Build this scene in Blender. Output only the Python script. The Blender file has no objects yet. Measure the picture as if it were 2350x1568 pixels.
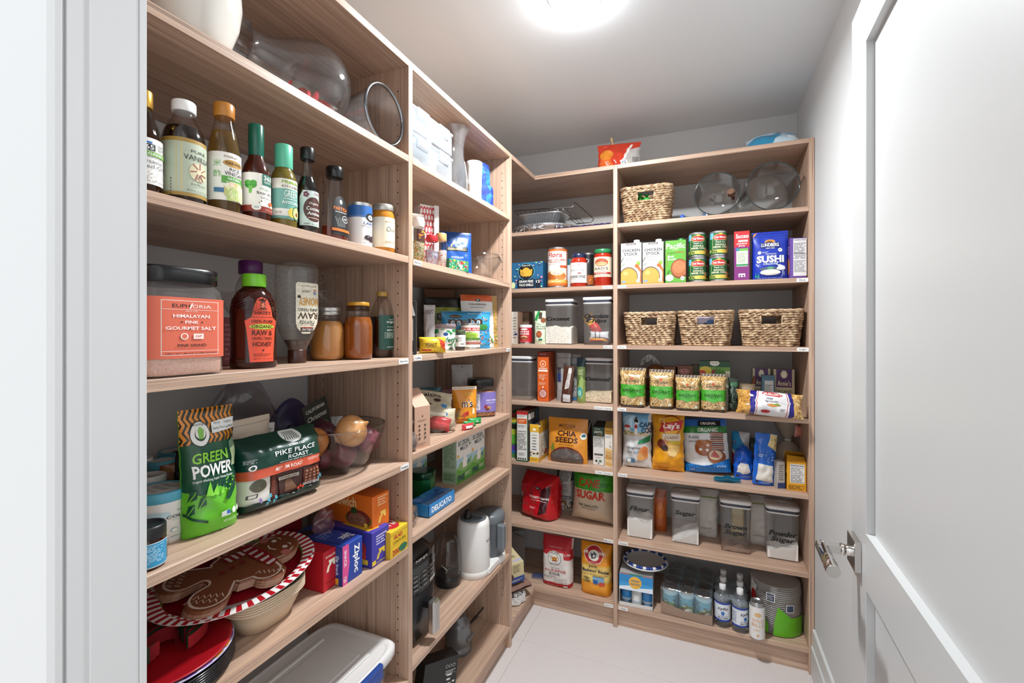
import bpy, math, random
from math import sin, cos, pi, sqrt, atan2, radians as rad
from mathutils import Vector, Matrix, noise
# ---------------------------------------------------------------- camera, world, lights, exposure
SC = bpy.context.scene
COL = SC.collection
F, HZ, H = 1056.0, 762.0, 1.359          # focal length and horizon in pixels of the 2350x1568 frame, eye height
YAW = math.atan(441.0 / F)
cam = bpy.data.objects.new('camera', bpy.data.cameras.new('camera'))
COL.objects.link(cam)
cam.location = (0, 0, H)
cam.rotation_euler = (pi / 2, 0, YAW)
cam.data.sensor_width = 36.0
cam.data.lens = F / 2350 * 36
cam.data.shift_y = -22 / 2350
cam.data.clip_start = 0.02
SC.camera = cam
wd = bpy.data.worlds.new('world')
SC.world = wd
wd.use_nodes = True
wd.node_tree.nodes['Background'].inputs[0].default_value = (0.96, 0.98, 1.0, 1)
wd.node_tree.nodes['Background'].inputs[1].default_value = 0.82


def area(name, loc, rot, sx, sy, power, color=(1, 1, 1), shape='RECTANGLE', spread=pi):
    l = bpy.data.lights.new(name, 'AREA')
    l.shape = shape
    l.size = sx
    if shape in ('RECTANGLE', 'ELLIPSE'):
        l.size_y = sy
    l.energy = power
    l.color = color
    l.spread = spread
    o = bpy.data.objects.new(name, l)
    o.location = loc
    o.rotation_euler = rot
    COL.objects.link(o)
    return o


# recessed ceiling lamp of the pantry, and an unseen fill light added behind the camera
area('ceiling_lamp_light', (-0.365, 1.376, 2.352), (0, 0, 0), 0.13, 0.13, 17, (0.94, 0.98, 1.0), 'DISK', rad(172))
area('added_fill_light', (0.1, -1.3, 2.35), (rad(38), 0, 0), 2.2, 1.2, 3.5, (0.98, 0.99, 1.0))
SC.view_settings.view_transform = 'Standard'
SC.view_settings.look = 'None'
SC.view_settings.exposure = 0.78
SC.view_settings.gamma = 1.0
SC.cycles.max_bounces = 10
SC.cycles.diffuse_bounces = 6
SC.cycles.glossy_bounces = 3
SC.cycles.transmission_bounces = 4
SC.cycles.transparent_max_bounces = 14
SC.cycles.caustics_reflective = False
SC.cycles.caustics_refractive = False
# ---------------------------------------------------------------- materials


def lin(c):
    if isinstance(c, (tuple, list)):
        return tuple(c[:3])
    c = c.lstrip('#')
    if len(c) == 3:
        c = ''.join(x * 2 for x in c)
    v = [int(c[i:i + 2], 16) / 255 for i in (0, 2, 4)]
    return tuple(x / 12.92 if x <= 0.04045 else ((x + 0.055) / 1.055) ** 2.4 for x in v)


_mats = {}


def newmat(name):
    m = bpy.data.materials.new(name)
    m.use_nodes = True
    nt = m.node_tree
    b = nt.nodes['Principled BSDF']
    return m, nt, b


def M(c, rough=0.5, metal=0.0, bump=0.0, scale=200.0, var=0.0):
    """Plain coloured surface; bump and var add fine procedural grain and colour variation."""
    k = ('M', c, rough, metal, bump, scale, var)
    if k not in _mats:
        m, nt, b = newmat('surface')
        L = nt.links
        b.inputs['Base Color'].default_value = (*lin(c), 1)
        b.inputs['Roughness'].default_value = rough
        b.inputs['Metallic'].default_value = metal
        if bump or var:
            tc = nt.nodes.new('ShaderNodeTexCoord')
            n = nt.nodes.new('ShaderNodeTexNoise')
            n.inputs['Scale'].default_value = scale
            n.inputs['Detail'].default_value = 3
            L.new(tc.outputs['Object'], n.inputs['Vector'])
            if var:
                hs = nt.nodes.new('ShaderNodeMapRange')
                hs.inputs[1].default_value, hs.inputs[2].default_value = 0.3, 0.7
                hs.inputs[3].default_value, hs.inputs[4].default_value = 1 - var, 1 + var
                mx = nt.nodes.new('ShaderNodeVectorMath')
                mx.operation = 'SCALE'
                mx.inputs[0].default_value = lin(c)
                L.new(n.outputs[0], hs.inputs[0])
                L.new(hs.outputs[0], mx.inputs['Scale'])
                L.new(mx.outputs[0], b.inputs['Base Color'])
            if bump:
                bp = nt.nodes.new('ShaderNodeBump')
                bp.inputs['Strength'].default_value = bump
                bp.inputs['Distance'].default_value = 0.002
                L.new(n.outputs[0], bp.inputs['Height'])
                L.new(bp.outputs[0], b.inputs['Normal'])
        _mats[k] = m
    return _mats[k]


def PR(rough=0.45):
    """Printed card, paper or film: colours come from the print stored per face."""
    k = ('PR', rough)
    if k not in _mats:
        m, nt, b = newmat('print')
        a = nt.nodes.new('ShaderNodeAttribute')
        a.attribute_name = 'Col'
        nt.links.new(a.outputs['Color'], b.inputs['Base Color'])
        b.inputs['Roughness'].default_value = rough
        _mats[k] = m
    return _mats[k]


def G(tint='#f4f6f6', rough=0.02, cloud=0.0, cloudcol='#ffffff', refl=1.0, edge=0.0):
    """Thin clear glass or plastic: tinted see-through with Fresnel reflection; cloud adds milky scatter, edge darkens at grazing view."""
    k = ('G', tint, rough, cloud, cloudcol, refl, edge)
    if k not in _mats:
        m, nt, b = newmat('clear')
        N, L = nt.nodes, nt.links
        N.remove(b)
        out = N['Material Output']
        tr = N.new('ShaderNodeBsdfTransparent')
        tr.inputs[0].default_value = (*lin(tint), 1)
        lw = N.new('ShaderNodeLayerWeight')
        lw.inputs[0].default_value = 0.5

        def power(src, p, mul, add):
            q = N.new('ShaderNodeMath'); q.operation = 'POWER'; q.inputs[1].default_value = p
            L.new(src, q.inputs[0])
            r_ = N.new('ShaderNodeMath'); r_.operation = 'MULTIPLY_ADD'
            r_.inputs[1].default_value, r_.inputs[2].default_value = mul, add
            L.new(q.outputs[0], r_.inputs[0])
            return r_.outputs[0]
        tt = tuple(x ** 0.25 for x in lin(tint)) if min(lin(tint)) > .4 else lin(tint)
        tr.inputs[0].default_value = (*tt, 1)
        if edge:
            rp = N.new('ShaderNodeMix')
            rp.data_type = 'RGBA'
            rp.inputs[6].default_value = (*tt, 1)
            rp.inputs[7].default_value = tuple(x * (1 - edge) for x in tt) + (1,)
            L.new(power(lw.outputs['Facing'], 3.5, 1, 0), rp.inputs[0])
            L.new(rp.outputs[2], tr.inputs[0])
        gl = N.new('ShaderNodeBsdfGlossy')
        gl.inputs['Roughness'].default_value = rough
        frf = power(lw.outputs['Facing'], 4.0, .75 * refl, .035 * refl)
        src = tr
        if cloud:
            df = N.new('ShaderNodeBsdfTranslucent')
            d2 = N.new('ShaderNodeBsdfDiffuse')
            for d in (df, d2):
                d.inputs[0].default_value = (*lin(cloudcol), 1)
            ad = N.new('ShaderNodeMixShader')
            L.new(df.outputs[0], ad.inputs[1])
            L.new(d2.outputs[0], ad.inputs[2])
            mc = N.new('ShaderNodeMixShader')
            mc.inputs[0].default_value = cloud
            L.new(tr.outputs[0], mc.inputs[1])
            L.new(ad.outputs[0], mc.inputs[2])
            src = mc
        mx = N.new('ShaderNodeMixShader')
        L.new(frf, mx.inputs[0])
        L.new(src.outputs[0], mx.inputs[1])
        L.new(gl.outputs[0], mx.inputs[2])
        L.new(mx.outputs[0], out.inputs[0])
        _mats[k] = m
    return _mats[k]


def WOOD(axis):
    """Light textured-oak laminate with grain running along the object's own x or z axis."""
    k = ('W', axis)
    if k not in _mats:
        m, nt, b = newmat('oak_laminate')
        N, L = nt.nodes, nt.links
        tc = N.new('ShaderNodeTexCoord')
        inf = N.new('ShaderNodeObjectInfo')
        off = N.new('ShaderNodeVectorMath')
        off.operation = 'SCALE'
        off.inputs[0].default_value = (7.3, 3.1, 5.7)
        L.new(inf.outputs['Random'], off.inputs['Scale'])
        add = N.new('ShaderNodeVectorMath')
        L.new(tc.outputs['Object'], add.inputs[0])
        L.new(off.outputs[0], add.inputs[1])

        def nz(scale, det, dist, lo, hi, stretch):
            mp = N.new('ShaderNodeMapping')
            mp.inputs['Scale'].default_value = {'x': (1, stretch, stretch), 'z': (stretch, stretch, 1), 'y': (stretch, 1, stretch)}[axis]
            t = N.new('ShaderNodeTexNoise')
            t.inputs['Scale'].default_value = scale
            t.inputs['Detail'].default_value = det
            t.inputs['Distortion'].default_value = dist
            L.new(add.outputs[0], mp.inputs[0])
            L.new(mp.outputs[0], t.inputs['Vector'])
            r = N.new('ShaderNodeMapRange')
            r.inputs[1].default_value, r.inputs[2].default_value = lo, hi
            L.new(t.outputs[0], r.inputs[0])
            return r.outputs[0]
        fine = nz(2.2, 5, 0.25, 0.34, 0.66, 75)
        band = nz(1.1, 3, 0.9, 0.35, 0.68, 13)
        pore = nz(3.5, 2, 0.1, 0.56, 0.70, 160)
        c1 = N.new('ShaderNodeMix'); c1.data_type = 'RGBA'
        c1.inputs[6].default_value = (*lin('#d1b49d'), 1)
        c1.inputs[7].default_value = (*lin('#ba9981'), 1)
        L.new(band, c1.inputs[0])
        c2 = N.new('ShaderNodeMix'); c2.data_type = 'RGBA'
        c2.inputs[7].default_value = (*lin('#9a7c6b'), 1)
        mf = N.new('ShaderNodeMath'); mf.operation = 'MULTIPLY'; mf.inputs[1].default_value = 0.7
        L.new(fine, mf.inputs[0]); L.new(mf.outputs[0], c2.inputs[0]); L.new(c1.outputs[2], c2.inputs[6])
        c3 = N.new('ShaderNodeMix'); c3.data_type = 'RGBA'
        c3.inputs[7].default_value = (*lin('#684f43'), 1)
        mp2 = N.new('ShaderNodeMath'); mp2.operation = 'MULTIPLY'; mp2.inputs[1].default_value = 0.75
        L.new(pore, mp2.inputs[0]); L.new(mp2.outputs[0], c3.inputs[0]); L.new(c2.outputs[2], c3.inputs[6])
        L.new(c3.outputs[2], b.inputs['Base Color'])
        b.inputs['Roughness'].default_value = 0.42
        bp = N.new('ShaderNodeBump'); bp.inputs['Strength'].default_value = 0.12; bp.inputs['Distance'].default_value = 0.001
        L.new(fine, bp.inputs['Height']); L.new(bp.outputs[0], b.inputs['Normal'])
        _mats[k] = m
    return _mats[k]


def GRAIN(c1, c2, scale=300, rough=0.7, c3=None, bump=0.4):
    """Speckled granular stuff: rice, salt, sugar, crumbs."""
    k = ('GR', c1, c2, scale, rough, c3, bump)
    if k not in _mats:
        m, nt, b = newmat('grains')
        N, L = nt.nodes, nt.links
        tc = N.new('ShaderNodeTexCoord')
        v = N.new('ShaderNodeTexVoronoi'); v.inputs['Scale'].default_value = scale
        L.new(tc.outputs['Object'], v.inputs['Vector'])
        sp = N.new('ShaderNodeSeparateColor'); L.new(v.outputs['Color'], sp.inputs[0])
        rp = N.new('ShaderNodeValToRGB')
        rp.color_ramp.elements[0].color = (*lin(c1), 1)
        rp.color_ramp.elements[1].color = (*lin(c2), 1)
        if c3:
            e = rp.color_ramp.elements.new(0.5); e.color = (*lin(c3), 1)
        L.new(sp.outputs[0], rp.inputs[0]); L.new(rp.outputs[0], b.inputs['Base Color'])
        b.inputs['Roughness'].default_value = rough
        bp = N.new('ShaderNodeBump'); bp.inputs['Strength'].default_value = bump; bp.inputs['Distance'].default_value = 0.003
        L.new(v.outputs['Distance'], bp.inputs['Height']); L.new(bp.outputs[0], b.inputs['Normal'])
        _mats[k] = m
    return _mats[k]


# ---------------------------------------------------------------- mesh building


class MB:
    def __init__(s):
        s.v, s.f, s.c, s.s, s.mi = [], [], [], [], []

    def add(s, vs, fs, col='#ffffff', smooth=False, mi=0):
        b = len(s.v)
        s.v += [tuple(v) for v in vs]
        c = col if isinstance(col, list) else None
        cc = None if c else (*lin(col), 1)
        for i, f in enumerate(fs):
            s.f.append(tuple(b + k for k in f))
            s.c.append((*lin(c[i]), 1) if c else cc)
            s.s.append(smooth)
            s.mi.append(mi)
        return s

    def xf(s, mat, start=0):
        for i in range(start, len(s.v)):
            s.v[i] = tuple(mat @ Vector(s.v[i]))
        return s

    def box(s, x0, x1, y0, y1, z0, z1, col='#ffffff', bev=0.0, mi=0):
        if bev <= 0:
            vs = [(x, y, z) for z in (z0, z1) for x, y in ((x0, y0), (x1, y0), (x1, y1), (x0, y1))]
            return s.add(vs, [(3, 2, 1, 0), (4, 5, 6, 7), (0, 1, 5, 4), (1, 2, 6, 5), (2, 3, 7, 6), (3, 0, 4, 7)], col, mi=mi)
        b = min(bev, (x1 - x0) / 2.01, (y1 - y0) / 2.01, (z1 - z0) / 2.01)
        vs, ix = [], {}
        for sx in (0, 1):
            for sy in (0, 1):
                for sz in (0, 1):
                    X, Y, Z = (x0, x1)[sx], (y0, y1)[sy], (z0, z1)[sz]
                    gx, gy, gz = (b, -b)[sx], (b, -b)[sy], (b, -b)[sz]
                    for a, p in (('x', (X, Y + gy, Z + gz)), ('y', (X + gx, Y, Z + gz)), ('z', (X + gx, Y + gy, Z))):
                        ix[(sx, sy, sz, a)] = len(vs)
                        vs.append(p)
        fs = []
        R4 = ((0, 0), (1, 0), (1, 1), (0, 1))
        for k in (0, 1):
            fx = [ix[(k, a, c, 'x')] for a, c in R4]
            fy = [ix[(a, k, c, 'y')] for a, c in R4]
            fz = [ix[(a, c, k, 'z')] for a, c in R4]
            fs += [fx if k else fx[::-1], fy[::-1] if k else fy, fz if k else fz[::-1]]
        for p in (0, 1):
            for q in (0, 1):
                fs.append([ix[(0, p, q, 'y')], ix[(1, p, q, 'y')], ix[(1, p, q, 'z')], ix[(0, p, q, 'z')]])
                fs.append([ix[(p, 0, q, 'x')], ix[(p, 1, q, 'x')], ix[(p, 1, q, 'z')], ix[(p, 0, q, 'z')]])
                fs.append([ix[(p, q, 0, 'x')], ix[(p, q, 1, 'x')], ix[(p, q, 1, 'y')], ix[(p, q, 0, 'y')]])
                for r in (0, 1):
                    fs.append([ix[(p, q, r, a)] for a in 'xyz'])
        c = Vector(((x0 + x1) / 2, (y0 + y1) / 2, (z0 + z1) / 2))
        V = [Vector(v) for v in vs]
        fs = [f if (V[f[1]] - V[f[0]]).cross(V[f[2]] - V[f[1]]).dot(sum((V[i] for i in f), Vector()) / len(f) - c) > 0 else f[::-1] for f in fs]
        return s.add(vs, fs, col, mi=mi)

    def lathe(s, prof, n=32, col='#ffffff', sq=2.0, sy=1.0, cx=0, cy=0, cap0=True, cap1=True, mi=0, axis='z', rib=0.0, nrib=0):
        vs, fs = [], []
        for r, z in prof:
            for i in range(n):
                t = 2 * pi * i / n
                k = 1.0 if sq == 2 else 1 / (abs(cos(t)) ** sq + abs(sin(t)) ** sq) ** (1 / sq)
                if rib:
                    k *= 1 + rib * (1 if i % 2 else -1)
                vs.append((cx + r * k * cos(t), cy + r * k * sin(t) * sy, z))
        for j in range(len(prof) - 1):
            for i in range(n):
                a, b = j * n + i, j * n + (i + 1) % n
                fs.append((a, b, b + n, a + n))
        s.add(vs, fs, col, True, mi)
        b = len(s.v) - len(vs)
        for on, j, rev in ((cap0, 0, True), (cap1, len(prof) - 1, False)):
            if on and prof[j][0] > 1e-6:
                ring = [b + j * n + i for i in range(n)]
                bb = len(s.v)
                s.v += [s.v[q] for q in ring]
                f = list(range(bb, bb + n))
                s.f.append(tuple(f[::-1] if rev else f))
                s.c.append((*lin(col if not isinstance(col, list) else col[0]), 1)); s.s.append(False); s.mi.append(mi)
        return s

    def tube(s, pts, r, n=6, col='#ffffff', closed=False, mi=0):
        pts = [Vector(p) for p in pts]
        m = len(pts)
        vs, fs = [], []
        up = None
        for i, p in enumerate(pts):
            a = pts[(i - 1) % m] if closed or i else p
            b = pts[(i + 1) % m] if closed or i < m - 1 else p
            d = (b - a).normalized()
            if up is None:
                up = Vector((0, 0, 1)) if abs(d.z) < 0.9 else Vector((1, 0, 0))
            x = d.cross(up)
            if x.length < 1e-5:
                x = d.orthogonal()
            x.normalize()
            up = x.cross(d).normalized()
            rr = r[i] if isinstance(r, (list, tuple)) else r
            for k in range(n):
                t = 2 * pi * k / n
                vs.append(p + x * (rr * cos(t)) + up * (rr * sin(t)))
        for i in range(m if closed else m - 1):
            for k in range(n):
                a, b = i * n + k, i * n + (k + 1) % n
                c, d = ((i + 1) % m) * n + (k + 1) % n, ((i + 1) % m) * n + k
                fs.append((a, b, c, d))
        if not closed:
            fs += [tuple(range(n))[::-1], tuple((m - 1) * n + k for k in range(n))]
        return s.add(vs, fs, col, True, mi)

    def grid(s, fn, nu, nv, col='#ffffff', smooth=True, mi=0, wrap=False):
        vs = [fn(i / nu, j / nv) for j in range(nv + 1) for i in range(nu + (0 if wrap else 1))]
        w = nu if wrap else nu + 1
        fs, cs = [], []
        for j in range(nv):
            for i in range(nu):
                a, b = j * w + i, j * w + (i + 1) % w
                fs.append((a, b, b + w, a + w))
                if callable(col):
                    cs.append(col((i + .5) / nu, (j + .5) / nv))
        return s.add(vs, fs, cs if callable(col) else col, smooth, mi)

    def poly(s, pts, y0, y1, col='#ffffff', mi=0):
        """Outline in x,z given thickness from y0 to y1."""
        n = len(pts)
        vs = [(x, y, z) for y in (y0, y1) for x, z in pts]
        fs = [tuple(range(n)), tuple(range(2 * n - 1, n - 1, -1))] + [(i + n, (i + 1) % n + n, (i + 1) % n, i) for i in range(n)]
        return s.add(vs, fs, col, mi=mi)

    def build(s, name, mat, parent=None, loc=None, rot=None):
        me = bpy.data.meshes.new(name)
        me.from_pydata(s.v, [], s.f)
        at = me.attributes.new('Col', 'FLOAT_COLOR', 'FACE')
        at.data.foreach_set('color', [x for c in s.c for x in c])
        me.polygons.foreach_set('use_smooth', s.s)
        for m in (mat if isinstance(mat, (list, tuple)) else [mat]):
            me.materials.append(m)
        if any(s.mi):
            me.polygons.foreach_set('material_index', s.mi)
        me.update()
        o = bpy.data.objects.new(name, me)
        COL.objects.link(o)
        if parent:
            o.parent = parent
        if loc:
            o.location = loc
        if rot:
            o.rotation_euler = rot
        return o


def tag(o, label, cat, group=None):
    o['label'] = label
    o['category'] = cat
    if group:
        o['group'] = group
    return o


def empty(name, label, cat, at, group=None, tilt=(0, 0), dz=0.0, turn=0.0):
    """Root at the base of a thing. at = (x, y, z, heading); tilt leans it about its own x and y axes."""
    o = bpy.data.objects.new(name, None)
    o.empty_display_size = 0.02
    COL.objects.link(o)
    o.location = (at[0], at[1], at[2] + dz + .0006)
    o.rotation_euler = (tilt[0], tilt[1], at[3] + turn)
    return tag(o, label, cat, group)


def seat(o, at, tilt=(0, 0), dz=0.0, turn=0.0):
    o.location = (at[0], at[1], at[2] + dz + .0006)
    o.rotation_euler = (tilt[0], tilt[1], at[3] + turn)
    return o


def copy_tree(o, at, label, tilt=(0, 0), parent=None, turn=0.0):
    c = o.copy()
    COL.objects.link(c)
    for ch in list(o.children):
        d = ch.copy(); COL.objects.link(d); d.parent = c
        for g in list(ch.children):
            e = g.copy(); COL.objects.link(e); e.parent = d
    if parent:
        c.parent = parent
    seat(c, at, tilt, 0, turn)
    c['label'] = label
    return c


# ---------------------------------------------------------------- printed artwork: flat shapes and lettering in label space (0..1, 0..1)
_txt = {}


def textpolys(s, bold=0.0, shear=0.0):
    k = (s, bold, shear)
    if k not in _txt:
        cu = bpy.data.curves.new('lettering', 'FONT')
        cu.body = s
        cu.resolution_u = 2
        cu.offset = bold
        cu.shear = shear
        cu.align_x = 'CENTER'
        cu.space_line = 0.82
        ob = bpy.data.objects.new('lettering', cu)
        me = ob.to_mesh()
        vs = [(v.co.x, v.co.y) for v in me.vertices]
        ps = [list(p.vertices) for p in me.polygons]
        ob.to_mesh_clear()
        bpy.data.objects.remove(ob)
        bpy.data.curves.remove(cu)
        if not vs:
            _txt[k] = []
        else:
            x0, x1 = min(v[0] for v in vs), max(v[0] for v in vs)
            y0, y1 = min(v[1] for v in vs), max(v[1] for v in vs)
            _txt[k] = [[((vs[i][0] - x0) / (x1 - x0 or 1), (vs[i][1] - y0) / (y1 - y0 or 1)) for i in p] for p in ps]
    return _txt[k]


def R(x, y, w, h, c):
    return ('R', x, y, w, h, c)


def E(x, y, rx, ry, c, n=22):
    return ('E', x, y, rx, ry, c, n)


def T(x, y, w, h, s, c, b=0.012, sh=0.0, rot=0):
    return ('T', x, y, w, h, s, c, b, sh, rot)


def P(pts, c):
    return ('P', pts, c)


def NL(x, y, w, h, c, rows=6, seed=1, fill=0.62):
    """Lines of print too small to read."""
    return ('N', x, y, w, h, c, rows, seed, fill)


def SC_(x, y, w, h, seed, cols, n=30, asp=1.0, lo=.03, hi=.09):
    """A scatter of small rounded bits (pictures of food, confetti, pattern dots)."""
    return ('S', x, y, w, h, seed, cols, n, asp, lo, hi)


def SP(pts, wd, c):
    """A painted stroke through points, of width wd."""
    return ('K', pts, wd, c)


def _ell(x, y, rx, ry, n, rot=0):
    return [(x + rx * cos(2 * pi * i / n) * cos(rot) - ry * sin(2 * pi * i / n) * sin(rot), y + rx * cos(2 * pi * i / n) * sin(rot) + ry * sin(2 * pi * i / n) * cos(rot)) for i in range(n)]


def _fan(pts):
    cx = sum(p[0] for p in pts) / len(pts)
    cy = sum(p[1] for p in pts) / len(pts)
    return [[(cx, cy), pts[i], pts[(i + 1) % len(pts)]] for i in range(len(pts))]


def op_polys(op):
    k = op[0]
    if k == 'R':
        _, x, y, w, h, c = op
        return [([(x - w / 2, y - h / 2), (x + w / 2, y - h / 2), (x + w / 2, y + h / 2), (x - w / 2, y + h / 2)], c)]
    if k == 'E':
        return [(p, op[5]) for p in _fan(_ell(*op[1:5], op[6]))]
    if k == 'P':
        return [(p, op[2]) for p in _fan(op[1])]
    if k == 'T':
        _, x, y, w, h, s, c, b, sh, rot = op
        out = []
        for p in textpolys(s, b, sh):
            if rot == 90:
                p = [(1 - q, r) for r, q in p]
            elif rot == 180:
                p = [(1 - r, 1 - q) for r, q in p]
            elif rot == 270:
                p = [(q, 1 - r) for r, q in p]
            out.append(([(x + (r - .5) * w, y + (q - .5) * h) for r, q in p], c))
        return out
    if k == 'N':
        _, x, y, w, h, c, rows, seed, fill = op
        rn = random.Random(seed)
        out = []
        for i in range(rows):
            yy = y + h / 2 - (i + .5) * h / rows
            hh = h / rows * .42
            xx = x - w / 2
            end = x + w / 2 - rn.random() * w * .25
            while xx < end:
                ww = min(rn.uniform(.05, .16) * w, end - xx)
                if rn.random() < fill + .25:
                    out.append(([(xx, yy - hh / 2), (xx + ww, yy - hh / 2), (xx + ww, yy + hh / 2), (xx, yy + hh / 2)], c))
                xx += ww + .025 * w
        return out
    if k == 'S':
        _, x, y, w, h, seed, cols, n, asp, lo, hi = op
        rn = random.Random(seed)
        out = []
        for i in range(n):
            r = rn.uniform(lo, hi)
            px, py = x + rn.uniform(-.5, .5) * w, y + rn.uniform(-.5, .5) * h
            e = _ell(px, py, r * w, r * w * asp * rn.uniform(.5, 1), 9, 0)
            out.append((e, cols[i % len(cols)]))
        return out
    if k == 'K':
        _, pts, wd, c = op
        out = []
        n = len(pts)
        nn = []
        for i in range(n):
            a, b = pts[max(0, i - 1)], pts[min(n - 1, i + 1)]
            dx, dy = b[0] - a[0], b[1] - a[1]
            L = sqrt(dx * dx + dy * dy) or 1
            nn.append((-dy / L * wd / 2, dx / L * wd / 2))
        for i in range(n - 1):
            p, q, u, v = pts[i], pts[i + 1], nn[i], nn[i + 1]
            out.append(([(p[0] - u[0], p[1] - u[1]), (q[0] - v[0], q[1] - v[1]), (q[0] + v[0], q[1] + v[1]), (p[0] + u[0], p[1] + u[1])], c))
        return out
    return []


def _cut(poly, ax, val):
    lo, hi = [], []
    n = len(poly)
    for i in range(n):
        p, q = poly[i], poly[(i + 1) % n]
        a, b = p[ax] - val, q[ax] - val
        if a <= 0:
            lo.append(p)
        if a >= 0:
            hi.append(p)
        if (a < 0 < b) or (b < 0 < a):
            t = a / (a - b)
            m = (p[0] + (q[0] - p[0]) * t, p[1] + (q[1] - p[1]) * t)
            lo.append(m)
            hi.append(m)
    return lo, hi


def _split(polys, ax, step):
    out = []
    for p, c in polys:
        a, b = min(q[ax] for q in p), max(q[ax] for q in p)
        k = math.floor(a / step) + 1
        cur = p
        while k * step < b - 1e-9 and len(cur) > 2:
            lo, cur = _cut(cur, ax, k * step)
            if len(lo) > 2:
                out.append((lo, c))
            k += 1
        if len(cur) > 2:
            out.append((cur, c))
    return out


def art(mb, ops, fn, nu=1, nv=1, e0=0.0003, de=0.00012, smooth=True, mi=0, clip=True):
    """Lay artwork over a surface: fn(x, y, lift) gives the point in space."""
    for li, op in enumerate(ops):
        polys = op_polys(op)
        if clip:
            q = []
            for p, c in polys:
                for ax, val, keep in ((0, 0., 1), (0, 1., 0), (1, 0., 1), (1, 1., 0)):
                    if len(p) > 2 and ((keep and min(z[ax] for z in p) < val) or (not keep and max(z[ax] for z in p) > val)):
                        p = _cut(p, ax, val)[keep]
                if len(p) > 2:
                    q.append((p, c))
            polys = q
        if nu > 1:
            polys = _split(polys, 0, 1.0 / nu)
        if nv > 1:
            polys = _split(polys, 1, 1.0 / nv)
        e = e0 + de * li
        vs, fs, cs, ix = [], [], [], {}
        for p, c in polys:
            f = []
            for x, y in p:
                kk = (round(x, 5), round(y, 5))
                if kk not in ix:
                    ix[kk] = len(vs)
                    vs.append(fn(x, y, e))
                if not f or (f[-1] != ix[kk] and f[0] != ix[kk]):
                    f.append(ix[kk])
            if len(f) > 2:
                fs.append(f)
                cs.append(c)
        if fs:
            mb.add(vs, fs, cs, smooth, mi)
    return mb


def on_rect(o, ux, uy, w, h):
    """Flat mapping: origin o (lower corner), unit vectors ux, uy."""
    o, ux, uy = Vector(o), Vector(ux), Vector(uy)
    n = ux.cross(uy)
    return lambda x, y, e: o + ux * (x * w) + uy * (y * h) + n * e


# ---------------------------------------------------------------- where things stand
A, BP, DEP, TH = 0.769, 2.137, 0.375, 0.019
S_, C_ = sin(YAW), cos(YAW)
# shelf-board top heights
ZB = dict(t=2.109, s1=1.857, s2=1.5746, s3=1.2975, s4=1.0124, s5=0.7115, s6=0.3993, s7=0.1017)
ZL = dict(A=1.857, B=1.5716, C=1.286, D=0.992, E=0.751, G=0.375)
ZM = dict(a=1.857, b=1.568, c=1.2917, d=1.0087, e=0.771, f=0.405, g=0.0917)


def ray(px):
    u = (px - 1175) / F
    return (-S_ + u * C_, C_ + u * S_)


def onL(px, d=0.0):
    dx, dy = ray(px)
    t = (A + d) / -dx
    return -(A + d), dy * t, t


def onB(px, d=0.0):
    dx, dy = ray(px)
    t = (BP + d) / dy
    return dx * t, BP + d, t


def zat(py, t):
    return H + (HZ - py) * t / F


def depth_from(side, px, yb, z):
    """Inset of a contact point seen at pixel (px, yb) on the board at height z."""
    t = F * (H - z) / (yb - HZ)
    dx, dy = ray(px)
    return (-dx * t - A) if side == 'L' else (dy * t - BP)


def flat(side, z, x0, x1, yt, d=None, yb=None):
    """A front facing the aisle spanning pixels x0..x1, top at yt. Returns ((x,y,z,heading), width, height)."""
    xc = (x0 + x1) / 2
    if d is None:
        d = depth_from(side, xc, yb, z)
    on = onL if side == 'L' else onB
    p, q, c = on(x0, d), on(x1, d), on(xc, d)
    if side == 'L':
        return (c[0], (p[1] + q[1]) / 2, z, pi / 2), q[1] - p[1], zat(yt, c[2]) - z
    return ((p[0] + q[0]) / 2, c[1], z, 0.0), q[0] - p[0], zat(yt, c[2]) - z


def cyl(side, z, x0, x1, yt, d=None, yb=None):
    """Something round spanning pixels x0..x1. Returns (at, radius, height)."""
    xc = (x0 + x1) / 2
    if d is None:
        d = depth_from(side, xc, yb, z)
    on = onL if side == 'L' else onB
    r = 0.03
    u = (xc - 1175) / F
    for _ in range(6):
        c = on(xc, d + r)
        r = (x1 - x0) * c[2] / sqrt(1 + u * u) / (2 * F)
    return (c[0], c[1], z, pi / 2 if side == 'L' else 0.0), r, zat(yt, c[2]) - z


def face(side, z, x0, x1, yt, hd, d=None, yb=None):
    """A front turned to heading hd (degrees), its middle at inset d, spanning pixels x0..x1."""
    xc = (x0 + x1) / 2
    if d is None:
        d = depth_from(side, xc, yb, z)
    X, Y, t = (onL if side == 'L' else onB)(xc, d)
    a = rad(hd)
    ux, uy = cos(a), sin(a)
    e = []
    for px in (x0, x1):
        dx, dy = ray(px)
        e.append((dx * Y - dy * X) / (ux * dy - uy * dx))
    m = (e[0] + e[1]) / 2
    return (X + ux * m, Y + uy * m, z, a), e[1] - e[0], zat(yt, t) - z


# ---------------------------------------------------------------- kinds of things


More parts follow.
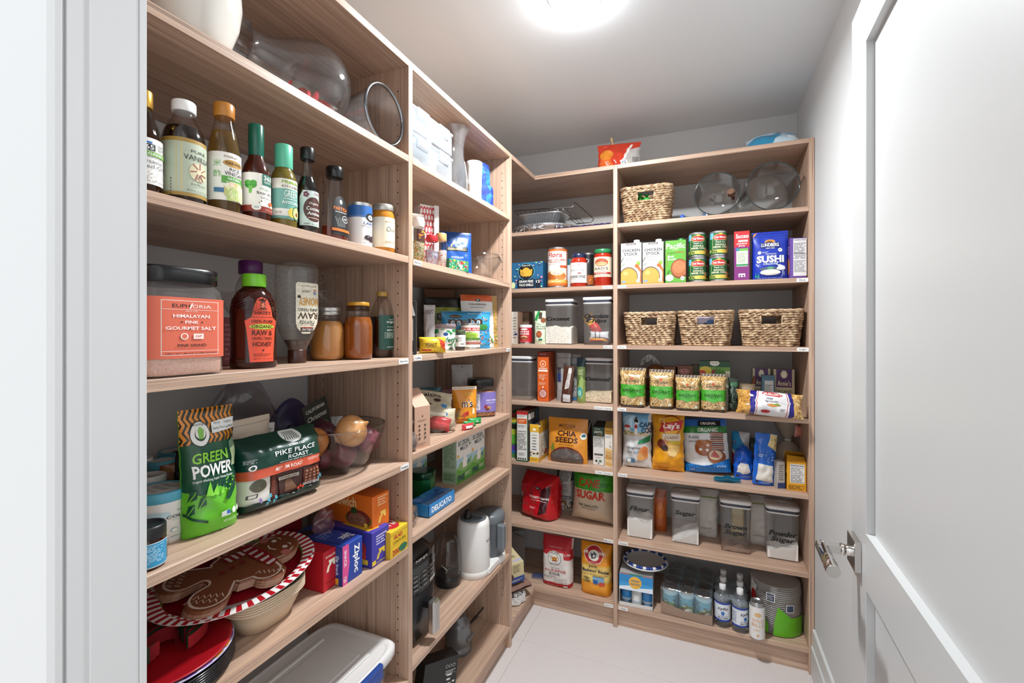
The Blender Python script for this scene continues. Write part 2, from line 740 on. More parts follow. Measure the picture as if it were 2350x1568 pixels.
def carton(name, label, cat, at, w, h, d, col, front=(), left=(), right=(), top=(), back=0, group=None, rough=0.45, turn=0.0, tilt=(0, 0), dz=0.0, bev=0.0015, parts=None):
    """Printed box: front face at local y=0, running back to y=d."""
    b = MB()
    b.box(-w / 2, w / 2, 0, d, 0, h, col, bev)
    if front:
        art(b, front, on_rect((-w / 2, 0, 0), (1, 0, 0), (0, 0, 1), w, h), smooth=False)
    if left:
        art(b, left, on_rect((-w / 2, d, 0), (0, -1, 0), (0, 0, 1), d, h), smooth=False)
    if right:
        art(b, right, on_rect((w / 2, 0, 0), (0, 1, 0), (0, 0, 1), d, h), smooth=False)
    if top:
        art(b, top, on_rect((-w / 2, 0, h), (1, 0, 0), (0, 1, 0), w, d), smooth=False)
    o = b.build(name, PR(rough))
    tag(o, label, cat, group)
    return seat(o, at, tilt, dz, turn)


def bagfn(w, h, d, kind, seed, amp):
    so = Vector((seed * 3.7, seed * 1.3, 0))

    def th(u, v):
        if kind == 'pillow':
            g = max(0, 1 - abs(2 * v - 1) ** 3) ** .6
            q = max(0, 1 - abs(u) ** 2.6) ** .75
        elif kind == 'stand':
            g = max(0, 1 - v ** 2.0) ** .8 * min(1, .55 + (v / .12) * .45)
            q = max(0, 1 - abs(u) ** 2.6) ** .7
        elif kind == 'brick':
            g = 1 if v < .74 else max(.0, 1 - ((v - .74) / .26) ** 1.6)
            g *= min(1, .8 + v * 3)
            q = max(0, 1 - abs(u) ** 7) ** .5
        else:                                   # sack: plump all over, gathered top
            g = max(0, 1 - abs(1.8 * v - .8) ** 3.2) ** .5
            q = max(0, 1 - abs(u) ** 2.4) ** .6
        return g * q

    def wf(v):
        if kind == 'pillow':
            return 1 - .07 * max(0, 1 - abs(2 * v - 1) ** 2)
        if kind == 'stand':
            return 1 - .03 * sin(v * pi)
        if kind == 'brick':
            return .96 + .04 * (v > .8)
        return .86 + .14 * max(0, 1 - abs(2 * v - .7) ** 2)

    def pt(u, v, sgn, e=0.0):
        t = th(u, v)
        x = u * w / 2 * wf(v)
        p = Vector((x * 14, v * h * 14, sgn * 3)) + so
        nz = noise.noise(p) + .55 * noise.noise(p * 2.7)
        crease = abs(noise.noise(p * 1.3 + Vector((9, 2, 1))))
        ed = (1 - abs(u) ** 6) * min(1, (1 - v) * 9) * min(1, v * 12 + .1)
        y = sgn * (t * d / 2 + (nz * .6 + crease * .9 - .25) * amp * ed + .0012) + sgn * e
        z = v * h + .12 * amp * noise.noise(Vector((u * 4, seed, v * 6)))
        x += .35 * amp * noise.noise(Vector((v * 9, seed, u * 2)))
        if kind == 'sack' and v > .86:
            x *= 1 - .55 * min(1, (v - .86) / .06)
        return (x, y, z)
    return pt


def bag(name, label, cat, at, w, h, d, col, ops=(), kind='stand', seed=1, amp=.006, bands=(), rough=.32, group=None, tilt=(0, 0), turn=0.0, dz=0.0, nu=26, nv=34, mat=None, crimp=False, shift=None):
    """Flexible pouch: front skin at -y, back skin at +y; artwork follows the front skin. The front bulge touches local y=0."""
    pt = bagfn(w, h, d, kind, seed, amp)

    def bc(u, v):
        for v0, v1, c in bands:
            if v0 <= v <= v1:
                return c
        return col
    off = d / 2

    def put(u, v, s, e=0.0):
        x, y, z = pt(u, v, s, e)
        return (x, y + off, z)
    b = MB()
    vv = lambda v: v
    b.grid(lambda i, j: put(2 * i - 1, j, -1), nu, nv, bc)
    b.grid(lambda i, j: put(1 - 2 * i, j, 1), nu, nv, bc)
    # side and bottom gussets close the skins
    for sx in (-1, 1):
        b.grid(lambda i, j: put(sx, j, -1 + 2 * i if sx > 0 else 1 - 2 * i) if i in (0, 1) else put(sx, j, 1), 1, nv, bc)
    b.grid(lambda i, j: put(2 * i - 1, 0, 1 if j == 0 else -1), nu, 1, bc)
    b.grid(lambda i, j: put(2 * i - 1, 1, -1 if j == 0 else 1), nu, 1, bc)
    if ops:
        art(b, ops, lambda x, y, e: put(2 * x - 1, y, -1, e), nu, nv, e0=.0005, de=.00016)
    o = b.build(name, mat or PR(rough))
    tag(o, label, cat, group)
    dz += .07 * amp + max(0, -sin(tilt[0])) * d * (.9 if kind == 'brick' else .62) + abs(sin(tilt[1])) * w * (.48 if kind == 'brick' else .42)
    return seat(o, at, tilt, dz, turn)


def prof_r(prof, z):
    for (r0, z0), (r1, z1) in zip(prof, prof[1:]):
        if min(z0, z1) <= z <= max(z0, z1) and z0 != z1:
            return r0 + (r1 - r0) * (z - z0) / (z1 - z0)
    return prof[-1][0]


def wrap(prof, z0, z1, span, turn=0.0, sq=2.0, sy=1.0, lift=.0004):
    """Mapping round a turned body: span in radians, centred on -y plus turn."""
    def fn(x, y, e):
        t = -pi / 2 + turn + (x - .5) * span
        z = z0 + y * (z1 - z0)
        r = prof_r(prof, z) + lift + e
        k = 1.0 if sq == 2 else 1 / (abs(cos(t)) ** sq + abs(sin(t)) ** sq) ** (1 / sq)
        return (r * k * cos(t), r * k * sin(t) * sy, z)
    return fn


def label_on(root, prof, z0, z1, span, ops, base=None, turn=0.0, sq=2.0, sy=1.0, rough=.4, nu=None, name='label', lift=.0004):
    b = MB()
    nu = nu or max(6, int(span / .13))
    nv = 1 if all(abs(prof_r(prof, z0) - prof_r(prof, z0 + (z1 - z0) * k / 5)) < 4e-4 for k in range(6)) else 8
    if base:
        ops = [R(.5, .5, 1, 1, base)] + list(ops)
    art(b, ops, wrap(prof, z0, z1, span, turn, sq, sy, lift), nu, nv)
    return b.build(name, PR(rough), root)


def bottle(name, label, cat, at, r, h, prof, cap, glass=None, liquid=None, level=.7, labels=(), group=None, sq=2.0, sy=1.0, n=36, body=None, turn=0.0, inset=.93, collar=None, rib=24):
    """prof: (radius fraction, height fraction) of the body; cap = (r fraction, z0, z1, colour, roughness)."""
    root = empty(name, label, cat, at, group, turn=turn)
    pr = [(a * r, b * h) for a, b in prof]
    b = MB().lathe(pr, n, sq=sq, sy=sy, cap1=False)
    b.build('bottle_body' if 'bottle' in name else 'jar_body', body or glass or G('#eef2f2', edge=.45), root)
    if liquid:
        zl = level * h
        lp = [(.02 * r, pr[0][1] + .002)] + [(a * inset, max(z, pr[0][1] + .002)) for a, z in pr if z < zl] + [(prof_r(pr, zl) * inset, zl)]
        MB().lathe(lp, n, sq=sq, sy=sy).build('contents', liquid if not isinstance(liquid, str) else M(liquid, .12), root)
    if cap:
        cr, c0, c1, cc, crg = cap[:5]
        q = MB()
        cm = crg if not isinstance(crg, (int, float)) else M(cc, crg)
        q.lathe([(cr * r * .97, c0 * h), (cr * r, c0 * h + .001), (cr * r, c1 * h - .0025), (cr * r * .93, c1 * h)], rib * 2, rib=.012 if rib > 12 else 0)
        q.build('cap', cm, root)
    for lb in labels:
        label_on(root, pr, lb[0] * h, lb[1] * h, lb[2], lb[3], lb[4] if len(lb) > 4 else None, lb[5] if len(lb) > 5 else 0.0, sq, sy)
    return root


STRAIGHT = [(.96, 0), (1, .012), (1, .985), (.97, 1)]


def can(name, label, cat, at, r, h, ops, base, span=2.6 * pi / 1.5, group=None, lid='#c9c9c9', turn=0.0, paper=False, lidh=.0):
    root = empty(name, label, cat, at, group, turn=turn)
    pr = [(.97 * r, 0), (r, .002), (r, .006), (.985 * r, .008), (.985 * r, h - .008), (r, h - .006), (r, h - .001)]
    b = MB().lathe(pr, 36, cap1=False)
    b.lathe([(r, h - .001), (r * .94, h - .001), (r * .93, h - .004), (0.001, h - .004)], 36, cap0=False, cap1=False)
    b.build('can_body', M('#c4c4c2', .3, .9), root)
    label_on(root, [(.99 * r, 0), (.99 * r, h)], .009, h - .009, 2 * pi * .995, ops, base)
    if lidh:
        MB().lathe([(r * 1.02, h - lidh), (r * 1.03, h - .001), (r * .98, h + .002)], 36).build('lid', M(lid, .4), root)
    return root


def jar_ops_frame(c):
    return []
# ---------------------------------------------------------------- the room


def struct(name, mb, mat, parent=None, loc=None, rot=None):
    o = mb.build(name, mat, parent, loc, rot)
    if not parent:
        o['kind'] = 'structure'
    return o


XW, XR, YB, YF, ZC = -1.149, 0.4035, 2.517, 0.3525, 2.39
PAINT = M('#c8c9c9', 0.75, bump=0.05, scale=350)
PAINTC = M('#e2e8ec', 0.85, bump=0.05, scale=350)
GLOSSW = M('#c9caca', 0.4)
fl = MB()
fl.box(-1.7, 1.2, -1.6, 2.7, -0.06, -0.0015, '#a79f99')
for x0, x1 in ((-1.6, -0.7365), (-0.7355, 0.4635), (0.4645, 1.1)):
    for y0, y1 in ((-1.5, 0.0875), (0.0885, 0.687), (0.688, 1.2865), (1.2875, 1.8865), (1.8875, 2.6)):
        fl.box(x0, x1, y0, y1, -0.02, 0, '#ffffff', 0.0006, mi=1)
struct('floor', fl, [M('#9d9691', .8), M('#cfc8c6', 0.42, var=.05, scale=160, bump=.03)])
struct('wall_back', MB().box(-1.3, 0.55, YB, YB + .1, 0, ZC), PAINT)
struct('wall_left', MB().box(XW - .1, XW, .24, YB, 0, ZC), PAINT)
struct('wall_right', MB().box(XR, XR + .1, .24, YB, 0, ZC), PAINT)
struct('ceiling', MB().box(-1.3, 0.55, .24, YB + .1, ZC, ZC + .08), PAINTC)
fw = MB()
fw.box(XW - .1, -0.655, .275, YF - .008, 0, ZC)
fw.box(0.325, XR + .1, .275, YF - .008, 0, ZC)
fw.box(-0.655, 0.325, .275, YF - .008, 2.075, ZC)
struct('wall_front', fw, PAINT)
tr = MB()
# left jamb, its stop and the flat casings on both faces of the opening
tr.box(-0.655, -0.64, .2755, .3523, 0, 2.06)
tr.box(-0.642, -0.6385, .295, .3445, 0, 2.05, bev=.001)
tr.box(-0.79, -0.64, .2605, .276, 0, 2.15, bev=.005)
tr.box(-0.74, -0.6375, .3445, .3524, 0, 2.06, bev=.001)
struct('trim_1', tr, GLOSSW)
tr = MB()
tr.box(0.312, 0.327, .262, .3525, 0, 2.06, bev=.003)
tr.box(-0.64, 0.312, .262, .3525, 2.06, 2.075, bev=.003)
tr.box(-0.64, 0.44, .2605, .276, 2.065, 2.15, bev=.004)
struct('trim_2', tr, GLOSSW)
bb = MB()
bb.box(XR - .014, XR + .01, .36, BP + .001, 0, .118, bev=.002)
bb.box(XR - .009, XR + .01, .36, BP + .001, .118, .185, bev=.003)
struct('baseboard_right', bb, GLOSSW)
# door, swung open against the right wall
dw, dt, dh = .84, .038, 2.032
d = MB()
d.box(0, .11, 0, dt, 0, dh, bev=.0012)
d.box(dw - .11, dw, 0, dt, 0, dh, bev=.0012)
for z0, z1 in ((0, .22), (.84, .95), (1.927, dh)):
    d.box(.11, dw - .11, 0, dt, z0, z1)
d.box(.11, dw - .11, .0145, dt - .0145, .22, 1.927)
rz = -pi / 2 + math.atan2(0.0387, 0.9992) * -1
door = struct('door_1', d, M('#bfc0c0', 0.36), None, (0.30, 1.223, 0.008), (0, 0, rz))
CHROME = M('#c9c6c2', .12, 1.0)
hz = .888
hd = MB()
hd.box(.017, .08, -.012, 0, hz - .0315, hz + .0315, bev=.0006)
hd.build('rosette', CHROME, door).data
hk = MB()
hk.lathe([(.011, 0), (.011, .006), (.0095, .008), (.0095, .010), (.012, .011), (.012, .018), (.009, .019)], 24)
hk.xf(Matrix.Translation((.048, -.012, hz)) @ Matrix.Rotation(pi / 2, 4, 'X'))
hk.build('handle_neck', CHROME, door)
hl = MB()
hl.box(.038, .058, -.073, -.03, hz - .008, hz + .008, bev=.001)
st = len(hl.v)
hl.lathe([(.0118, 0), (.0124, .001), (.0124, .009), (.0114, .0095), (.0114, .011), (.0124, .0115), (.0124, .1215), (.0118, .1225)], 28)
hl.xf(Matrix.Translation((.036, -.062, hz - .004)) @ Matrix.Rotation(pi / 2, 4, 'Y'), st)
hl.build('door_handle', CHROME, door)
# recessed ceiling lamp
lamp = empty('ceiling_lamp', 'round white recessed lamp glowing in the ceiling', 'lamp', (-0.365, 1.376, ZC, 0))
MB().lathe([(.085, 0), (.085, -.003), (.082, -.005), (.077, -.0055), (.075, -.004)], 48, cap0=False, cap1=False).build('trim_ring', M('#eeeeec', .5), lamp)
em, nt, b = newmat('lit_lens')
b.inputs['Emission Color'].default_value = (.97, .985, 1, 1)
b.inputs['Emission Strength'].default_value = 75
MB().lathe([(.076, -.004), (.073, -.014), (.06, -.024), (.035, -.030), (.001, -.032)], 40, cap0=False).build('lens', em, lamp)

# ---------------------------------------------------------------- shelving
WX, WZ = WOOD('x'), WOOD('z')


def panel(root, x0, x1, sides=(1, 1), z1=2.128):
    b = MB().box(x0, x1, 0, DEP, 0, z1, bev=.0008)
    for k, x, s in ((0, x0 - .0002, -1), (1, x1 + .0002, 1)):
        if not sides[k]:
            continue
        for y in (.037, DEP - .06):
            z = .22
            while z < 2.06:
                c = [(x, y + .0024 * cos(a * pi / 4) * s, z + .0024 * sin(a * pi / 4)) for a in range(8)]
                b.add(c, [tuple(range(8))], mi=1)
                z += .032
    return b.build('side_panel', [WZ, M('#3a2c24', .9)], root)


def shelf(root, x0, x1, z, y1=DEP, outline=None):
    b = MB()
    if outline:
        n = len(outline)
        vs = [(x, y, zz) for zz in (z - TH, z) for x, y in outline]
        b.add(vs, [tuple(range(n))[::-1], tuple(range(n, 2 * n))] + [(i, (i + 1) % n, (i + 1) % n + n, i + n) for i in range(n)])
    else:
        b.box(x0, x1, 0, y1, z - TH, z, bev=.0008)
    return b.build('shelf', WX, root)


def shelf_tag(board, x0, x1, z, s):
    b = MB()
    w = x1 - x0
    b.box(x0, x1, -.0009, -.0001, z - .0162, z - .0022, '#e6e6e4')
    art(b, [T(.5, .5, min(.8, .13 * len(s)), .46, s, '#2e2e33', .008)], on_rect((x0, -.001, z - .0162), (1, 0, 0), (0, 0, 1), w, .014), smooth=False)
    o = b.build('shelf_tag', PR(.5), board)
    return o


def unit(label, origin):
    return empty('shelving_unit', label, 'shelving', origin)


u1 = unit('tall oak shelving unit beside the door jamb with bottles and platters', (-A, 0, 0, pi / 2))
panel(u1, .37, .389, (0, 1))
panel(u1, 1.085, 1.104)
shelf(u1, .389, 1.085, 2.128)
bd = {k: shelf(u1, .389, 1.085, ZL[k]) for k in 'ABCDEG'}
shelf(u1, .389, 1.085, .1017)
MB().box(.389, 1.085, .02, .036, 0, .0827).build('plinth', WX, u1)
for k, x0, x1, s in (('C', 917, 936.8, 'Spices'), ('D', 921, 939.7, 'Produce')):
    shelf_tag(bd[k], onL(x0)[1] - .004, min(onL(x1)[1], 1.085), ZL[k], s)
u2 = unit('tall oak shelving unit in the middle of the long wall with kitchen machines', (-A, 0, 0, pi / 2))
panel(u2, 1.82, 1.839)
shelf(u2, 1.1045, 1.8195, 2.128)
bd = {k: shelf(u2, 1.1045, 1.8195, ZM[k]) for k in 'abcdefg'}
MB().box(1.104, 1.82, .02, .036, 0, ZM['g'] - TH).build('plinth', WX, u2)
for k, x0, x1, s in (('b', 949.6, 967, 'Baking'), ('c', 950, 967.6, 'Coffee'), ('c', 1162, 1170, 'Treats')):
    shelf_tag(bd[k], max(onL(x0)[1], 1.106), min(onL(x1)[1], 1.82), ZM[k], s)
u3 = unit('oak corner shelving with L-shaped top and bottom boards', (0, BP, 0, 0))
YL = 1.839 - BP
LS = [(XW + .004, DEP), (XW + .004, YL), (-A, YL), (-A, 0), (-.387, 0), (-.387, DEP)]
shelf(u3, 0, 0, 2.128, outline=LS[::-1][::-1])
bd = {k: shelf(u3, XW + .004, -.387, ZB[k]) for k in ('s1', 's2', 's3', 's4', 's5', 's6')}
bd['s7'] = shelf(u3, 0, 0, ZB['s7'], outline=LS)
panel(u3, -.387, -.368)
pl = MB().box(XW + .02, -.387, .02, .036, 0, .0827)
pl.box(-A - .036, -A - .02, YL, .03, 0, .0827)
pl.build('plinth', WX, u3)
for k, x0, x1, s in (('s2', 1383, 1405, 'Sauce'), ('s3', 1385, 1405, 'Baking'), ('s4', 1364, 1384, 'Granola'), ('s4', 1385, 1405, 'Cereal'), ('s5', 1366, 1385.5, 'Chips'),
                     ('s5', 1386.5, 1406, 'Crackers'), ('s6', 1386, 1406.5, 'Maverick'), ('s7', 1387, 1407, 'Sports')):
    shelf_tag(bd[k], onB(x0)[0], min(onB(x1)[0], -.387), ZB[k], s)
u4 = unit('wide oak shelving unit on the back wall beside the right wall', (0, BP, 0, 0))
panel(u4, .383, .402, (1, 0))
shelf(u4, -.3675, .3828, 2.128)
bd = {k: shelf(u4, -.3675, .3828, ZB[k]) for k in ('s1', 's2', 's3', 's4', 's5', 's6', 's7')}
MB().box(-.368, .383, .02, .036, 0, .0827).build('plinth', WX, u4)
for k, x0, x1, s in (('s2', 1417, 1436.6, 'Stock'), ('s2', 1828, 1855, 'Rice'), ('s3', 1417, 1437, 'Flour'), ('s3', 1829, 1856, 'Sugar'), ('s4', 1417, 1437, 'Pasta'),
                     ('s5', 1419, 1439, 'Snacks'), ('s6', 1420, 1441, 'Snacks'), ('s7', 1420, 1440.7, 'Water')):
    shelf_tag(bd[k], max(onB(x0)[0], -.368), min(onB(x1)[0], .383), ZB[k], s)
# ---------------------------------------------------------------- first bay of the long wall
def fr(ops, k=.42):
    """Squeeze artwork meant for the visible front of a round pack into a label that goes all the way round."""
    f = lambda x: .5 + (x - .5) * k
    out = []
    for o in ops:
        t = o[0]
        if t == 'R': out.append(R(f(o[1]), o[2], o[3] * k if o[3] < 1 else 1, *o[4:]))
        elif t == 'E': out.append(('E', f(o[1]), o[2], o[3] * k, *o[4:]))
        elif t in 'TN': out.append((t, f(o[1]), o[2], o[3] * k, *o[4:]))
        elif t in 'P': out.append((t, [(f(a), b) for a, b in o[1]], *o[2:]))
        elif t == 'K': out.append((t, [(f(a), b) for a, b in o[1]], *o[2:]))
        elif t == 'S': out.append((t, f(o[1]), o[2], o[3] * k, *o[4:]))
    return out


CLEAR = G('#f1f4f4', edge=.5)
GOLD = M('#c99a3c', .3, .6)
WHT, BLK = '#efeeea', '#161616'


def open_glass(prof, th, n=48, sq=2.0, sy=1.0, mb=None, col='#ffffff'):
    """Outer and inner skin of an open glass vessel."""
    b = mb or MB()
    inner = [(max(r - th, .001), z + (th if i == 0 else 0)) for i, (r, z) in enumerate(prof)]
    b.lathe(prof + inner[::-1], n, sq=sq, sy=sy, cap0=True, cap1=True, col=col)
    return b


zA, zB, zC, zD, zE, zG = (ZL[k] for k in 'ABCDEG')
# top board: vases
at, r, h = cyl('L', zA, 346, 534, 40, d=.02)
v = empty('vase', 'white glazed ceramic vase with a round belly on the top board', 'vase', at)
MB().lathe([(.045, 0), (.05, .004), (.062, .03), (.074, .065), (.079, .10), (.077, .135), (.066, .17), (.05, .195), (.042, .21), (.046, .225), (.048, .228), (.044, .226), (.038, .21), (.036, .15)], 56, cap1=False).build('vase_body', M('#dfdbd3', .12), v)
gv = empty('glass_vase', 'big clear bulb-shaped glass vase lying on its side', 'vase', (-.91, .668, zA, 0))
gp = [(.056, 0), (.05, .008), (.046, .03), (.05, .08), (.066, .14), (.092, .20), (.111, .255), (.114, .30), (.104, .345), (.075, .38), (.03, .392)]
gp = [(r * .96, z * .68) for r, z in gp]
b = MB()
inn = [(r - .004, z) for r, z in gp]
b.lathe(gp + [(.001, .393)], 56, cap0=False, cap1=False)
b.lathe([(r, z) for r, z in inn[:-1]][::-1], 56, cap0=False, cap1=False)
b.xf(Matrix.Translation((0, 0, .1105)) @ Matrix.Rotation(-pi / 2, 4, 'X'))
b.build('glass_body', G('#f0f0f1', .02, .03, edge=.5, refl=1.5), gv)
b = MB()
for i, (x, y, z, r) in enumerate(((-.02, .2, .03, .026), (.02, .25, .026, .022), (.035, .29, .028, .024), (-.01, .3, .027, .022), (.0, .24, .055, .018))):
    b.lathe([(r * sin(pi * k / 10) + .0005, z - r * cos(pi * k / 10)) for k in range(11)], 20, cx=x, cy=y, cap0=False, cap1=False)
glassball = tag(b.build('ornament_string', M('#d8dadd', .08, .9), None, (-.905, .575, zA + .006)), 'string of silver glass balls inside the lying bulb vase', 'ornament')
rb = MB()
for k, (dx, dy, dz, s) in enumerate(((0, 0, -.01, .75), (.015, .03, -.005, .55), (-.01, -.02, .0, .5))):
    rb.grid(lambda u, w: (dx + .05 * s * (u - .5) + .02 * sin(7 * w + k), dy + .075 * s * (w - .5) * 2 * (.6 + .4 * sin(3 * u)), dz + .035 + .03 * sin(u * 6 + k) * s + .012 * cos(9 * w)), 10, 12, '#b3182b')
tag(rb.build('ribbon', M('#b5172c', .4), None, (-.93, .86, zA + .045)), 'crumpled red satin ribbon inside the lying bulb vase', 'ribbon')
hu = empty('hurricane_glass', 'clear glass hurricane shade lying with its mirror-edged mouth to the aisle', 'vase', (-.785, .999, zA, 0))
hp = [(.077, 0), (.075, .01), (.066, .05), (.062, .09), (.07, .14), (.076, .18), (.07, .215), (.05, .225)]
m = Matrix.Translation((0, 0, .0785)) @ Matrix.Rotation(-pi / 2, 4, 'Y')
b = MB().lathe(hp, 48, cap0=False, cap1=True)
b.lathe([(r - .003, z) for r, z in hp[:-1]][::-1], 48, cap0=False, cap1=False)
b.xf(m).build('glass_body', G('#f0f0f1', .02, .03, edge=.4, refl=1.5), hu)
MB().tube([(.0015, .0765 * cos(2 * pi * i / 48), .0785 + .0765 * sin(2 * pi * i / 48)) for i in range(48)], .0042, 8, closed=True).build('rim', M('#9aa0a6', .08, 1.0), hu)
pb = MB().grid(lambda u, w: (.05 * (u - .5) + .006 * sin(8 * w), .09 * (w - .5), .1 * u * (1 - .3 * w) + .008 * sin(7 * u + 4 * w)), 10, 12, '#9e2438')
tag(pb.build('gift_bag', M('#a3283c', .5), None, (-1.03, .90, zA)), 'dark red cloth gift bag behind the lying glass vases', 'bag')

# second board: sauces and syrups
GLB = G('#e9ece8', edge=.5)
BW = [(.92, 0), (1, .015), (1, .02)]
at, r, h = cyl('L', zB, 282, 374, 211, d=.012)
bottle('oil_bottle', 'sesame oil bottle with gold cap, half hidden by the door jamb', 'bottle', at, r, h,
       [(.92, 0), (1, .015), (1, .5), (.97, .56), (.8, .66), (.5, .78), (.38, .84), (.36, .88)], (.52, .84, 1, '#c9a04a', M('#c79a3e', .3, .7)), GLB, G('#b78d3a', refl=.2), .8,
       [(.08, .52, 2.9, [R(.38, .9, .2, .04, '#e8a23a'), R(.44, .9, .1, .04, '#3b7bbf'), R(.40, .8, .3, .14, '#20262c'), T(.40, .8, .24, .1, '365', WHT), NL(.72, .82, .24, .15, '#888', 5), R(.5, .66, 1, .1, '#6aa338'),
                          T(.5, .66, .5, .055, 'ORGANIC', WHT, .02), NL(.5, .585, .4, .03, '#777', 1), T(.5, .5, .44, .085, 'Sesame', '#666', 0), T(.5, .385, .5, .085, 'Seed Oil', '#666', 0), SC_(.5, .19, .7, .2, 3, ['#b9b0a0', '#8d867b', '#d9d2c4'], 70, .5, .008, .03), T(.55, .06, .5, .05, '8.4 FL OZ (250mL)', '#777', 0)], '#efeeea')], inset=.9)
at, r, h = cyl('L', zB, 370, 474, 237, d=.006)
bottle('vanilla_bottle', 'dark vanilla extract bottle with white cap and pale green label', 'bottle', (*at[:3], at[3] + -0.1), r, h,
       [(.92, 0), (1, .012), (1, .60), (.99, .64), (.88, .71), (.66, .79), (.5, .84), (.45, .87), (.45, .9)], (.56, .895, 1, '#f0f0ee', .35), G('#e3dcd8', edge=.5), M('#1a0b07', .08), .735,
       [(.05, .6, 3.9, [R(.5, .96, 1, .08, '#a8873f'), R(.5, .03, 1, .06, '#a8873f'), R(.5, .5, 1, .86, '#b6bfa9'), R(.36, .5, .012, .84, '#d8c27a'), R(.30, .5, .006, .84, '#d8c27a'), NL(.24, .1, .02, .4, '#555', 8),
                         T(.56, .79, .2, .05, 'PURE', '#3a3a38', .0), T(.56, .68, .36, .09, 'VANILLA', '#2c2c2a', .0), E(.56, .44, .12, .16, '#d6cda8'),
                         *[SP([(.56 + .03 * cos(a), .45 + .05 * sin(a)), (.56 + .11 * cos(a + .25), .45 + .17 * sin(a + .25))], .018, '#a4605a') for a in (0.2, 1.2, 2.1, 3.0, 4.0, 5.0, 5.7)],
                         SP([(.58, .25), (.55, .33), (.58, .42)], .012, '#7d4a40'), T(.56, .215, .2, .03, 'EXTRACT', '#333', 0), T(.56, .1, .3, .035, '473mL (16 FL. OZ)', '#444', 0)], '#b6bfa9')], inset=.95)
at, r, h = cyl('L', zB, 475, 553.5, 242, d=.008)
bottle('vinegar_bottle', 'rice vinegar bottle with wide orange-brown cap and white label', 'bottle', (*at[:3], at[3] + -0.2), r, h,
       [(.9, 0), (1, .02), (1, .54), (.96, .60), (.78, .72), (.6, .82), (.54, .86), (.54, .88)], (.64, .875, 1, '#b8792c', .32), G('#ece8dc', edge=.45), G('#c5a96f', cloud=.35, cloudcol='#a88a55', refl=.2), .74,
       [(.1, .53, 3.5, [T(.5, .92, .24, .06, 'mizkan', '#8b6b4d', .01), E(.56, .78, .2, .075, '#b98b3f'), T(.56, .785, .3, .06, 'NAKANO', '#2f2519', .015), T(.27, .76, .13, .14, '米', '#7fb56a', 0), T(.27, .54, .13, .14, '酢', '#7fb56a', 0),
                         T(.57, .655, .2, .07, 'RICE', '#3a3030', .01), T(.57, .565, .36, .075, 'VINEGAR', '#3a3030', .01), R(.56, .43, .44, .15, '#5aa044'), T(.56, .455, .24, .05, 'NATURAL', WHT, .015), NL(.56, .39, .3, .03, WHT, 1),
                         E(.6, .2, .24, .19, '#c9c27c'), SC_(.6, .19, .34, .24, 5, ['#dfe3a5', '#b9c77a', '#e7c9b4', '#9fb56a', '#f1efd2'], 26, 2.2, .12, .2), R(.3, .2, .16, .09, '#3d6f9a')], '#eeebe4')], inset=.95)
at, r, h = cyl('L', zB, 554, 621.6, 286, d=.012)
bottle('sauce_bottle', 'brown stir-fry sauce bottle with long dark green neck seal', 'bottle', (*at[:3], at[3] + -0.32), r, h,
       [(.94, 0), (1, .015), (1, .46), (.98, .5), (.82, .57), (.6, .63), (.52, .68)], (.54, .62, .985, '#0f5d4a', .25), M('#3f170c', .1), None, 0,
       [(.085, .47, 3.3, [E(.28, .68, .13, .1, '#3f9a35'), E(.22, .74, .07, .06, '#57b043'), E(.34, .74, .07, .06, '#4aa53b'), P([(.24, .65), (.33, .65), (.3, .46), (.25, .46)], '#6fbb4d'), R(.66, .86, .28, .3, '#136852'), T(.66, .9, .22, .12, '365', WHT, .02), NL(.66, .79, .2, .06, WHT, 2),
                          T(.62, .6, .3, .07, 'Organic', '#2c6e4a', .0, .2), T(.63, .48, .46, .085, 'Stir-Fry', '#2a2a28', .012), T(.62, .375, .28, .045, 'SAUCE', '#444', .005), E(.5, .28, .015, .015, '#5a2a22'), E(.46, .24, .012, .012, '#5a2a22'),
                          P([(.66, .24), (.76, .18), (.85, .2), (.8, .3), (.7, .31)], '#e0672f'), E(.8, .14, .12, .08, '#eed1ba'), R(.5, .07, 1, .16, '#8c2f20'), E(.4, .11, .09, .08, '#e9ece6'), T(.4, .11, .1, .04, 'USDA', '#1d5d4a', .01), T(.72, .07, .26, .035, '9.5 FL OZ (280mL)', '#f0ddd5', 0)], '#efece2')])
at, r, h = cyl('L', zB, 620, 682, 336, d=.012)
bottle('dressing_bottle', 'green avocado dressing bottle with dotted mint-green cap', 'bottle', (*at[:3], at[3] + -0.28), r, h,
       [(.94, 0), (1, .015), (1, .56), (.97, .6), (.8, .67), (.64, .71), (.6, .76)], (.68, .72, 1, '#5fbf9c', .35), M('#6d5f22', .15), None, 0,
       [(.1, .57, 3.3, [R(.5, .87, 1, .26, '#e9e4d6'), R(.5, .36, 1, .78, '#6fa79c'), R(.5, .16, 1, .18, '#e6e6de'), T(.55, .92, .44, .08, 'PRIMAL', '#8cab3c', .02), T(.55, .81, .44, .055, 'KITCHEN', '#4b4b48', .01), T(.55, .63, .34, .17, 'GREEN', '#e8efe4', .01), NL(.55, .5, .36, .045, '#e8efe4', 1), T(.56, .41, .46, .07, 'AVOCADO', '#f0f2e8', .02),
                         E(.56, .16, .1, .12, '#d8c24a'), E(.68, .17, .12, .17, '#3e6a2c'), E(.68, .17, .1, .145, '#d5df92'), E(.69, .14, .045, .055, '#8a5a34'), T(.26, .15, .14, .05, '8 FL OZ', '#555', 0), R(.04, .62, .1, .5, '#4f2f28')], '#6fa79c')])
at, r, h = cyl('L', zB, 680, 731, 342, d=.014)
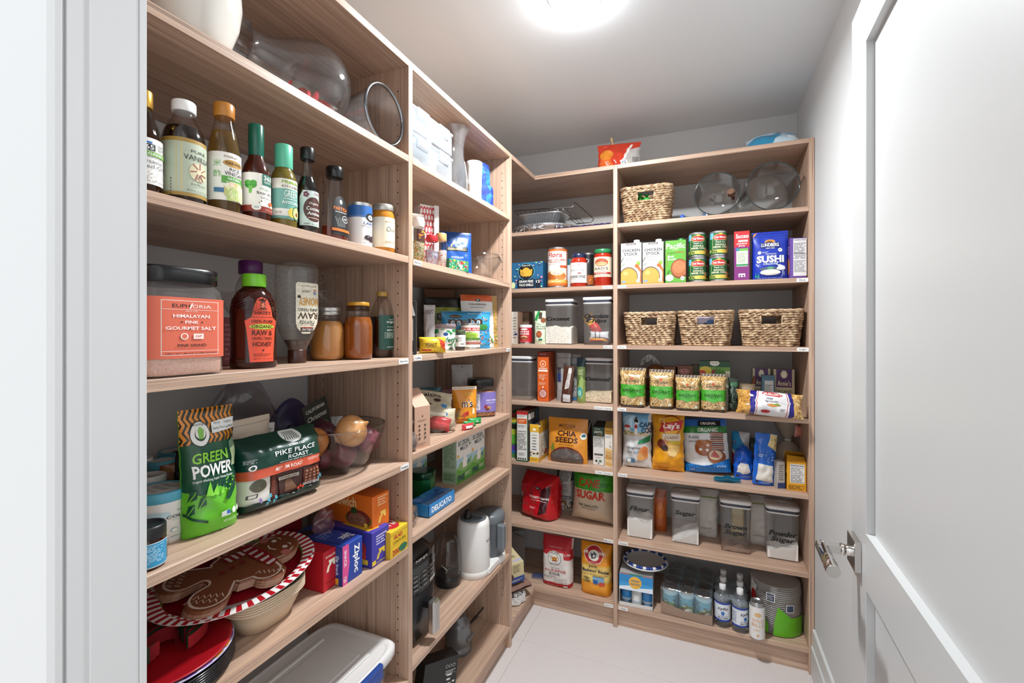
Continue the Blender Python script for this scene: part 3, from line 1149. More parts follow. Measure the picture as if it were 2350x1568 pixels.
bottle('aminos_bottle', 'black coconut aminos bottle with black cap and coconut label', 'bottle', (*at[:3], at[3] + -0.25), r, h,
       [(.94, 0), (1, .015), (1, .5), (.95, .55), (.7, .63), (.5, .70), (.44, .76), (.42, .88)], (.66, .86, 1, '#141414', .3), G('#dad6d2', edge=.5), M('#0e0907', .06), .66,
       [(.07, .5, 3.1, [P([(.1, .04), (.9, .04), (.9, .8), (.78, .97), (.22, .97), (.1, .8)], '#c9d6d0'), E(.55, .48, .33, .33, '#4f2a20'), T(.55, .63, .34, .08, 'Organic', WHT, 0, .25), T(.56, .5, .5, .1, 'Coconut', WHT, .012, .2), T(.56, .37, .46, .09, 'Aminos', WHT, .012, .2), NL(.56, .25, .4, .04, '#e9d9c8', 1),
                         *[E(.3 + .05 * cos(a), .86 + .05 * sin(a), .035, .03, '#6a2336') for a in (0, 1.3, 2.5, 3.8, 5)], T(.64, .9, .24, .07, 'TRADER', '#7a2b3a', .01), T(.55, .085, .6, .04, 'NET 8.5 FL OZ', '#3d5a3a', .01)], '#0e0907')])
at, r, h = cyl('L', zB, 733, 803, 386, d=.022)
r /= .87
bottle('agave_bottle', 'clear tapered agave syrup bottle with black label, nearly empty', 'bottle', at, r, h,
       [(.95, 0), (1, .02), (.98, .2), (.86, .45), (.72, .65), (.6, .78), (.5, .84), (.46, .87)], (.5, .86, 1, '#141414', .25), G('#e6e6e4', edge=.5), M('#6a260c', .1), .2,
       [(.1, .62, 1.5, [R(.5, .33, 1, .66, '#17181a'), E(.5, .66, .5, .33, '#17181a'), E(.5, .84, .09, .06, '#b9bcc0'), T(.5, .66, .86, .09, 'PARTIDA', '#d9772c', .015), NL(.5, .575, .7, .035, WHT, 1), E(.7, .42, .2, .09, '#e9e9e9'), E(.7, .42, .18, .075, '#17181a'), T(.7, .42, .2, .05, '100%', WHT, 0),
                          *[SP([(.3 + .08 * i * .8, .2), (.16 + .1 * i, .44 - .03 * (i % 2))], .012, '#c9cbc9') for i in range(6)], R(.5, .12, 1, .07, '#c66f2c')], None, .0)], sy=.62)
at, r, h = cyl('L', zB, 798, 854, 470, d=.03)
can('food_can', 'white and blue can of ripe pitted olives', 'can', at, r, h, fr([R(.5, .87, 1, .26, '#2a63a8'), R(.5, .72, 1, .03, '#2a63a8'), E(.6, .72, .17, .11, '#171717'), E(.6, .72, .1, .065, '#ececec'), T(.6, .72, .07, .07, 'P', '#171717', .02), T(.6, .56, .46, .07, 'LARGE', '#2a4f86', .015), NL(.6, .48, .56, .04, '#888', 1),
                                                                               *[E(x, y, .11, .065, c) for x, y, c in ((.5, .2, '#2b2026'), (.62, .16, '#372830'), (.72, .22, '#2b2026'))], E(.5, .22, .03, .02, '#8a7a80'), NL(.6, .06, .5, .03, '#888', 1)], .5), '#eceae8', turn=-.15)
at, r, h = cyl('L', zB, 853, 906.5, 473, d=.03)
jr = [(.9, 0), (1, .03), (1, .74), (.96, .8), (.84, .86), (.82, .9)]
bottle('queso_jar', 'orange cheese dip jar with silver lid and cream label', 'jar', (*at[:3], at[3] + -0.2), r, h, jr, (.9, .875, 1, '#b9b4ad', M('#bdb8b0', .35, .7)), M('#bd7a26', .15), None, 0,
       [(.14, .73, 3.6, [E(.5, .8, .12, .1, '#eadfc4'), R(.5, .5, 1, .72, '#e7dcc3'), NL(.5, .84, .3, .05, '#7a6a4a', 2), T(.5, .6, .24, .16, 'Chile', '#2d2a26', -.004, .25), T(.5, .38, .46, .14, 'Con Queso', '#2d2a26', -.004, .25), NL(.5, .18, .3, .06, '#8a7c60', 2)], '#e7dcc3')], rib=12)

# third board: salt, honey, vinegar
at, w, h = flat('L', zC, 390, 523, 612, yb=853)
salt = empty('salt_jar', 'big square clear jar of pink salt with black lid and coral label', 'jar', (-A - .006 - .066, .493, zC, pi / 2))
sr, sh = .066, .178
sp = [(sr * .96, 0), (sr, .006), (sr, .130), (sr * .97, .140), (sr * .88, .149), (sr * .86, .157)]
MB().lathe(sp, 90, sq=5.5, cap1=False).build('jar_body', G('#ece8e6', .02, .05, edge=.3), salt)
MB().lathe([(sr * .92, .003), (sr * .965, .008), (sr * .965, .128), (sr * .5, .124), (.001, .127)], 48, sq=5.5, cap1=False).build('contents', GRAIN('#e8b8a2', '#d99c86', 900, .8, '#f0cfc0'), salt)
MB().lathe([(sr * .95, .152), (sr * .97, .153), (sr * .97, .175), (sr * .93, sh)], 72, rib=.006, sq=3.5).build('lid', M('#121315', .22), salt)
label_on(salt, sp, .030, .128, 2 * pi * .98, fr([R(.5, .5, .84, .9, '#e8d9cf'), R(.5, .5, .82, .88, '#d7684f'), T(.34, .86, .26, .06, 'EUPH', '#1c1516', .01), T(.66, .86, .3, .06, 'ORIA', '#f0e2dc', .0), SP([(.47, .82), (.51, .91)], .006, '#f0e2dc'), R(.5, .80, .82, .006, '#f0e2dc'), T(.5, .775, .2, .022, 'SALT CO.', '#f0e2dc', .0),
                                                 T(.5, .695, .56, .055, 'HIMALAYAN', '#f3e9e5', .018), T(.5, .595, .22, .05, 'PINK', '#f3e9e5', .018), E(.34, .595, .014, .012, '#1c1516'), E(.66, .595, .014, .012, '#1c1516'), T(.5, .495, .74, .055, 'GOURMET SALT', '#f3e9e5', .018),
                                                 E(.38, .36, .06, .055, '#efe0da'), E(.38, .36, .04, .04, '#d7684f'), R(.6, .36, .16, .09, '#efe0da'), T(.6, .36, .1, .04, 'GF', '#d7684f', .02), T(.5, .21, .44, .045, 'FINE GRIND', '#1c1516', .015), R(.5, .12, .82, .006, '#f0e2dc'), T(.5, .075, .74, .03, 'NET WT. 80 OZ (5 LBS) 2.2 KG', '#1c1516', .005)], .235)
         + [NL(.23, .5, .05, .8, '#e9c9be', 26, 4), R(.273, .6, .016, .6, '#e0917e'), T(.30, .22, .012, .34, 'HIMALAYAN SALT', '#f3e9e5', .01, 0, 90)], '#d7684f', sq=5.5, nu=90, lift=.0008)


def hexes(x0, x1, z0, z1, s, c):
    out, j = [], 0
    z = z0
    while z < z1:
        x = x0 + (s * .87 if j % 2 else 0)
        while x < x1:
            p = [(x + s * .95 * cos(pi / 6 + a * pi / 3), z + s * .95 * 1.0 * sin(pi / 6 + a * pi / 3)) for a in range(7)]
            out.append(SP(p, s * .16, c))
            x += s * 1.74
        z += s * 1.5
        j += 1
    return out


at, r, h = cyl('L', zC, 539, 611, 601, d=.17)
bottle('honey_bottle', 'honey bottle with ribbed purple cap standing behind the others', 'bottle', at, r, h, [(.9, 0), (1, .02), (1, .6), (.95, .76), (.75, .83), (.55, .86), (.52, .88)], (.78, .87, 1, '#5a1f66', .35), G('#cfc9c4', edge=.4), M('#3a1608', .1), .3,
       [(.3, .68, 3.2, [R(.5, .9, 1, .12, '#1f6e4a'), R(.5, .5, 1, .6, '#3f2f52'), NL(.5, .5, .6, .4, '#cfc6b0', 5)], '#433358')])
at, r, h = cyl('L', zC, 530, 636, 631, yb=849)
r /= .93
hb = [(.93, 0), (1, .02), (1, .10), (.97, .13), (.97, .42), (1.0, .5), (1.0, .62), (.93, .72), (.74, .80), (.5, .855), (.44, .87), (.44, .88)]
hon = bottle('honey_bottle', 'dark honey bottle with bright green flip cap and orange label', 'bottle', (*at[:3], at[3] - .2), r, h, hb, (.5, .865, 1, '#74c42c', .3), M('#2a0b06', .07), None, 0,
             [(.07, .76, 1.6, [P([(.16, .0), (.84, .0), (.93, .45), (.98, .62), (.80, .68), (.74, .84), (.66, .95), (.5, .99), (.34, .95), (.26, .84), (.2, .68), (.02, .62), (.07, .45)], '#df5437'), E(.5, .87, .07, .055, '#5b231c'), E(.5, .855, .05, .048, '#df7a5a'), P([(.38, .8), (.62, .8), (.56, .825), (.44, .825)], '#5b231c'),
                                T(.5, .745, .44, .05, "NATE'S", '#4c1d15', .012), NL(.5, .68, .6, .02, '#6a2a1e', 1), T(.5, .615, .6, .045, '100% PURE', '#45190f', .012), E(.5, .535, .36, .042, '#b7c944'), T(.5, .535, .6, .05, 'ORGANIC', '#3a1a10', .02), T(.5, .44, .58, .075, 'RAW &', '#45190f', .02), T(.5, .355, .58, .04, 'UNFILTERED', '#45190f', .012), T(.5, .27, .54, .07, 'HONEY', '#45190f', .02),
                                E(.5, .175, .03, .015, '#45190f'), NL(.5, .105, .5, .045, '#6a2a1e', 2), T(.5, .045, .5, .022, 'NET WT 32 oz (2 lb)', '#45190f', .005)])], sy=.8)
HC = G('#e9e5df', .04, .10, '#d9d4cc', edge=.5)
b = MB()
art(b, hexes(.02, .98, .05, .95, .034, '#6d2516'), wrap([(x * r, z * h) for x, z in hb], .56 * h, .8 * h, 2.6, -1.2, 2, .8), 40, 10)
b.build('comb_relief', M('#43140c', .15), hon)
at, r, h = cyl('L', zC, 630, 734, 606, yb=838)
r *= .98
inv = empty('honey_bottle', 'empty upside-down clear honey bottle standing on its cap', 'bottle', (*at[:3], at[3] - .15))
ip = [(.42, .13), (.5, .17), (.74, .27), (.95, .40), (1, .5), (1, .78), (.99, .95), (.9, .995), (.5, 1), (.01, 1)]
ipr = [(a * r, c * h) for a, c in ip]
MB().lathe(ipr, 48, sy=.72, sq=2.8, cap0=False, cap1=False).build('bottle_body', HC, inv)
MB().lathe([(.38 * r, .13 * h), (.46 * r, .17 * h), (.64 * r, .235 * h), (.01, .235 * h)], 40, sy=.72, cap1=False).build('contents', M('#2f1006', .08), inv)
MB().lathe([(.43 * r, 0), (.45 * r, .003), (.45 * r, .13 * h), (.42 * r, .135 * h)], 40, sy=.8).build('cap', M('#3a1c12', .3), inv)
b = MB()
art(b, hexes(.02, .98, .02, .98, .028, '#8b857d'), wrap(ipr, .3 * h, .93 * h, 4.6, 0, 2.8, .72), 50, 14)
b.build('comb_relief', G('#b9b4ac', refl=.6), inv)
b = MB()
art(b, [P([(.06, .1), (.3, .0), (.7, .0), (.94, .1), (1, .2), (1, .96), (.95, 1), (.05, 1), (0, .96), (0, .2)], '#e9e3cf'), R(.5, .08, .62, .085, '#221d1b'), T(.5, .08, .5, .05, 'KIRKLAND', '#f0ece2', .015, 0, 180), R(.5, .118, .5, .02, '#b3262a'), T(.47, .21, .66, .10, 'Florida', '#2d2722', -.004, .2, 180), T(.5, .355, .86, .13, 'RAW', '#4a3020', .012, 0, 180),
        T(.5, .47, .86, .055, 'UNFILTERED', '#2d2722', .01, 0, 180), T(.52, .63, .84, .15, 'HONEY', '#d59a32', .02, 0, 180), E(.12, .72, .06, .03, '#2d2722'), R(.76, .8, .12, .05, '#7a8fc0'), R(.76, .855, .12, .03, '#c9736a'), NL(.42, .83, .4, .05, '#4a443a', 2), T(.5, .94, .6, .03, 'NET WT 3 LB (1.36 KG)', '#4a443a', .0, 0, 180)],
    wrap(ipr, .295 * h, .80 * h, 1.25, .12, 2.8, .72), 16, 12)
b.build('label', PR(.4), inv)


def mason(name, label, px0, px1, yt, yb, stuff, lidm, band):
    at, r, h = cyl('L', zC, px0, px1, yt, yb=yb)
    pr = [(.82, 0), (.93, .02), (1, .1), (1, .58), (.93, .68), (.76, .76), (.72, .8), (.72, .86)]
    o = bottle(name, label, 'jar', at, r, h, pr, None, G('#ece6dc', edge=.4), stuff, .74, inset=.97)
    q = MB().lathe([(.73 * r, .85 * h), (.77 * r, .855 * h), (.77 * r, .92 * h), (.745 * r, .925 * h), (.745 * r, .94 * h)], 64, rib=.006)
    q.build('screw_band', band, o)
    MB().lathe([(.745 * r, .938 * h), (.755 * r, .945 * h), (.755 * r, .985 * h), (.72 * r, h)], 40).build('lid', lidm, o)
    b = MB()
    prr = [(a * r, c * h) for a, c in pr]
    art(b, [SP([(.5 + .42 * cos(a * pi / 12), .5 + .42 * sin(a * pi / 12)) for a in range(25)], .02, '#ffffff'), T(.5, .52, .6, .2, 'Ball', '#ffffff', -.004, .3)], wrap(prr, .2 * h, .56 * h, 1.1, .15), 8, 6)
    b.build('embossing', G('#f2e6d2', refl=1.6), o)
    return o


mason('mason_jar', 'mason jar of cloudy tan stock with silver lid', 709, 792.5, 707, 830, M('#b07a42', .15), M('#c9c9c7', .3, .8), M('#bfbfbd', .3, .9))
mason('mason_jar', 'mason jar of clear amber syrup with gold lid', 787, 856.5, 695, 828, M('#8c4a15', .1), M('#c9902c', .35, .2), G('#cdb89a', edge=.3))
at, r, h = cyl('L', zC, 850, 904, 671, yb=823)
bottle('cider_vinegar_bottle', 'brown cider vinegar bottle with tan cap and dark green label', 'bottle', (*at[:3], at[3] + 0), r, h,
       [(.92, 0), (1, .02), (1, .6), (.97, .66), (.8, .78), (.56, .87), (.42, .92), (.38, .94)], (.47, .93, 1, '#b08a3e', .4), G('#d8ccbe', edge=.45), M('#2b1108', .08), .62,
       [(.12, .64, 2.4, [R(.5, .5, 1, 1, '#17473b'), T(.5, .88, .24, .03, 'Good &', '#e6ece6', 0), T(.5, .8, .44, .085, 'organic', '#e9eee9', .012), NL(.5, .66, .4, .03, '#d6e0d6', 1), T(.54, .57, .5, .07, 'apple cider', '#e9eee9', .008), R(.5, .42, .56, .16, '#d6e0d6'), R(.5, .42, .54, .145, '#17473b'), NL(.5, .42, .44, .12, '#d6e0d6', 3), NL(.5, .08, .4, .04, '#d6e0d6', 1)])])
b = MB().grid(lambda u, v: (.10 * (u - .5), .02 * sin(5 * u + 2 * v) * v, .135 + .06 * v * (.6 + .4 * sin(3 * u + 1))), 14, 8)
b.grid(lambda u, v: (.09 * (u - .5), .015, .0 + .136 * v), 4, 8)
fb = tag(b.build('plastic_bag', G('#cfccc8', .12, .12), None, (-1.01, onL(766, .24)[1], zC, ), (0, 0, pi / 2)), 'crinkled clear plastic bag behind the tan mason jar', 'bag')
at, w, h = flat('L', zC, 524, 548, 730, d=.16)
carton('tea_box', 'dark red box half hidden behind the salt jar', 'box', at, .05, h, .06, '#7d2a33', [NL(.5, .5, .8, .8, '#a86a70', 8)])
# fourth board: powders, coffee, onions
def tub(name, label, px0, px1, yt, z, yb, lidc, bodyc, ops=(), span=3.0, lidfrac=.2, d=None, topops=(), turn=0.0, liquid=None, lidm=None, neck=1.0):
    at, r, h = cyl('L', z, px0, px1, yt, yb=yb, d=d)
    root = empty(name, label, 'jar', at, turn=turn)
    lf = 1 - lidfrac
    pr = [(.95 * r * neck, 0), (r * neck, .004), (r * neck, lf * h)]
    MB().lathe(pr, 44).build('tub_body', liquid or M(bodyc, .3), root)
    q = MB().lathe([(r * .99, lf * h), (r * 1.01, lf * h + .001), (r * 1.01, h - .003), (r * .97, h), (r * .86, h), (r * .84, h - .0015), (.001, h - .0015)], 60, rib=.003, cap1=False)
    lid = q.build('lid', lidm or M(lidc, .35), root)
    if topops:
        b = MB()
        art(b, topops, lambda x, y, e: ((x - .5) * 1.6 * r, (y - .5) * 1.6 * r, h - .0012 + e), smooth=False)
        b.build('lid_label', PR(.4), lid)
    if ops:
        label_on(root, pr, .06 * h, lf * h - .004, span, ops)
    return root, at, r, h


LT = [E(.5, .5, .5, .5, '#c9cac6'), *[NL(.5, .5, .16 * 1, .5, '#7f8488', 9, s) if 0 else NL(.26 + .24 * s, .5, .14, .56, '#7c8286', 10, s) for s in range(3)]]
tub('supplement_jar', 'small brown jar with black lid and blue label by the jamb', 288, 383, 1204, zD, 1318, '#17191b', '#2d130c',
    [R(.5, .5, 1, .98, '#e9ebec'), R(.47, .5, .8, .92, '#3493bf'), NL(.47, .55, .6, .7, '#bfe0ee', 12), *[R(.905 + .0, .12 + .045 * i, .1, .012 + .016 * (i * 7 % 3), '#222') for i in range(17)]], 3.2, .3, liquid=M('#2d130c', .1), lidm=M('#17191b', .4), turn=-.35)
tub('supplement_tub', 'white colostrum tub with sky-blue screw lid', 298, 437.5, 1120, zD, 1258, '#56a9c2', '#e8e7e3',
    [E(.24, .72, .14, .13, '#b8d6df'), E(.34, .74, .1, .08, '#b8d6df'), P([(.62, .95), (.66, .86), (.7, .95)], '#4b9db6'), T(.66, .8, .3, .035, 'WONDERCOW', '#2b4b5c', .005), T(.66, .65, .54, .085, 'COLOSTRUM', '#21353f', .015), T(.66, .55, .4, .045, 'Restore & Repair', '#9fb4b8', 0), T(.66, .46, .2, .035, 'POWDER', '#2b4b5c', .005), R(.5, .37, .9, .004, '#d8c9ac'), R(.5, .17, .9, .004, '#d8c9ac'),
     E(.48, .27, .045, .055, '#7fa9b8'), E(.48, .27, .036, .044, '#e8e7e3'), E(.68, .27, .045, .055, '#7fa9b8'), E(.68, .27, .036, .044, '#e8e7e3'), NL(.5, .1, .7, .04, '#5f8796', 1)], 3.0, .2, topops=LT)
tub('pill_bottle', 'dark bottle with flat white ribbed cap behind the white tub', 306, 383, 1090, zD, None, '#d2d2d0', '#1a1416', (), 3, .16, d=.17, liquid=M('#1c1518', .12))
tub('pill_bottle', 'orange-red bottle with small white cap at the back', 296, 352, 1052, zD, None, '#d4d4d1', '#c43a22', (), 3, .22, d=.25, liquid=M('#c43a22', .3))
tub('supplement_tub', 'blue-lidded white tub behind the dropper bottle', 338, 405, 1056, zD, None, '#4f9cb2', '#d9d6d0', (), 3, .22, d=.215, topops=LT)
tub('supplement_tub', 'blue-lidded tub against the back wall by the spout', 362, 440, 1033, zD, None, '#4f9cb2', '#d9d6d0', (), 3, .2, d=.28, topops=LT)
at, r, h = cyl('L', zD, 389, 430, 1037, d=.165)
dr = bottle('dropper_bottle', 'black glass dropper bottle with rubber bulb', 'bottle', at, r, h, [(.95, 0), (1, .02), (1, .4), (.9, .48), (.55, .55), (.42, .58)], (.5, .56, .70, '#111', .4), M('#0d0a0a', .1))
MB().lathe([(.38 * r, .7 * h), (.42 * r, .75 * h), (.4 * r, .9 * h), (.28 * r, .98 * h), (.01, h)], 20, cap1=False).build('rubber_bulb', M('#101010', .6), dr)
at, w, h = flat('L', zD, 417, 452, 1062, d=.19)
bag('snack_pouch', 'crumpled brown pouch behind the green powder pouch', 'pouch', at, .08, h, .05, '#7a4a20', [R(.5, .9, 1, .1, '#8a5a2a')], 'stand', 3, .006)
# green powder pouch leaning on its neighbours
at, w, h = flat('L', zD, 440, 557, 1000, yb=1226)
TG = [SP([(x, .70 + .02 * (i % 2)), (x + .07, .76), (x - .0, .82), (x + .07, .88), (x + .02, .93), (x + .09, 1.0)], .03 + .006 * (i % 3), '#1e2a20') for i, x in enumerate([-.04 + .088 * k for k in range(12)])]
bag('powder_pouch', 'green superfood powder pouch with orange tiger-striped top', 'pouch', at, w, .225, .06, '#5cae28',
    [R(.5, .86, 1, .3, '#e08c30'), *TG, R(.5, .52, 1, .4, '#124a33'), P([(0, .0), (1, .0), (1, .34), (.8, .3), (.55, .36), (.3, .3), (0, .36)], '#62b82a'),
     E(.3, .8, .17, .105, '#1d2b20'), E(.3, .8, .155, .096, '#e9e9e4'), E(.3, .8, .09, .058, '#1d3a28'), E(.3, .81, .08, .05, '#e9e9e4'), P([(.27, .76), (.33, .76), (.36, .83), (.3, .86), (.25, .83)], '#7ab648'), T(.3, .875, .2, .018, 'KULI KULI', '#1d2b20', .01),
     P([(.5, .79), (.96, .81), (.98, .9), (.52, .88)], '#dfe3e2'), T(.74, .865, .36, .024, 'Moringa, Wheatgrass,', '#222', .0), T(.74, .825, .4, .024, 'Barley Grass Local Blend', '#222', .0),
     P([(.8, .7), (.93, .73), (.96, .5), (.84, .5)], '#b9cfa0'), P([(.8, .7), (.93, .73), (.93, .66), (.81, .64)], '#64806a'), T(.44, .61, .62, .085, 'GREEN', '#8ad13a', .02), T(.48, .505, .72, .1, 'POWER', '#f1f3f0', .03), T(.48, .43, .74, .026, 'Organic Alkalizing Super Greens Powder', '#e6efe6', .005),
     *[P([(x - .06, y - .03), (x - .03, y + .05), (x + .05, y + .06), (x + .06, y - .01)], '#124a33') for x, y in ((.1, .31), (.24, .25), (.08, .2))], *[SP([(x - .06, y - .04), (x + .04, y + .045)], .01, '#7cc93a') for x, y in ((.1, .31), (.24, .25), (.08, .2))], SP([(-.02, .2), (.1, .15), (.3, .11)], .02, '#124a33'),
     *[P([(.3 + .12 * k, .31), (.38 + .12 * k, .42 - .03 * k), (.44 + .08 * k, .3)], '#7cc93a') for k in range(3)], SC_(.76, .36, .26, .12, 8, ['#62b82a', '#124a33', '#7cc93a'], 34, .6, .04, .09), P([(.62, .26), (.7, .24), (.86, .32), (.78, .35)], '#124a33'),
     R(.63, .135, .17, .045, '#d8e2d8'), R(.68, .14, .07, .03, '#3b66a3'), E(.8, .14, .05, .026, '#e5ece2'), E(.91, .145, .045, .024, '#e5ece2'), T(.78, .07, .36, .028, 'NET WT. 6 OZ (170g)', '#cfe8b8', .01)], 'stand', 11, .007, rough=.25, tilt=(-.06, 0), turn=-.12)
at, w, h = flat('L', zD, 538, 640, 962, d=.125)
bag('powder_pouch', 'plain beige pouch with torn open top behind the coffee bag', 'pouch', at, w, h, .05, '#c9b9a6', [T(.5, .62, .34, .03, 'CHOCOLATE FUDGE', '#4a443e', .005), R(.5, .93, 1, .012, '#a8998a'), R(.5, .58, .3, .006, '#4a443e')], 'stand', 5, .006, turn=.08)
at, w, h = flat('L', zD, 562, 745, 1004, yb=1160)
IL = random.Random(4)
bag('coffee_bag', 'dark green coffee bag with street scene and orange stripe', 'bag', at, w, h, .085, '#10392f',
    [R(.5, .24, 1, .42, '#4b2c26'), R(.14, .27, .3, .36, '#cfcac2'), E(.16, .33, .09, .09, '#5a5a48'), R(.1, .2, .1, .05, '#2b2622'), R(.1, .2, .07, .035, '#cfcac2'), *[R(.33, .1 + .03 * k, .05, .02, '#7d4233') for k in range(11)], P([(.4, .1), (.66, .12), (.66, .36), (.4, .34)], '#3a211c'), R(.52, .34, .24, .05, '#a9a298'), T(.52, .34, .2, .03, 'STARBUCKS', '#5a3c34', .005), P([(.45, .14), (.6, .14), (.55, .3), (.48, .3)], '#6b4a35'), R(.8, .28, .22, .24, '#5c2d25'), *[R(.72 + .05 * (k % 4), .2 + .05 * (k // 4), .03, .03, '#9a6a50') for k in range(16)],
     P([(.0, .02), (1, .02), (1, .1), (.9, .14), (.8, .08), (.7, .14), (.55, .06), (.4, .12), (.25, .05), (.1, .12), (0, .08)], '#152e28'), *[E(.22 + .03 * k, .06 + .05 * (k % 3), .016, .03, '#57a7bd') for k in range(5)], *[E(.86 + .025 * k, .2 + .03 * (k % 2), .014, .025, '#4f96b0') for k in range(4)], *[E(.6 + .03 * k, .14 + .02 * (k % 2), .014, .022, '#c2432c') for k in range(3)], E(.16, .14, .014, .03, '#8a6aa8'),
     R(.5, .5, 1, .13, '#bf5138'), T(.5, .5, .32, .05, 'MEDIUM ROAST', '#f0e4dc', .008), NL(.84, .52, .2, .04, '#e9c9bd', 2), R(.5, .8, 1, .47, '#10392f'), E(.62, .93, .12, .1, '#e6e9e6'), *[SP([(.53 + .025 * k, .87), (.555 + .02 * k, .98)], .008, '#10392f') for k in range(7)], T(.62, .80, .2, .03, 'STARBUCKS', '#e6e9e6', .01), T(.6, .72, .5, .07, 'PIKE PLACE', '#eef0ee', .008), T(.62, .635, .24, .055, 'ROAST', '#eef0ee', .008), NL(.6, .585, .44, .016, '#c9d4ce', 1),
     E(.1, .6, .035, .04, '#e6e9e6'), E(.1, .6, .02, .024, '#10392f'), NL(.08, .69, .1, .06, '#c9d4ce', 3), T(.75, .17, .2, .04, 'WHOLE BEAN', '#e9e9e6', .005)], 'brick', 21, .009, rough=.3, tilt=(-.1, 0), turn=-.08)
# clear produce bag slumped at the back
b = MB()
so = 3.0
b.grid(lambda u, v: (.42 * (u - .5) * (1 - .45 * v), .05 - .10 * sin(pi * u) * (1 - v) + .02 * noise.noise(Vector((u * 6, v * 6, so))), .22 * v * (.45 + .75 * sin(pi * min(1, u * .9 + .12)) ** 1.3) + .014 * noise.noise(Vector((u * 9, v * 9, 7)))), 40, 26)
b.grid(lambda u, v: (.42 * (.5 - u) * (1 - .45 * v), .07 + .02 * noise.noise(Vector((u * 5, v * 6, 9))), .215 * v * (.45 + .75 * sin(pi * min(1, (1 - u) * .9 + .12)) ** 1.3) + .014 * noise.noise(Vector((u * 9, v * 9, 3)))), 40, 20)
pbag = empty('produce_bag', 'crinkled clear plastic produce bag with purple netting at the back', 'bag', (-1.02, onL(618, .2)[1] + .03, zD, pi / 2))
b.build('film', G('#bdb9bd', .1, .16, '#8f8a94', 1.6), pbag)
b = MB()
b.grid(lambda u, v: (.10 + .13 * (u - .5), .025 - .035 * sin(pi * u) * sin(pi * min(1, v + .1)), .02 + .15 * v * (.8 + .3 * sin(pi * u))), 14, 10)
b.build('netting', G('#8a80b0', .3, .5, '#3d3470', .8), pbag)
b = MB()
b.grid(lambda u, v: (-.12 + .14 * (u - .5), .015 - .03 * sin(pi * u), .01 + .11 * v * (.55 + .5 * u)), 12, 8)
b.build('netting', G('#8a80b0', .3, .5, '#3d3470', .8), pbag)
b = MB()
art(b, [R(.5, .5, 1, 1, '#1b211b'), T(.5, .8, .8, .1, 'CALIFORNIA', '#cfd2c4', .005), T(.5, .58, .8, .14, 'Christmas', '#d8d8cc', 0, .2), E(.5, .24, .4, .16, '#54703a'), E(.6, .2, .2, .1, '#83934c')], on_rect((.10, -.045, .07), (.96, 0, .28), (-.28, 0, .96), .085, .10), 4, 4)
b.build('bag_label', PR(.3), pbag)
b = MB()
art(b, [R(.5, .5, 1, 1, '#dcdcd8'), NL(.5, .6, .6, .3, '#333', 3)], on_rect((-.045, -.055, .10), (.98, 0, -.1), (.1, 0, .98), .022, .05), 1, 1)
b.build('price_sticker', PR(.3), pbag)
# bowl of onions
at, r, h = cyl('L', zD, 640, 892, 972, d=.03)
bx, by, br, bh = -.905, .957, .124, .118
bowl = empty('glass_bowl', 'wide clear glass bowl holding onions', 'bowl', (bx, by, zD, 0))
bp = [(.06, 0), (.064, .003), (.083, .025), (.103, .06), (.117, .092), (br, bh)]
b = MB().lathe(bp, 64, cap0=True, cap1=False)
b.lathe([(q - .003, z + .002) for q, z in bp][::-1], 64, cap0=False, cap1=False)
b.build('bowl_wall', G('#eceeee', edge=.5, refl=.9), bowl)
MB().tube([((br - .001) * cos(2 * pi * i / 64), (br - .001) * sin(2 * pi * i / 64), bh) for i in range(64)], .0022, 6, closed=True).build('rim', G('#c4c8c8', edge=.4, refl=2.0), bowl)


def onion(label, x, y, z, r, c1, c2, rx, rz, roots=False):
    o = empty('onion', label, 'onion', (x, y, z, rz), 'onions in the glass bowl', tilt=(rx, 0))
    pr = [(.02, -r * .9), (r * .35, -r * .86), (r * .7, -r * .66), (r * .95, -r * .28), (r, 0), (r * .93, r * .36), (r * .68, r * .68), (r * .36, r * .86), (r * .16, r * .98), (r * .1, r * 1.12), (r * .05, r * 1.2)]
    k = ('onion', c1, c2)
    if k not in _mats:
        m, nt, bs = newmat('onion_skin')
        tc = nt.nodes.new('ShaderNodeTexCoord')
        mp = nt.nodes.new('ShaderNodeMapping'); mp.inputs['Scale'].default_value = (90, 90, 6)
        n = nt.nodes.new('ShaderNodeTexNoise'); n.inputs['Scale'].default_value = 1; n.inputs['Detail'].default_value = 4
        mx = nt.nodes.new('ShaderNodeMix'); mx.data_type = 'RGBA'
        mx.inputs[6].default_value = (*lin(c1), 1); mx.inputs[7].default_value = (*lin(c2), 1)
        rp = nt.nodes.new('ShaderNodeMapRange'); rp.inputs[1].default_value, rp.inputs[2].default_value = .35, .65
        for a, bb_ in ((tc.outputs['Object'], mp.inputs[0]), (mp.outputs[0], n.inputs['Vector']), (n.outputs[0], rp.inputs[0]), (rp.outputs[0], mx.inputs[0]), (mx.outputs[2], bs.inputs['Base Color'])):
            nt.links.new(a, bb_)
        bs.inputs['Roughness'].default_value = .28
        _mats[k] = m
    MB().lathe(pr, 32).build('bulb', _mats[k], o)
    if roots:
        b = MB()
        rn = random.Random(2)
        for i in range(26):
            a = rn.uniform(0, 2 * pi)
            q = rn.uniform(.3, 1)
            b.tube([(0.004 * cos(a), .004 * sin(a), -r * .9), (r * .3 * q * cos(a), r * .3 * q * sin(a), -r * (.93 + .1 * rn.random())), (r * .55 * q * cos(a + .3), r * .55 * q * sin(a + .3), -r * (.85 + .2 * rn.random()))], .0008, 4)
        b.build('roots', M('#d9c49a', .8), o)
    return o


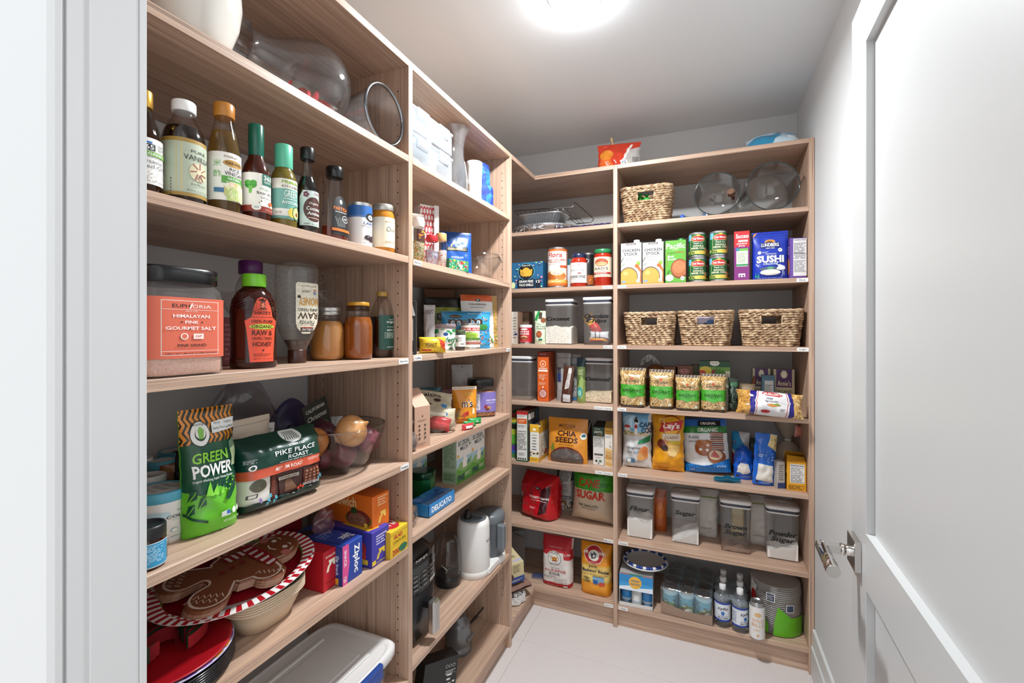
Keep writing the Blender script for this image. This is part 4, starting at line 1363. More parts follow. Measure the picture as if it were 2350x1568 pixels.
YO = ('#b97f48', '#d09c68')
onion('pale yellow onion with dried roots on top of the bowl', -0.850, 0.947, zD + .108, .042, *YO, rad(62), rad(110), True)
onion('orange-brown onion at the side of the bowl', -0.910, 0.875, zD + .088, .04, '#b06a34', '#c4824a', rad(15), 0)
onion('dark purple onion at the back of the bowl', -0.965, 0.960, zD + .085, .042, '#3a1a26', '#5a2a38', rad(-20), 1)
onion('red onion against the glass beyond the yellow one', -0.865, 1.025, zD + .068, .038, '#6e2c3c', '#96505c', rad(70), 2)
onion('dark red onion at the bottom of the bowl', -0.880, 0.947, zD + .042, .036, '#4b1a28', '#6e2f3e', rad(40), .5)
onion('small red onion low in the bowl by the coffee bag', -0.917, 0.910, zD + .038, .03, '#5e2030', '#7e3a48', rad(80), 3)

# fifth board: boxes and plates
def endbox(name, label, px0, px1, yt, yb, depth, col, front, left=(), top=(), turn=0.0, dz=0.0, z=None):
    at, w, h = flat('L', z or zE, px0, px1, yt, yb=yb)
    return carton(name, label, 'box', at, w, h, depth, col, front, left, (), top, turn=turn, dz=dz)


ARROW = lambda x, y, s, c, a=1.4: [P([(x - s, y - s * a * .9), (x - s * .5, y - s * a * .9), (x - s * .3, y - s * a * .2), (x + s * .5, y + s * a * .6), (x + s * .2, y + s * a * .9), (x - s * .7, y)], c), P([(x - s * .5, y + s * a), (x + s, y + s * a), (x + s, y - s * a * .2), (x + s * .5, y), (x + s * .4, y + s * a * .5), (x - s * .4, y + s * a * .55)], c)]
endbox('sandwich_bag_box', 'red snack bag box with cream arrow logo', 742, 775, 1262, 1352, .17, '#b41524', [T(.5, .86, .7, .07, 'snack', '#ecd9c0', .015), *ARROW(.5, .6, .3, '#e8dfc9', .5), NL(.5, .2, .7, .05, '#8c101c', 1)], [R(.5, .5, 1, 1, '#b41524')], [E(.5, .5, .1, .05, '#8c101c')])
endbox('sandwich_bag_box', 'deep blue zipper bag box with pink stripe', 786, 832, 1243, 1332, .17, '#1b3f97', [P([(0, 0), (.22, 0), (.34, .5), (.3, 1), (0, 1)], '#cf4a8a'), T(.14, .66, .12, .42, 'SNACK', '#f0e6ee', .012, 0, 270), T(.12, .14, .14, .14, '120', '#f0e6ee', .015, 0, 270), T(.66, .52, .34, .72, 'Ziploc', '#eef0f4', .03, 0, 270)], [R(.5, .5, 1, 1, '#17367f'), T(.9, .5, .06, .5, 'Zip Snack', '#dfe4ef', .01, 0, 270), R(.86, .1, .14, .16, '#d9a42c')],
       [T(.72, .22, .5, .2, 'Ziploc', '#eef0f4', .025, 0, 180), NL(.4, .5, .5, .2, '#7f9ad0', 3), E(.3, .82, .3, .12, '#2f241c'), R(.12, .5, .1, 1, '#14306f')])
endbox('sandwich_bag_box', 'purple storage bag box with torn yellow arrow flap', 853, 893, 1214, 1293, .17, '#3f3a9c', [NL(.55, .72, .6, .3, '#e4e2f2', 4), *ARROW(.5, .3, .24, '#e0bf3a', .6), T(.5, .08, .5, .06, 'up&up', '#e0bf3a', .01), R(.12, .12, .2, .12, '#e0bf3a')], [R(.5, .5, 1, 1, '#3a3594'), E(.6, .5, .3, .35, '#b5302c'), E(.65, .3, .25, .2, '#c8452f'), R(.86, .15, .14, .14, '#e0bf3a')], [P([(.1, .1), (.6, .05), (.7, .5), (.3, .7)], '#d4a92e'), R(.7, .7, .4, .3, '#2d2875')])
endbox('wrap_box', 'small yellow cling wrap box with red lettering', 896, 936, 1212, 1272, .17, '#dcb52c', [R(.5, .86, 1, .02, '#b8901e'), T(.42, .74, .5, .14, 'GLAD', '#b3202a', .03), T(.5, .55, .74, .12, "CLING'N SEAL", '#7a5a10', .005), R(.5, .42, 1, .01, '#b8901e'), T(.3, .18, .4, .2, '200', '#b3202a', .02), E(.7, .2, .24, .14, '#2c6a4a')], [R(.5, .5, 1, 1, '#cda626')], [T(.55, .35, .7, .4, 'GLAD', '#f0e8d8', .03, 0, 180), E(.5, .38, .48, .34, '#b3202a')][::-1])
# orange box lying across the others
at, w, h = flat('L', zE, 757, 893, 1140, d=.05)
zt = zE + .085
carton('sandwich_bag_box', 'orange sandwich bag box lying across the other boxes', 'box', (-.80, 1.004, zt, rad(87)), .064, .088, .19, '#d9691c',
       [NL(.6, .8, .6, .3, '#f2d2a4', 4), *ARROW(.55, .3, .22, '#ecc25a', .8), R(.2, .5, .01, .9, '#b9540f')],
       [T(.42, .74, .56, .3, 'sandwich', '#eec48c', .03), E(.74, .26, .24, .26, '#4c6b2c'), E(.74, .28, .22, .26, '#7a2c20'), E(.72, .24, .17, .2, '#8a5a44'), SC_(.72, .24, .2, .14, 3, ['#a8755c', '#6e4232', '#b98a70'], 30, 1.5, .06, .1), E(.66, .5, .06, .1, '#2c4a22'), R(.88, .12, .06, .12, '#e2c14c')][:], top=[R(.5, .5, .9, .9, '#cf611a')])
endbox('napkin_box', 'dark red box behind the zipper bag boxes', 690, 735, 1205, None, .10, '#7d1622', [NL(.5, .5, .6, .5, '#a04450', 5)], [R(.5, .5, 1, 1, '#7d1622')]) if 0 else carton('napkin_box', 'dark red box behind the zipper bag boxes', 'box', (-1.02, .86, zE, pi / 2), .17, .115, .08, '#8c1a26', [NL(.3, .8, .4, .1, '#b05560', 2)])
b = MB()
b.grid(lambda u, v: (.07 * (u - .5) * (.35 + .65 * sin(pi * (v * .8 + .15))), -.02 * sin(pi * u) + .008 * noise.noise(Vector((u * 5, v * 5, 2))), .06 * v), 16, 14)
b.grid(lambda u, v: (.07 * (.5 - u) * (.35 + .65 * sin(pi * (v * .8 + .15))), .006 + .008 * noise.noise(Vector((u * 5, v * 5, 5))), .06 * v), 16, 14)
tag(b.build('plastic_bag', G('#e3c9cc', .15, .2, '#d79aa0', 1.3), None, (-.90, .905, zE + .094), (0, 0, pi / 2)), 'pinkish clear zip bag lying on the blue box', 'bag')

# bowls and platters
bb = empty('bowl_stack_root', 'x', 'x', (0, 0, 0, 0))
bpy.data.objects.remove(bb)


def bowl_fibre(i, base):
    pr = [(.045, 0), (.053, .002), (.068, .03), (.079, .052), (.084, .053), (.0845, .056)]
    b = MB().lathe(pr + [(r - .003, z + .001) for r, z in pr][::-1], 56, sy=.78, sq=2.9, cap0=True, cap1=True)
    return b


fb0 = None
for i in range(5):
    at = (-.862, .692, zE + .0048 * i, pi / 2)
    lab = ('lowest pulp-fibre bowl of the beige stack under the platter', 'second pulp-fibre bowl up in the beige stack', 'middle pulp-fibre bowl of the beige stack', 'fourth pulp-fibre bowl up in the beige stack', 'topmost pulp-fibre bowl of the beige stack')[i]
    if fb0 is None:
        fb0 = bowl_fibre(0, 0).build('fibre_bowl', M('#cbb69c', .75, var=.12, scale=900, bump=.05))
        tag(fb0, lab, 'bowl', 'beige pulp-fibre bowls in a stack')
        seat(fb0, at)
    else:
        copy_tree(fb0, at, lab)


def oval_plate(a, b_, depth, rimcol, n=96, stripes=None, incol='#8e1420', th=.0012):
    mb = MB()
    def fn(u, v):
        t = 2 * pi * u
        if v < .5:
            k, z = v / .5 * .78, 0.0
        elif v < .66:
            k, z = .78 + (v - .5) / .16 * .05, depth * .85 * ((v - .5) / .16)
        else:
            k, z = .83 + (v - .66) / .34 * .17, depth * (.85 + .15 * sin((v - .66) / .34 * pi / 2))
        return (a * k * cos(t), b_ * k * sin(t), z)
    def cf(u, v):
        if v > .66:
            return stripes(u, v)
        return '#5d7a2c' if v > .62 else incol
    st = len(mb.v)
    mb.grid(fn, n, 18, cf, wrap=True)
    mb.grid(lambda u, v: tuple(Vector(fn(-u, v)) - Vector((0, 0, th))), n, 12, rimcol, wrap=True)
    mb.grid(lambda u, v: tuple(Vector(fn(u, 1)) - Vector((0, 0, th * (1 - v)))), n, 1, rimcol, wrap=True)
    return mb, fn


PLC, PLR, PLT = (-.905, .665, zE + .083), pi / 2, (rad(3), rad(-3))
strip = lambda u, v: '#a81420' if (u * 46 + v * 1.1) % 1 < .5 else '#e2dfdc'
gt = empty('tray', 'grey plastic oval tray between the platter and the beige bowls', 'tray', (-.895, .69, zE + .077, pi / 2), tilt=(0, rad(-3)))
q, _ = oval_plate(.125, .10, .010, '#a9a7a6', stripes=lambda u, v: '#b5b3b2', incol='#a9a7a6')
q.build('tray_body', PR(.35), gt)
plat = empty('platter', 'oval holiday platter with red and white candy-striped rim', 'platter', (-.902, .668, zE + .0915, pi / 2), tilt=(rad(5), rad(-5)), turn=rad(-6))
q, _ = oval_plate(.160, .128, .016, '#d5d2d0', stripes=strip)
q.build('platter_body', PR(.3), plat)
# biscuit-man shaped paper plates on the platter
def man():
    h = []
    def arc(cx, cy, r, a0, a1, n):
        for i in range(n + 1):
            a = rad(a0 + (a1 - a0) * i / n)
            h.append((cx + r * cos(a), cy + r * sin(a)))
    arc(.078, 0, .05, -118, 118, 16)             # head, towards +x
    arc(.022, .07, .029, 25, 190, 9)             # arm
    arc(-.045, .052, .012, 10, -40, 2)
    arc(-.092, .05, .036, 50, 250, 10)           # foot
    arc(-.082, 0, .016, 60, -60, 4)
    arc(-.092, -.05, .036, 110, 310, 10)
    arc(-.045, -.052, .012, 40, -10, 2)
    arc(.022, -.07, .029, 170, 335, 9)
    return h


mo = man()
def inset(p, k):
    return [(x * k - .002, y * k) for x, y in p]
def zig(x0, y0, x1, y1, n, a):
    L = sqrt((x1 - x0) ** 2 + (y1 - y0) ** 2)
    nx, ny = -(y1 - y0) / L, (x1 - x0) / L
    return [(x0 + (x1 - x0) * i / n + nx * a * (1 if i % 2 else -1), y0 + (y1 - y0) * i / n + ny * a * (1 if i % 2 else -1)) for i in range(n + 1)]
tomap = lambda p: [((x + .15) / .3, (y + .12) / .24) for x, y in p]
loop = lambda p: p + [p[0]]
gops = [SP(tomap(loop(inset(mo, .9))), .016, '#d9c2b2'), E(.78, .5, .13, .15, '#7a4326'), E(.8, .42, .017, .026, '#e8e0da'), E(.8, .58, .017, .026, '#e8e0da'), E(.76, .34, .03, .045, '#c4736c'), E(.76, .66, .03, .045, '#c4736c'), SP([(.74, .44), (.722, .5), (.74, .56)], .01, '#e8e0da'), SP([(.835, .40), (.845, .42), (.84, .45)], .008, '#e8e0da'), SP([(.84, .55), (.845, .58), (.835, .6)], .008, '#e8e0da'),
        P([(.6, .26), (.67, .28), (.69, .5), (.67, .72), (.6, .74), (.585, .5)], '#8e1820'), *[P([(.6, .29 + .085 * k), (.66, .3 + .085 * k), (.67, .34 + .08 * k), (.6, .33 + .085 * k)], '#d9d2cd') for k in range(5)], P([(.6, .66), (.46, .70), (.46, .60), (.6, .58)], '#8e1820'), *[P([(.585 - .045 * k, .59), (.565 - .045 * k, .59), (.565 - .045 * k, .69), (.585 - .045 * k, .67)], '#d9d2cd') for k in range(3)],
        *[E(x, .5, .018, .022, '#7c1a1a') for x in (.52, .45, .38)], *[SP(zip_, .009, '#d9c2b2') for zip_ in ([(x, y) for x, y in tomap(zig(.0, .055, .035, .095, 12, .005))], tomap(zig(.0, -.055, .035, -.095, 12, .005)), tomap(zig(-.12, .035, -.085, .075, 10, .005)), tomap(zig(-.12, -.03, -.085, -.072, 10, .005)), tomap(zig(-.105, .03, -.07, .07, 10, .005)), tomap(zig(-.105, -.03, -.07, -.067, 10, .005)))]]
gm0 = None
for i in range(4):
    mb = MB()
    mb.add([(x, y, 0) for x, y in mo] + [(x * .97, y * .97, .0035) for x, y in mo] + [(0, 0, .003)], [(k, (k + 1) % len(mo), len(mo) + (k + 1) % len(mo), len(mo) + k) for k in range(len(mo))] + [(len(mo) + k, len(mo) + (k + 1) % len(mo), 2 * len(mo)) for k in range(len(mo))], '#7f4a2e' if i == 3 else '#a87a62')
    lab = ('lowest biscuit-man shaped paper plate on the platter', 'second biscuit-man paper plate from the bottom of the platter', 'third biscuit-man paper plate, just under the top one', 'topmost biscuit-man paper plate with scarf and iced edge')[i]
    if i == 3:
        art(mb, gops, lambda x, y, e: (-.15 + .3 * x, -.12 + .24 * y, .0036 + e), smooth=False)
    if i in (0, 3):
        o = mb.build('paper_plate', PR(.5))
        tag(o, lab, 'plate', 'biscuit-man paper plates')
        gm0 = gm0 or o
    else:
        o = gm0.copy(); COL.objects.link(o); o['label'] = lab
    m = Matrix.Translation(plat.location) @ plat.rotation_euler.to_matrix().to_4x4() @ Matrix.Translation((.002 * i, 0, .010 + .0042 * i))
    o.matrix_world = m
    o.location, o.rotation_euler = m.to_translation(), m.to_euler()

# dark plates with patterned plates and napkins
pc = (-.888, .508)
def round_plate(r, dz, c, cin):
    pr = [(.02, 0), (r * .68, 0), (r * .74, .003), (r * .95, .009), (r, .0105), (r, .0085), (r * .95, .007), (r * .74, .0012), (r * .68, -.0012), (.02, -.0012)]
    return MB().lathe(pr, 72, [c] if 0 else c, cap0=True, cap1=False)
pl0 = None
for i in range(7):
    lab = 'glossy black plastic plate in the stack by the jamb, %s' % ('lowest', 'second from the shelf', 'third from the shelf', 'fourth from the shelf', 'fifth from the shelf', 'sixth from the shelf', 'topmost black one')[i]
    at = (pc[0], pc[1], zE + .0015 + .0042 * i, 0)
    if pl0 is None:
        pl0 = tag(round_plate(.1165, 0, '#15161a', 0).build('plate', M('#14151a', .15)), lab, 'plate', 'stack of black plates')
        seat(pl0, at)
    else:
        copy_tree(pl0, at, lab)
for i, (lab, c, r) in enumerate((('white paper plate with purple and blue confetti rim over the black plates', '#b9b4cf', .115), ('red holly-patterned paper plate on top of the plate stack', '#a8141f', .112))):
    mb = round_plate(r, 0, c, 0)
    if i == 0:
        rn = random.Random(5)
        for k in range(26):
            t = 2 * pi * k / 26
            mb.add([(r * q * cos(t + s), r * q * sin(t + s), .0108 if q > .97 else .0096) for q, s in ((.9, 0), (.9, .14), (.99, .2), (.99, .04))], [(0, 1, 2, 3)], rn.choice(['#5a3a8c', '#4a86b8', '#c98a3a', '#e4e1ea', '#8c5ab0']))
    o = mb.build('paper_plate', PR(.3))
    tag(o, lab, 'plate')
    seat(o, (pc[0], pc[1], zE + .033 + .005 * i, 0))
nap = empty('napkin', 'folded red felt napkins with green backs on the plate stack', 'napkin', (pc[0], pc[1], zE + .044, 0))
for k, (c, r0, hgt, ph) in enumerate((('#9e1620', .082, .022, 0), ('#1f3a22', .074, .024, .1), ('#8c121c', .066, .026, .2), ('#1f3a22', .056, .028, .3), ('#8c121c', .046, .026, .45), ('#a01822', .032, .024, .6))):
    mb = MB()
    mb.grid(lambda u, v: ((r0 * (.55 + .1 * sin(5 * u))) * cos(5.2 * u + ph + .3), r0 * sin(5.2 * u + ph + .3), hgt * v + .004 * sin(7 * u)), 48, 3, c)
    mb.grid(lambda u, v: ((r0 * (.55 + .1 * sin(5 * u)) - .003) * cos(5.2 * u + ph + .3), (r0 - .003) * sin(5.2 * u + ph + .3), hgt * v + .004 * sin(7 * u)), 48, 3, '#27422a' if k % 2 == 0 else '#8c121c')
    mb.build('fold', PR(.85), nap)
b = MB()
b.grid(lambda u, v: (.05 * cos(2 * pi * u) * sin(pi * v) * (1 + .15 * noise.noise(Vector((u * 6, v * 4, 1)))), .06 * sin(2 * pi * u) * sin(pi * v), .05 - .05 * cos(pi * v)), 24, 12, wrap=True)
tag(b.build('bag_of_chips', M('#b39a2c', .35), None, (-1.03, .47, zE)), 'dull yellow bag behind the platter beside the jamb', 'bag')

# low board: lidded storage bin
bn = empty('storage_bin', 'clear storage bin with white lid and blue latch', 'storage bin', (-.905, .775, zG, pi / 2))
w2, d2, hb_ = .285, .125, .105
b = MB().lathe([(.235, 0), (.25, .004), (.272, hb_), (.279, hb_)], 64, sq=9, sy=.45, cap1=False)
b.build('bin_body', G('#e9ebee', .06, .16, '#e4e6ea'), bn)
b = MB()
b.lathe([(.283, hb_ - .008), (.287, hb_ - .006), (.288, hb_ + .012), (.280, hb_ + .02), (.268, hb_ + .0215), (.262, hb_ + .018), (.258, hb_ + .0175), (.001, hb_ + .0175)], 96, sq=9, sy=.455, cap1=False)
b.box(-.21, .21, -.085, -.072, hb_ + .016, hb_ + .0225, bev=.003)
b.box(-.21, .21, .072, .085, hb_ + .016, hb_ + .0225, bev=.003)
b.box(-.2, .2, -.06, .06, hb_ + .016, hb_ + .0198, bev=.002)
b.build('lid', M('#d6d4d2', .4), bn)
lt = MB()
lt.box(.075, .2, -.139, -.118, hb_ - .022, hb_ + .019, bev=.005)
lt.box(.09, .185, -.1415, -.136, hb_ - .02, hb_ + .004, bev=.002)
lt.build('latch', M('#1f3f86', .35), bn)
# ---------------------------------------------------------------- second bay of the long wall
za, zb, zc, zd, ze, zf, zg = (ZM[k] for k in 'abcdefg')
# top board
for i in range(2):
    h = .082
    o = empty('storage_case', ('lower', 'upper')[i] + ' of two frosted clear storage cases stacked by the divider', 'storage case', (-.775, 1.228, za + i * (h + .001), pi / 2), 'stacked clear cases')
    b = MB().box(-.118, .118, .003, .27, 0, h - .012, bev=.006)
    b.build('case_body', G('#e6eaee', .12, .38, '#d9dfe4', .9), o)
    b = MB().box(-.121, .121, 0, .273, h - .014, h, bev=.005)
    b.build('lid', G('#f2f5f8', .12, .5, '#e0e5e9', .9), o)
    for x in (-.06, .06):
        MB().box(x - .03, x + .03, -.004, .004, h - .034, h - .002, bev=.002).build('latch', G('#f2f5f8', .15, .6, '#d9dee2', .8), o)
    b = MB()
    rn = random.Random(i + 3)
    for k in range(9):
        x, y = rn.uniform(-.1, .08), rn.uniform(.02, .2)
        b.box(x, x + rn.uniform(.02, .05), y, y + .03, .004, rn.uniform(.02, .07), rn.choice(['#c9ced6', '#9fb0c4', '#dfe3e8', '#b9c4cc']), .002)
    b.build('contents', PR(.5), o)
at, r, h = cyl('L', za, 1017, 1078, 287, d=.02)
h = min(h, .243)
o = empty('glass_vase', 'tall fluted clear glass vase with flared rim', 'vase', at)
pr = [(.62 * r, 0), (.68 * r, .01), (.8 * r, .10 * h), (.84 * r, .24 * h), (.72 * r, .42 * h), (.56 * r, .60 * h), (.55 * r, .72 * h), (.70 * r, .88 * h), (.92 * r, .97 * h), (r, h)]
b = MB().lathe(pr, 56, cap1=False, rib=.018)
b.lathe([(x * .93, z + .003) for x, z in pr][::-1], 56, cap0=False, cap1=True)
b.build('glass_body', G('#f2f4f5', .02, .09, '#e6e8ea', edge=.4, refl=2.0), o)
at, r, h = cyl('L', za, 1069, 1107, 374, d=.02)
o = empty('canister', 'plain white ceramic canister on the top board', 'canister', at)
MB().lathe([(.8 * r, 0), (.86 * r, .006), (.9 * r, .4 * h), (.93 * r, .42 * h), (.93 * r, .45 * h), (.91 * r, .46 * h), (.97 * r, .86 * h), (r, .9 * h), (r, .985 * h), (.95 * r, h), (.88 * r, h), (.86 * r, .8 * h)], 44, cap1=False).build('canister_body', M('#e3e1dd', .25), o)
at, w, h = face('L', za, 1084, 1138, 362, 60, d=.05)
o = empty('lunch_bag', 'blue galaxy-print lunch bag with dark zip', 'bag', at)
m, nt, bs = newmat('galaxy_fabric')
tc = nt.nodes.new('ShaderNodeTexCoord')
n1 = nt.nodes.new('ShaderNodeTexNoise'); n1.inputs['Scale'].default_value = 22; n1.inputs['Detail'].default_value = 5
rp = nt.nodes.new('ShaderNodeValToRGB')
for p, c in ((.3, '#0d1440'), (.5, '#1b3f9c'), (.62, '#2a86c4'), (.72, '#4cc0d8')):
    e = rp.color_ramp.elements.new(p); e.color = (*lin(c), 1)
rp.color_ramp.elements.remove(rp.color_ramp.elements[0]); rp.color_ramp.elements.remove(rp.color_ramp.elements[-1])
n2 = nt.nodes.new('ShaderNodeTexNoise'); n2.inputs['Scale'].default_value = 420
mr = nt.nodes.new('ShaderNodeMapRange'); mr.inputs[1].default_value, mr.inputs[2].default_value = .69, .74
mx = nt.nodes.new('ShaderNodeMix'); mx.data_type = 'RGBA'; mx.inputs[7].default_value = (.9, .95, 1, 1)
for a_, b_ in ((tc.outputs['Object'], n1.inputs[0]), (tc.outputs['Object'], n2.inputs[0]), (n1.outputs[0], rp.inputs[0]), (n2.outputs[0], mr.inputs[0]), (mr.outputs[0], mx.inputs[0]), (rp.outputs[0], mx.inputs[6]), (mx.outputs[2], bs.inputs['Base Color'])):
    nt.links.new(a_, b_)
bs.inputs['Roughness'].default_value = .55
GAL = m
def puff(w, h, d, y0=0, p=4):
    b = MB()
    b.lathe([(.35, 0), (.47, .01), (.5, .05), (.5, .8), (.46, .93), (.34, .985), (.01, 1)], 40, sq=p, cap1=False)
    for i, v in enumerate(b.v):
        b.v[i] = (v[0] * w, (v[1] + .5) * d + y0, v[2] * h)
    return b
puff(w, h, .12, .02).build('bag_body', GAL, o)
puff(w * .9, h * .5, .04, 0).build('pocket', GAL, o)

# baking board
b = MB()
b.grid(lambda u, v: (.11 * u, .02 + .03 * sin(2.2 * v), .14 * v - .0), 1, 8, '#d3d2c8')
b.grid(lambda u, v: (.11 * u + .004, .03 + .022 - .06 * v, .14 + .012 * v), 1, 3, '#e6e5de')
tag(b.build('leaflet', PR(.6), None, (-.86, 1.108, zb), (0, 0, rad(62))), 'folded pale paper leaflet leaning at the divider behind the sprinkles', 'paper')
at, w, h = face('L', zb, 964, 1003, 472, 60, d=.1)
carton('cupcake_liner_pack', 'clear pack printed with red and white scallops behind the sprinkles', 'pack', at, w, h, .05, '#e7e0de',
       [R(.5, .5, 1, 1, '#e9e3e1'), *[o_ for j in range(9) for i in range(6) for o_ in (E(.08 + i * .17 + (.085 if j % 2 else 0), .92 - j * .095, .085, .055, '#c8343c'), E(.08 + i * .17 + (.085 if j % 2 else 0), .905 - j * .095, .06, .038, '#eee6e4'))], R(.86, .5, .28, 1, '#d9d4d2')], [R(.5, .5, 1, 1, '#dcd6d3')], rough=.15)


def sprinkle(label, px0, px1, yt, d, capc, cols, lab=None, lv=.75):
    at, r, h = cyl('L', zb, px0, px1, yt, d=d)
    o = bottle('sprinkle_jar', label, 'jar', at, r, h, [(.93, 0), (1, .02), (1, .72), (.9, .78), (.8, .8)], (.92, .79, 1, capc, .4), CLEAR, GRAIN(cols[0], cols[1], 330, .4, cols[2]), lv * .8,
               [(.46, .72, 2.6, lab)] if lab else [], group='sprinkle jars')
    return o


sprinkle('sprinkle jar with white cap and orange autumn mix', 947, 975, 501, .012, '#ecebe8', ('#d9782a', '#efe8dc', '#6a8f3a'), [R(.5, .5, 1, 1, '#4a2a22'), SC_(.5, .5, .8, .8, 4, ['#d8742a', '#e0a03a'], 14, .7, .08, .14)], .6)
sprinkle('sprinkle jar with bright red cap', 977, 1006, 541, .014, '#c8242c', ('#d94a5a', '#f2eeee', '#8fb0d8'), [R(.62, .5, .76, 1, '#e6c9cc'), NL(.5, .5, .8, .8, '#8a4a52', 6)], .62)
sprinkle('sprinkle jar with tan cap and red and white bits', 999, 1026, 537, .03, '#c79a62', ('#b8242c', '#f2eeee', '#e6d6cc'), None, .66)
at, w, h = face('L', zb, 1014, 1086, 530, 42, d=.085)
bag('chocolate_bag', 'deep blue pouch of baking chocolate standing behind the clear bowl', 'pouch', at, w, h, .035, '#13478f', [R(.5, .93, 1, .01, '#0d356e'), E(.5, .66, .2, .1, '#c9a66a'), E(.5, .66, .16, .07, '#13478f'), R(.5, .6, .72, .09, '#0b1526'), T(.5, .6, .62, .055, 'GHIRARDELLI', '#d9bd83', .01), T(.5, .41, .4, .04, 'CHOCOLATE', '#c9d6ea', .005), NL(.5, .34, .3, .03, '#c9d6ea', 1)], 'stand', 31, .005, tilt=(-.08, 0))
at, w, h = face('L', zb, 1031, 1076, 601, 76, d=.008)
carton('gift_tin', 'small green box with winter pattern', 'box', at, w, .038, .06, '#2c7f5a', [SC_(.5, .5, .95, .8, 6, ['#c8343c', '#e9e6dc', '#7fc09a', '#1d5a40', '#d9a23a'], 60, 2.6, .02, .05), R(.6, .45, .1, .6, '#e9e2d6'), E(.6, .75, .05, .2, '#c8343c')], [R(.5, .5, 1, 1, '#26704f')])
b = MB()
for k in range(5):
    b.box(.012 * k - .03, .012 * k - .02, 0, .03, 0, .014, '#2a1a12', .002)
    b.box(.012 * k - .0285, .012 * k - .0215, -.0005, .0, .005, .010, '#b08a4a')
tag(b.build('chocolate_bar', PR(.3), None, (-.835, 1.50, zb + .0), (0, 0, rad(60))), 'dark chocolate bar in segments behind the green winter box', 'chocolate')
at, r, h = cyl('L', zb, 1073, 1158, 560, d=.012)
r, h = min(r, .105), .105
o = empty('glass_bowl', 'empty clear conical bowl at the front of the baking board', 'bowl', (-.775 - r, 1.705, zb, 0))
bp = [(.03, 0), (.034, .002), (.05, .022), (.072, .055), (.09, .083), (r, h)]
b = MB().lathe(bp, 56, cap1=False)
b.lathe([(q - .0025, z + .002) for q, z in bp][::-1], 56, cap0=False)
b.build('bowl_wall', G('#eceeee', edge=.45, refl=1.2), o)
MB().tube([((r - .001) * cos(2 * pi * i / 56), (r - .001) * sin(2 * pi * i / 56), h) for i in range(56)], .0017, 6, closed=True).build('rim', G('#cfd3d3', edge=.4, refl=2.0), o)

# coffee board
at, w, h = face('L', zc, 949, 973, 681, 35, d=.02)
carton('coffee_pod_box', 'black box with white nutrition panel standing at the divider', 'box', (-.80, 1.112, zc, rad(32)), .062, .158, .06, '#161618',
       [P([(.15, .98), (.8, .98), (.96, .72), (.1, .72)], '#dcdcda'), E(.5, .86, .22, .06, '#6a5a52'), R(.46, .46, .8, .4, '#dedddb'), T(.46, .64, .7, .03, 'Nutrition Facts', '#111', .02), R(.46, .60, .74, .012, '#111'), NL(.46, .45, .72, .28, '#333', 10), R(.46, .5, .74, .008, '#111'), NL(.5, .18, .8, .1, '#9a9a98', 5), *[R(.22 + .2 * k, .04, .1, .035, '#5a8ab8') for k in range(4)]])
at, w, h = face('L', zc, 975, 1045, 664, 40, d=.285)
bag('grocery_sack', 'brown paper sack lying behind the snack pouches', 'bag', at, w, h, .04, '#8a6248', [E(.45, .55, .18, .28, '#2f7a34'), T(.45, .55, .16, .3, 'Y', '#d9cfae', .02), T(.78, .5, .3, .3, 'pic', '#2f5a30', .02)], 'brick', 8, .008, rough=.8)
at, w, h = face('L', zc, 975, 1061, 682, 40, d=.22)
bag('nut_pouch', 'green and black pistachio pouch behind the white tub', 'pouch', at, w, h, .05, '#66752a', [R(.5, .86, 1, .28, '#1c1c16'), R(.5, .74, 1, .12, '#8e9c2c'), R(.56, .62, .5, .13, '#2a2a2a'), T(.58, .62, .4, .07, 'KIRKLAND', '#d6d6cc', .01), T(.62, .48, .6, .1, 'SHELLED', '#e4e0c0', .02), T(.62, .33, .66, .13, 'PISTACHIOS', '#1c1c16', .02)], 'stand', 14, .006)
at, w, h = face('L', zc, 974, 1000, 700, 40, d=.10)
bag('foil_pouch', 'slim silver foil pouch beside the black box', 'pouch', at, w, h, .04, '#a9a5a6', [NL(.5, .85, .7, .1, '#5a3a38', 3), R(.2, .4, .12, .5, '#c9c6c6')], 'stand', 5, .008, rough=.2)
at, w, h = face('L', zc, 1060, 1150, 684, 40, d=.165)
at, w = (-.856, 1.722, zc, rad(50)), .168
bag('granola_pouch', 'tall white pouch with orange top of original granola', 'pouch', at, w, h, .04, '#e2dfdc', [R(.5, .94, 1, .12, '#cf5a22'), R(.93, .5, .14, 1, '#b08a4a'), SC_(.94, .4, .12, .8, 3, ['#8a6a3a', '#d9c08a', '#5a7a3a'], 40, .3, .1, .3), E(.46, .90, .07, .028, '#1c1c1c'), T(.46, .90, .05, .03, 'P', WHT, .02), T(.44, .82, .5, .035, 'ORIGINAL', '#4a3a34', .008), NL(.44, .76, .4, .03, '#777', 1), SC_(.8, .13, .3, .2, 3, ['#8a6a3a', '#e9e0c8', '#5a8a3a', '#c9a45a'], 40, .8, .05, .1)], 'stand', 41, .005, tilt=(-.05, 0))
at, w, h = face('L', zc, 1016, 1123, 706, 36, d=.10)
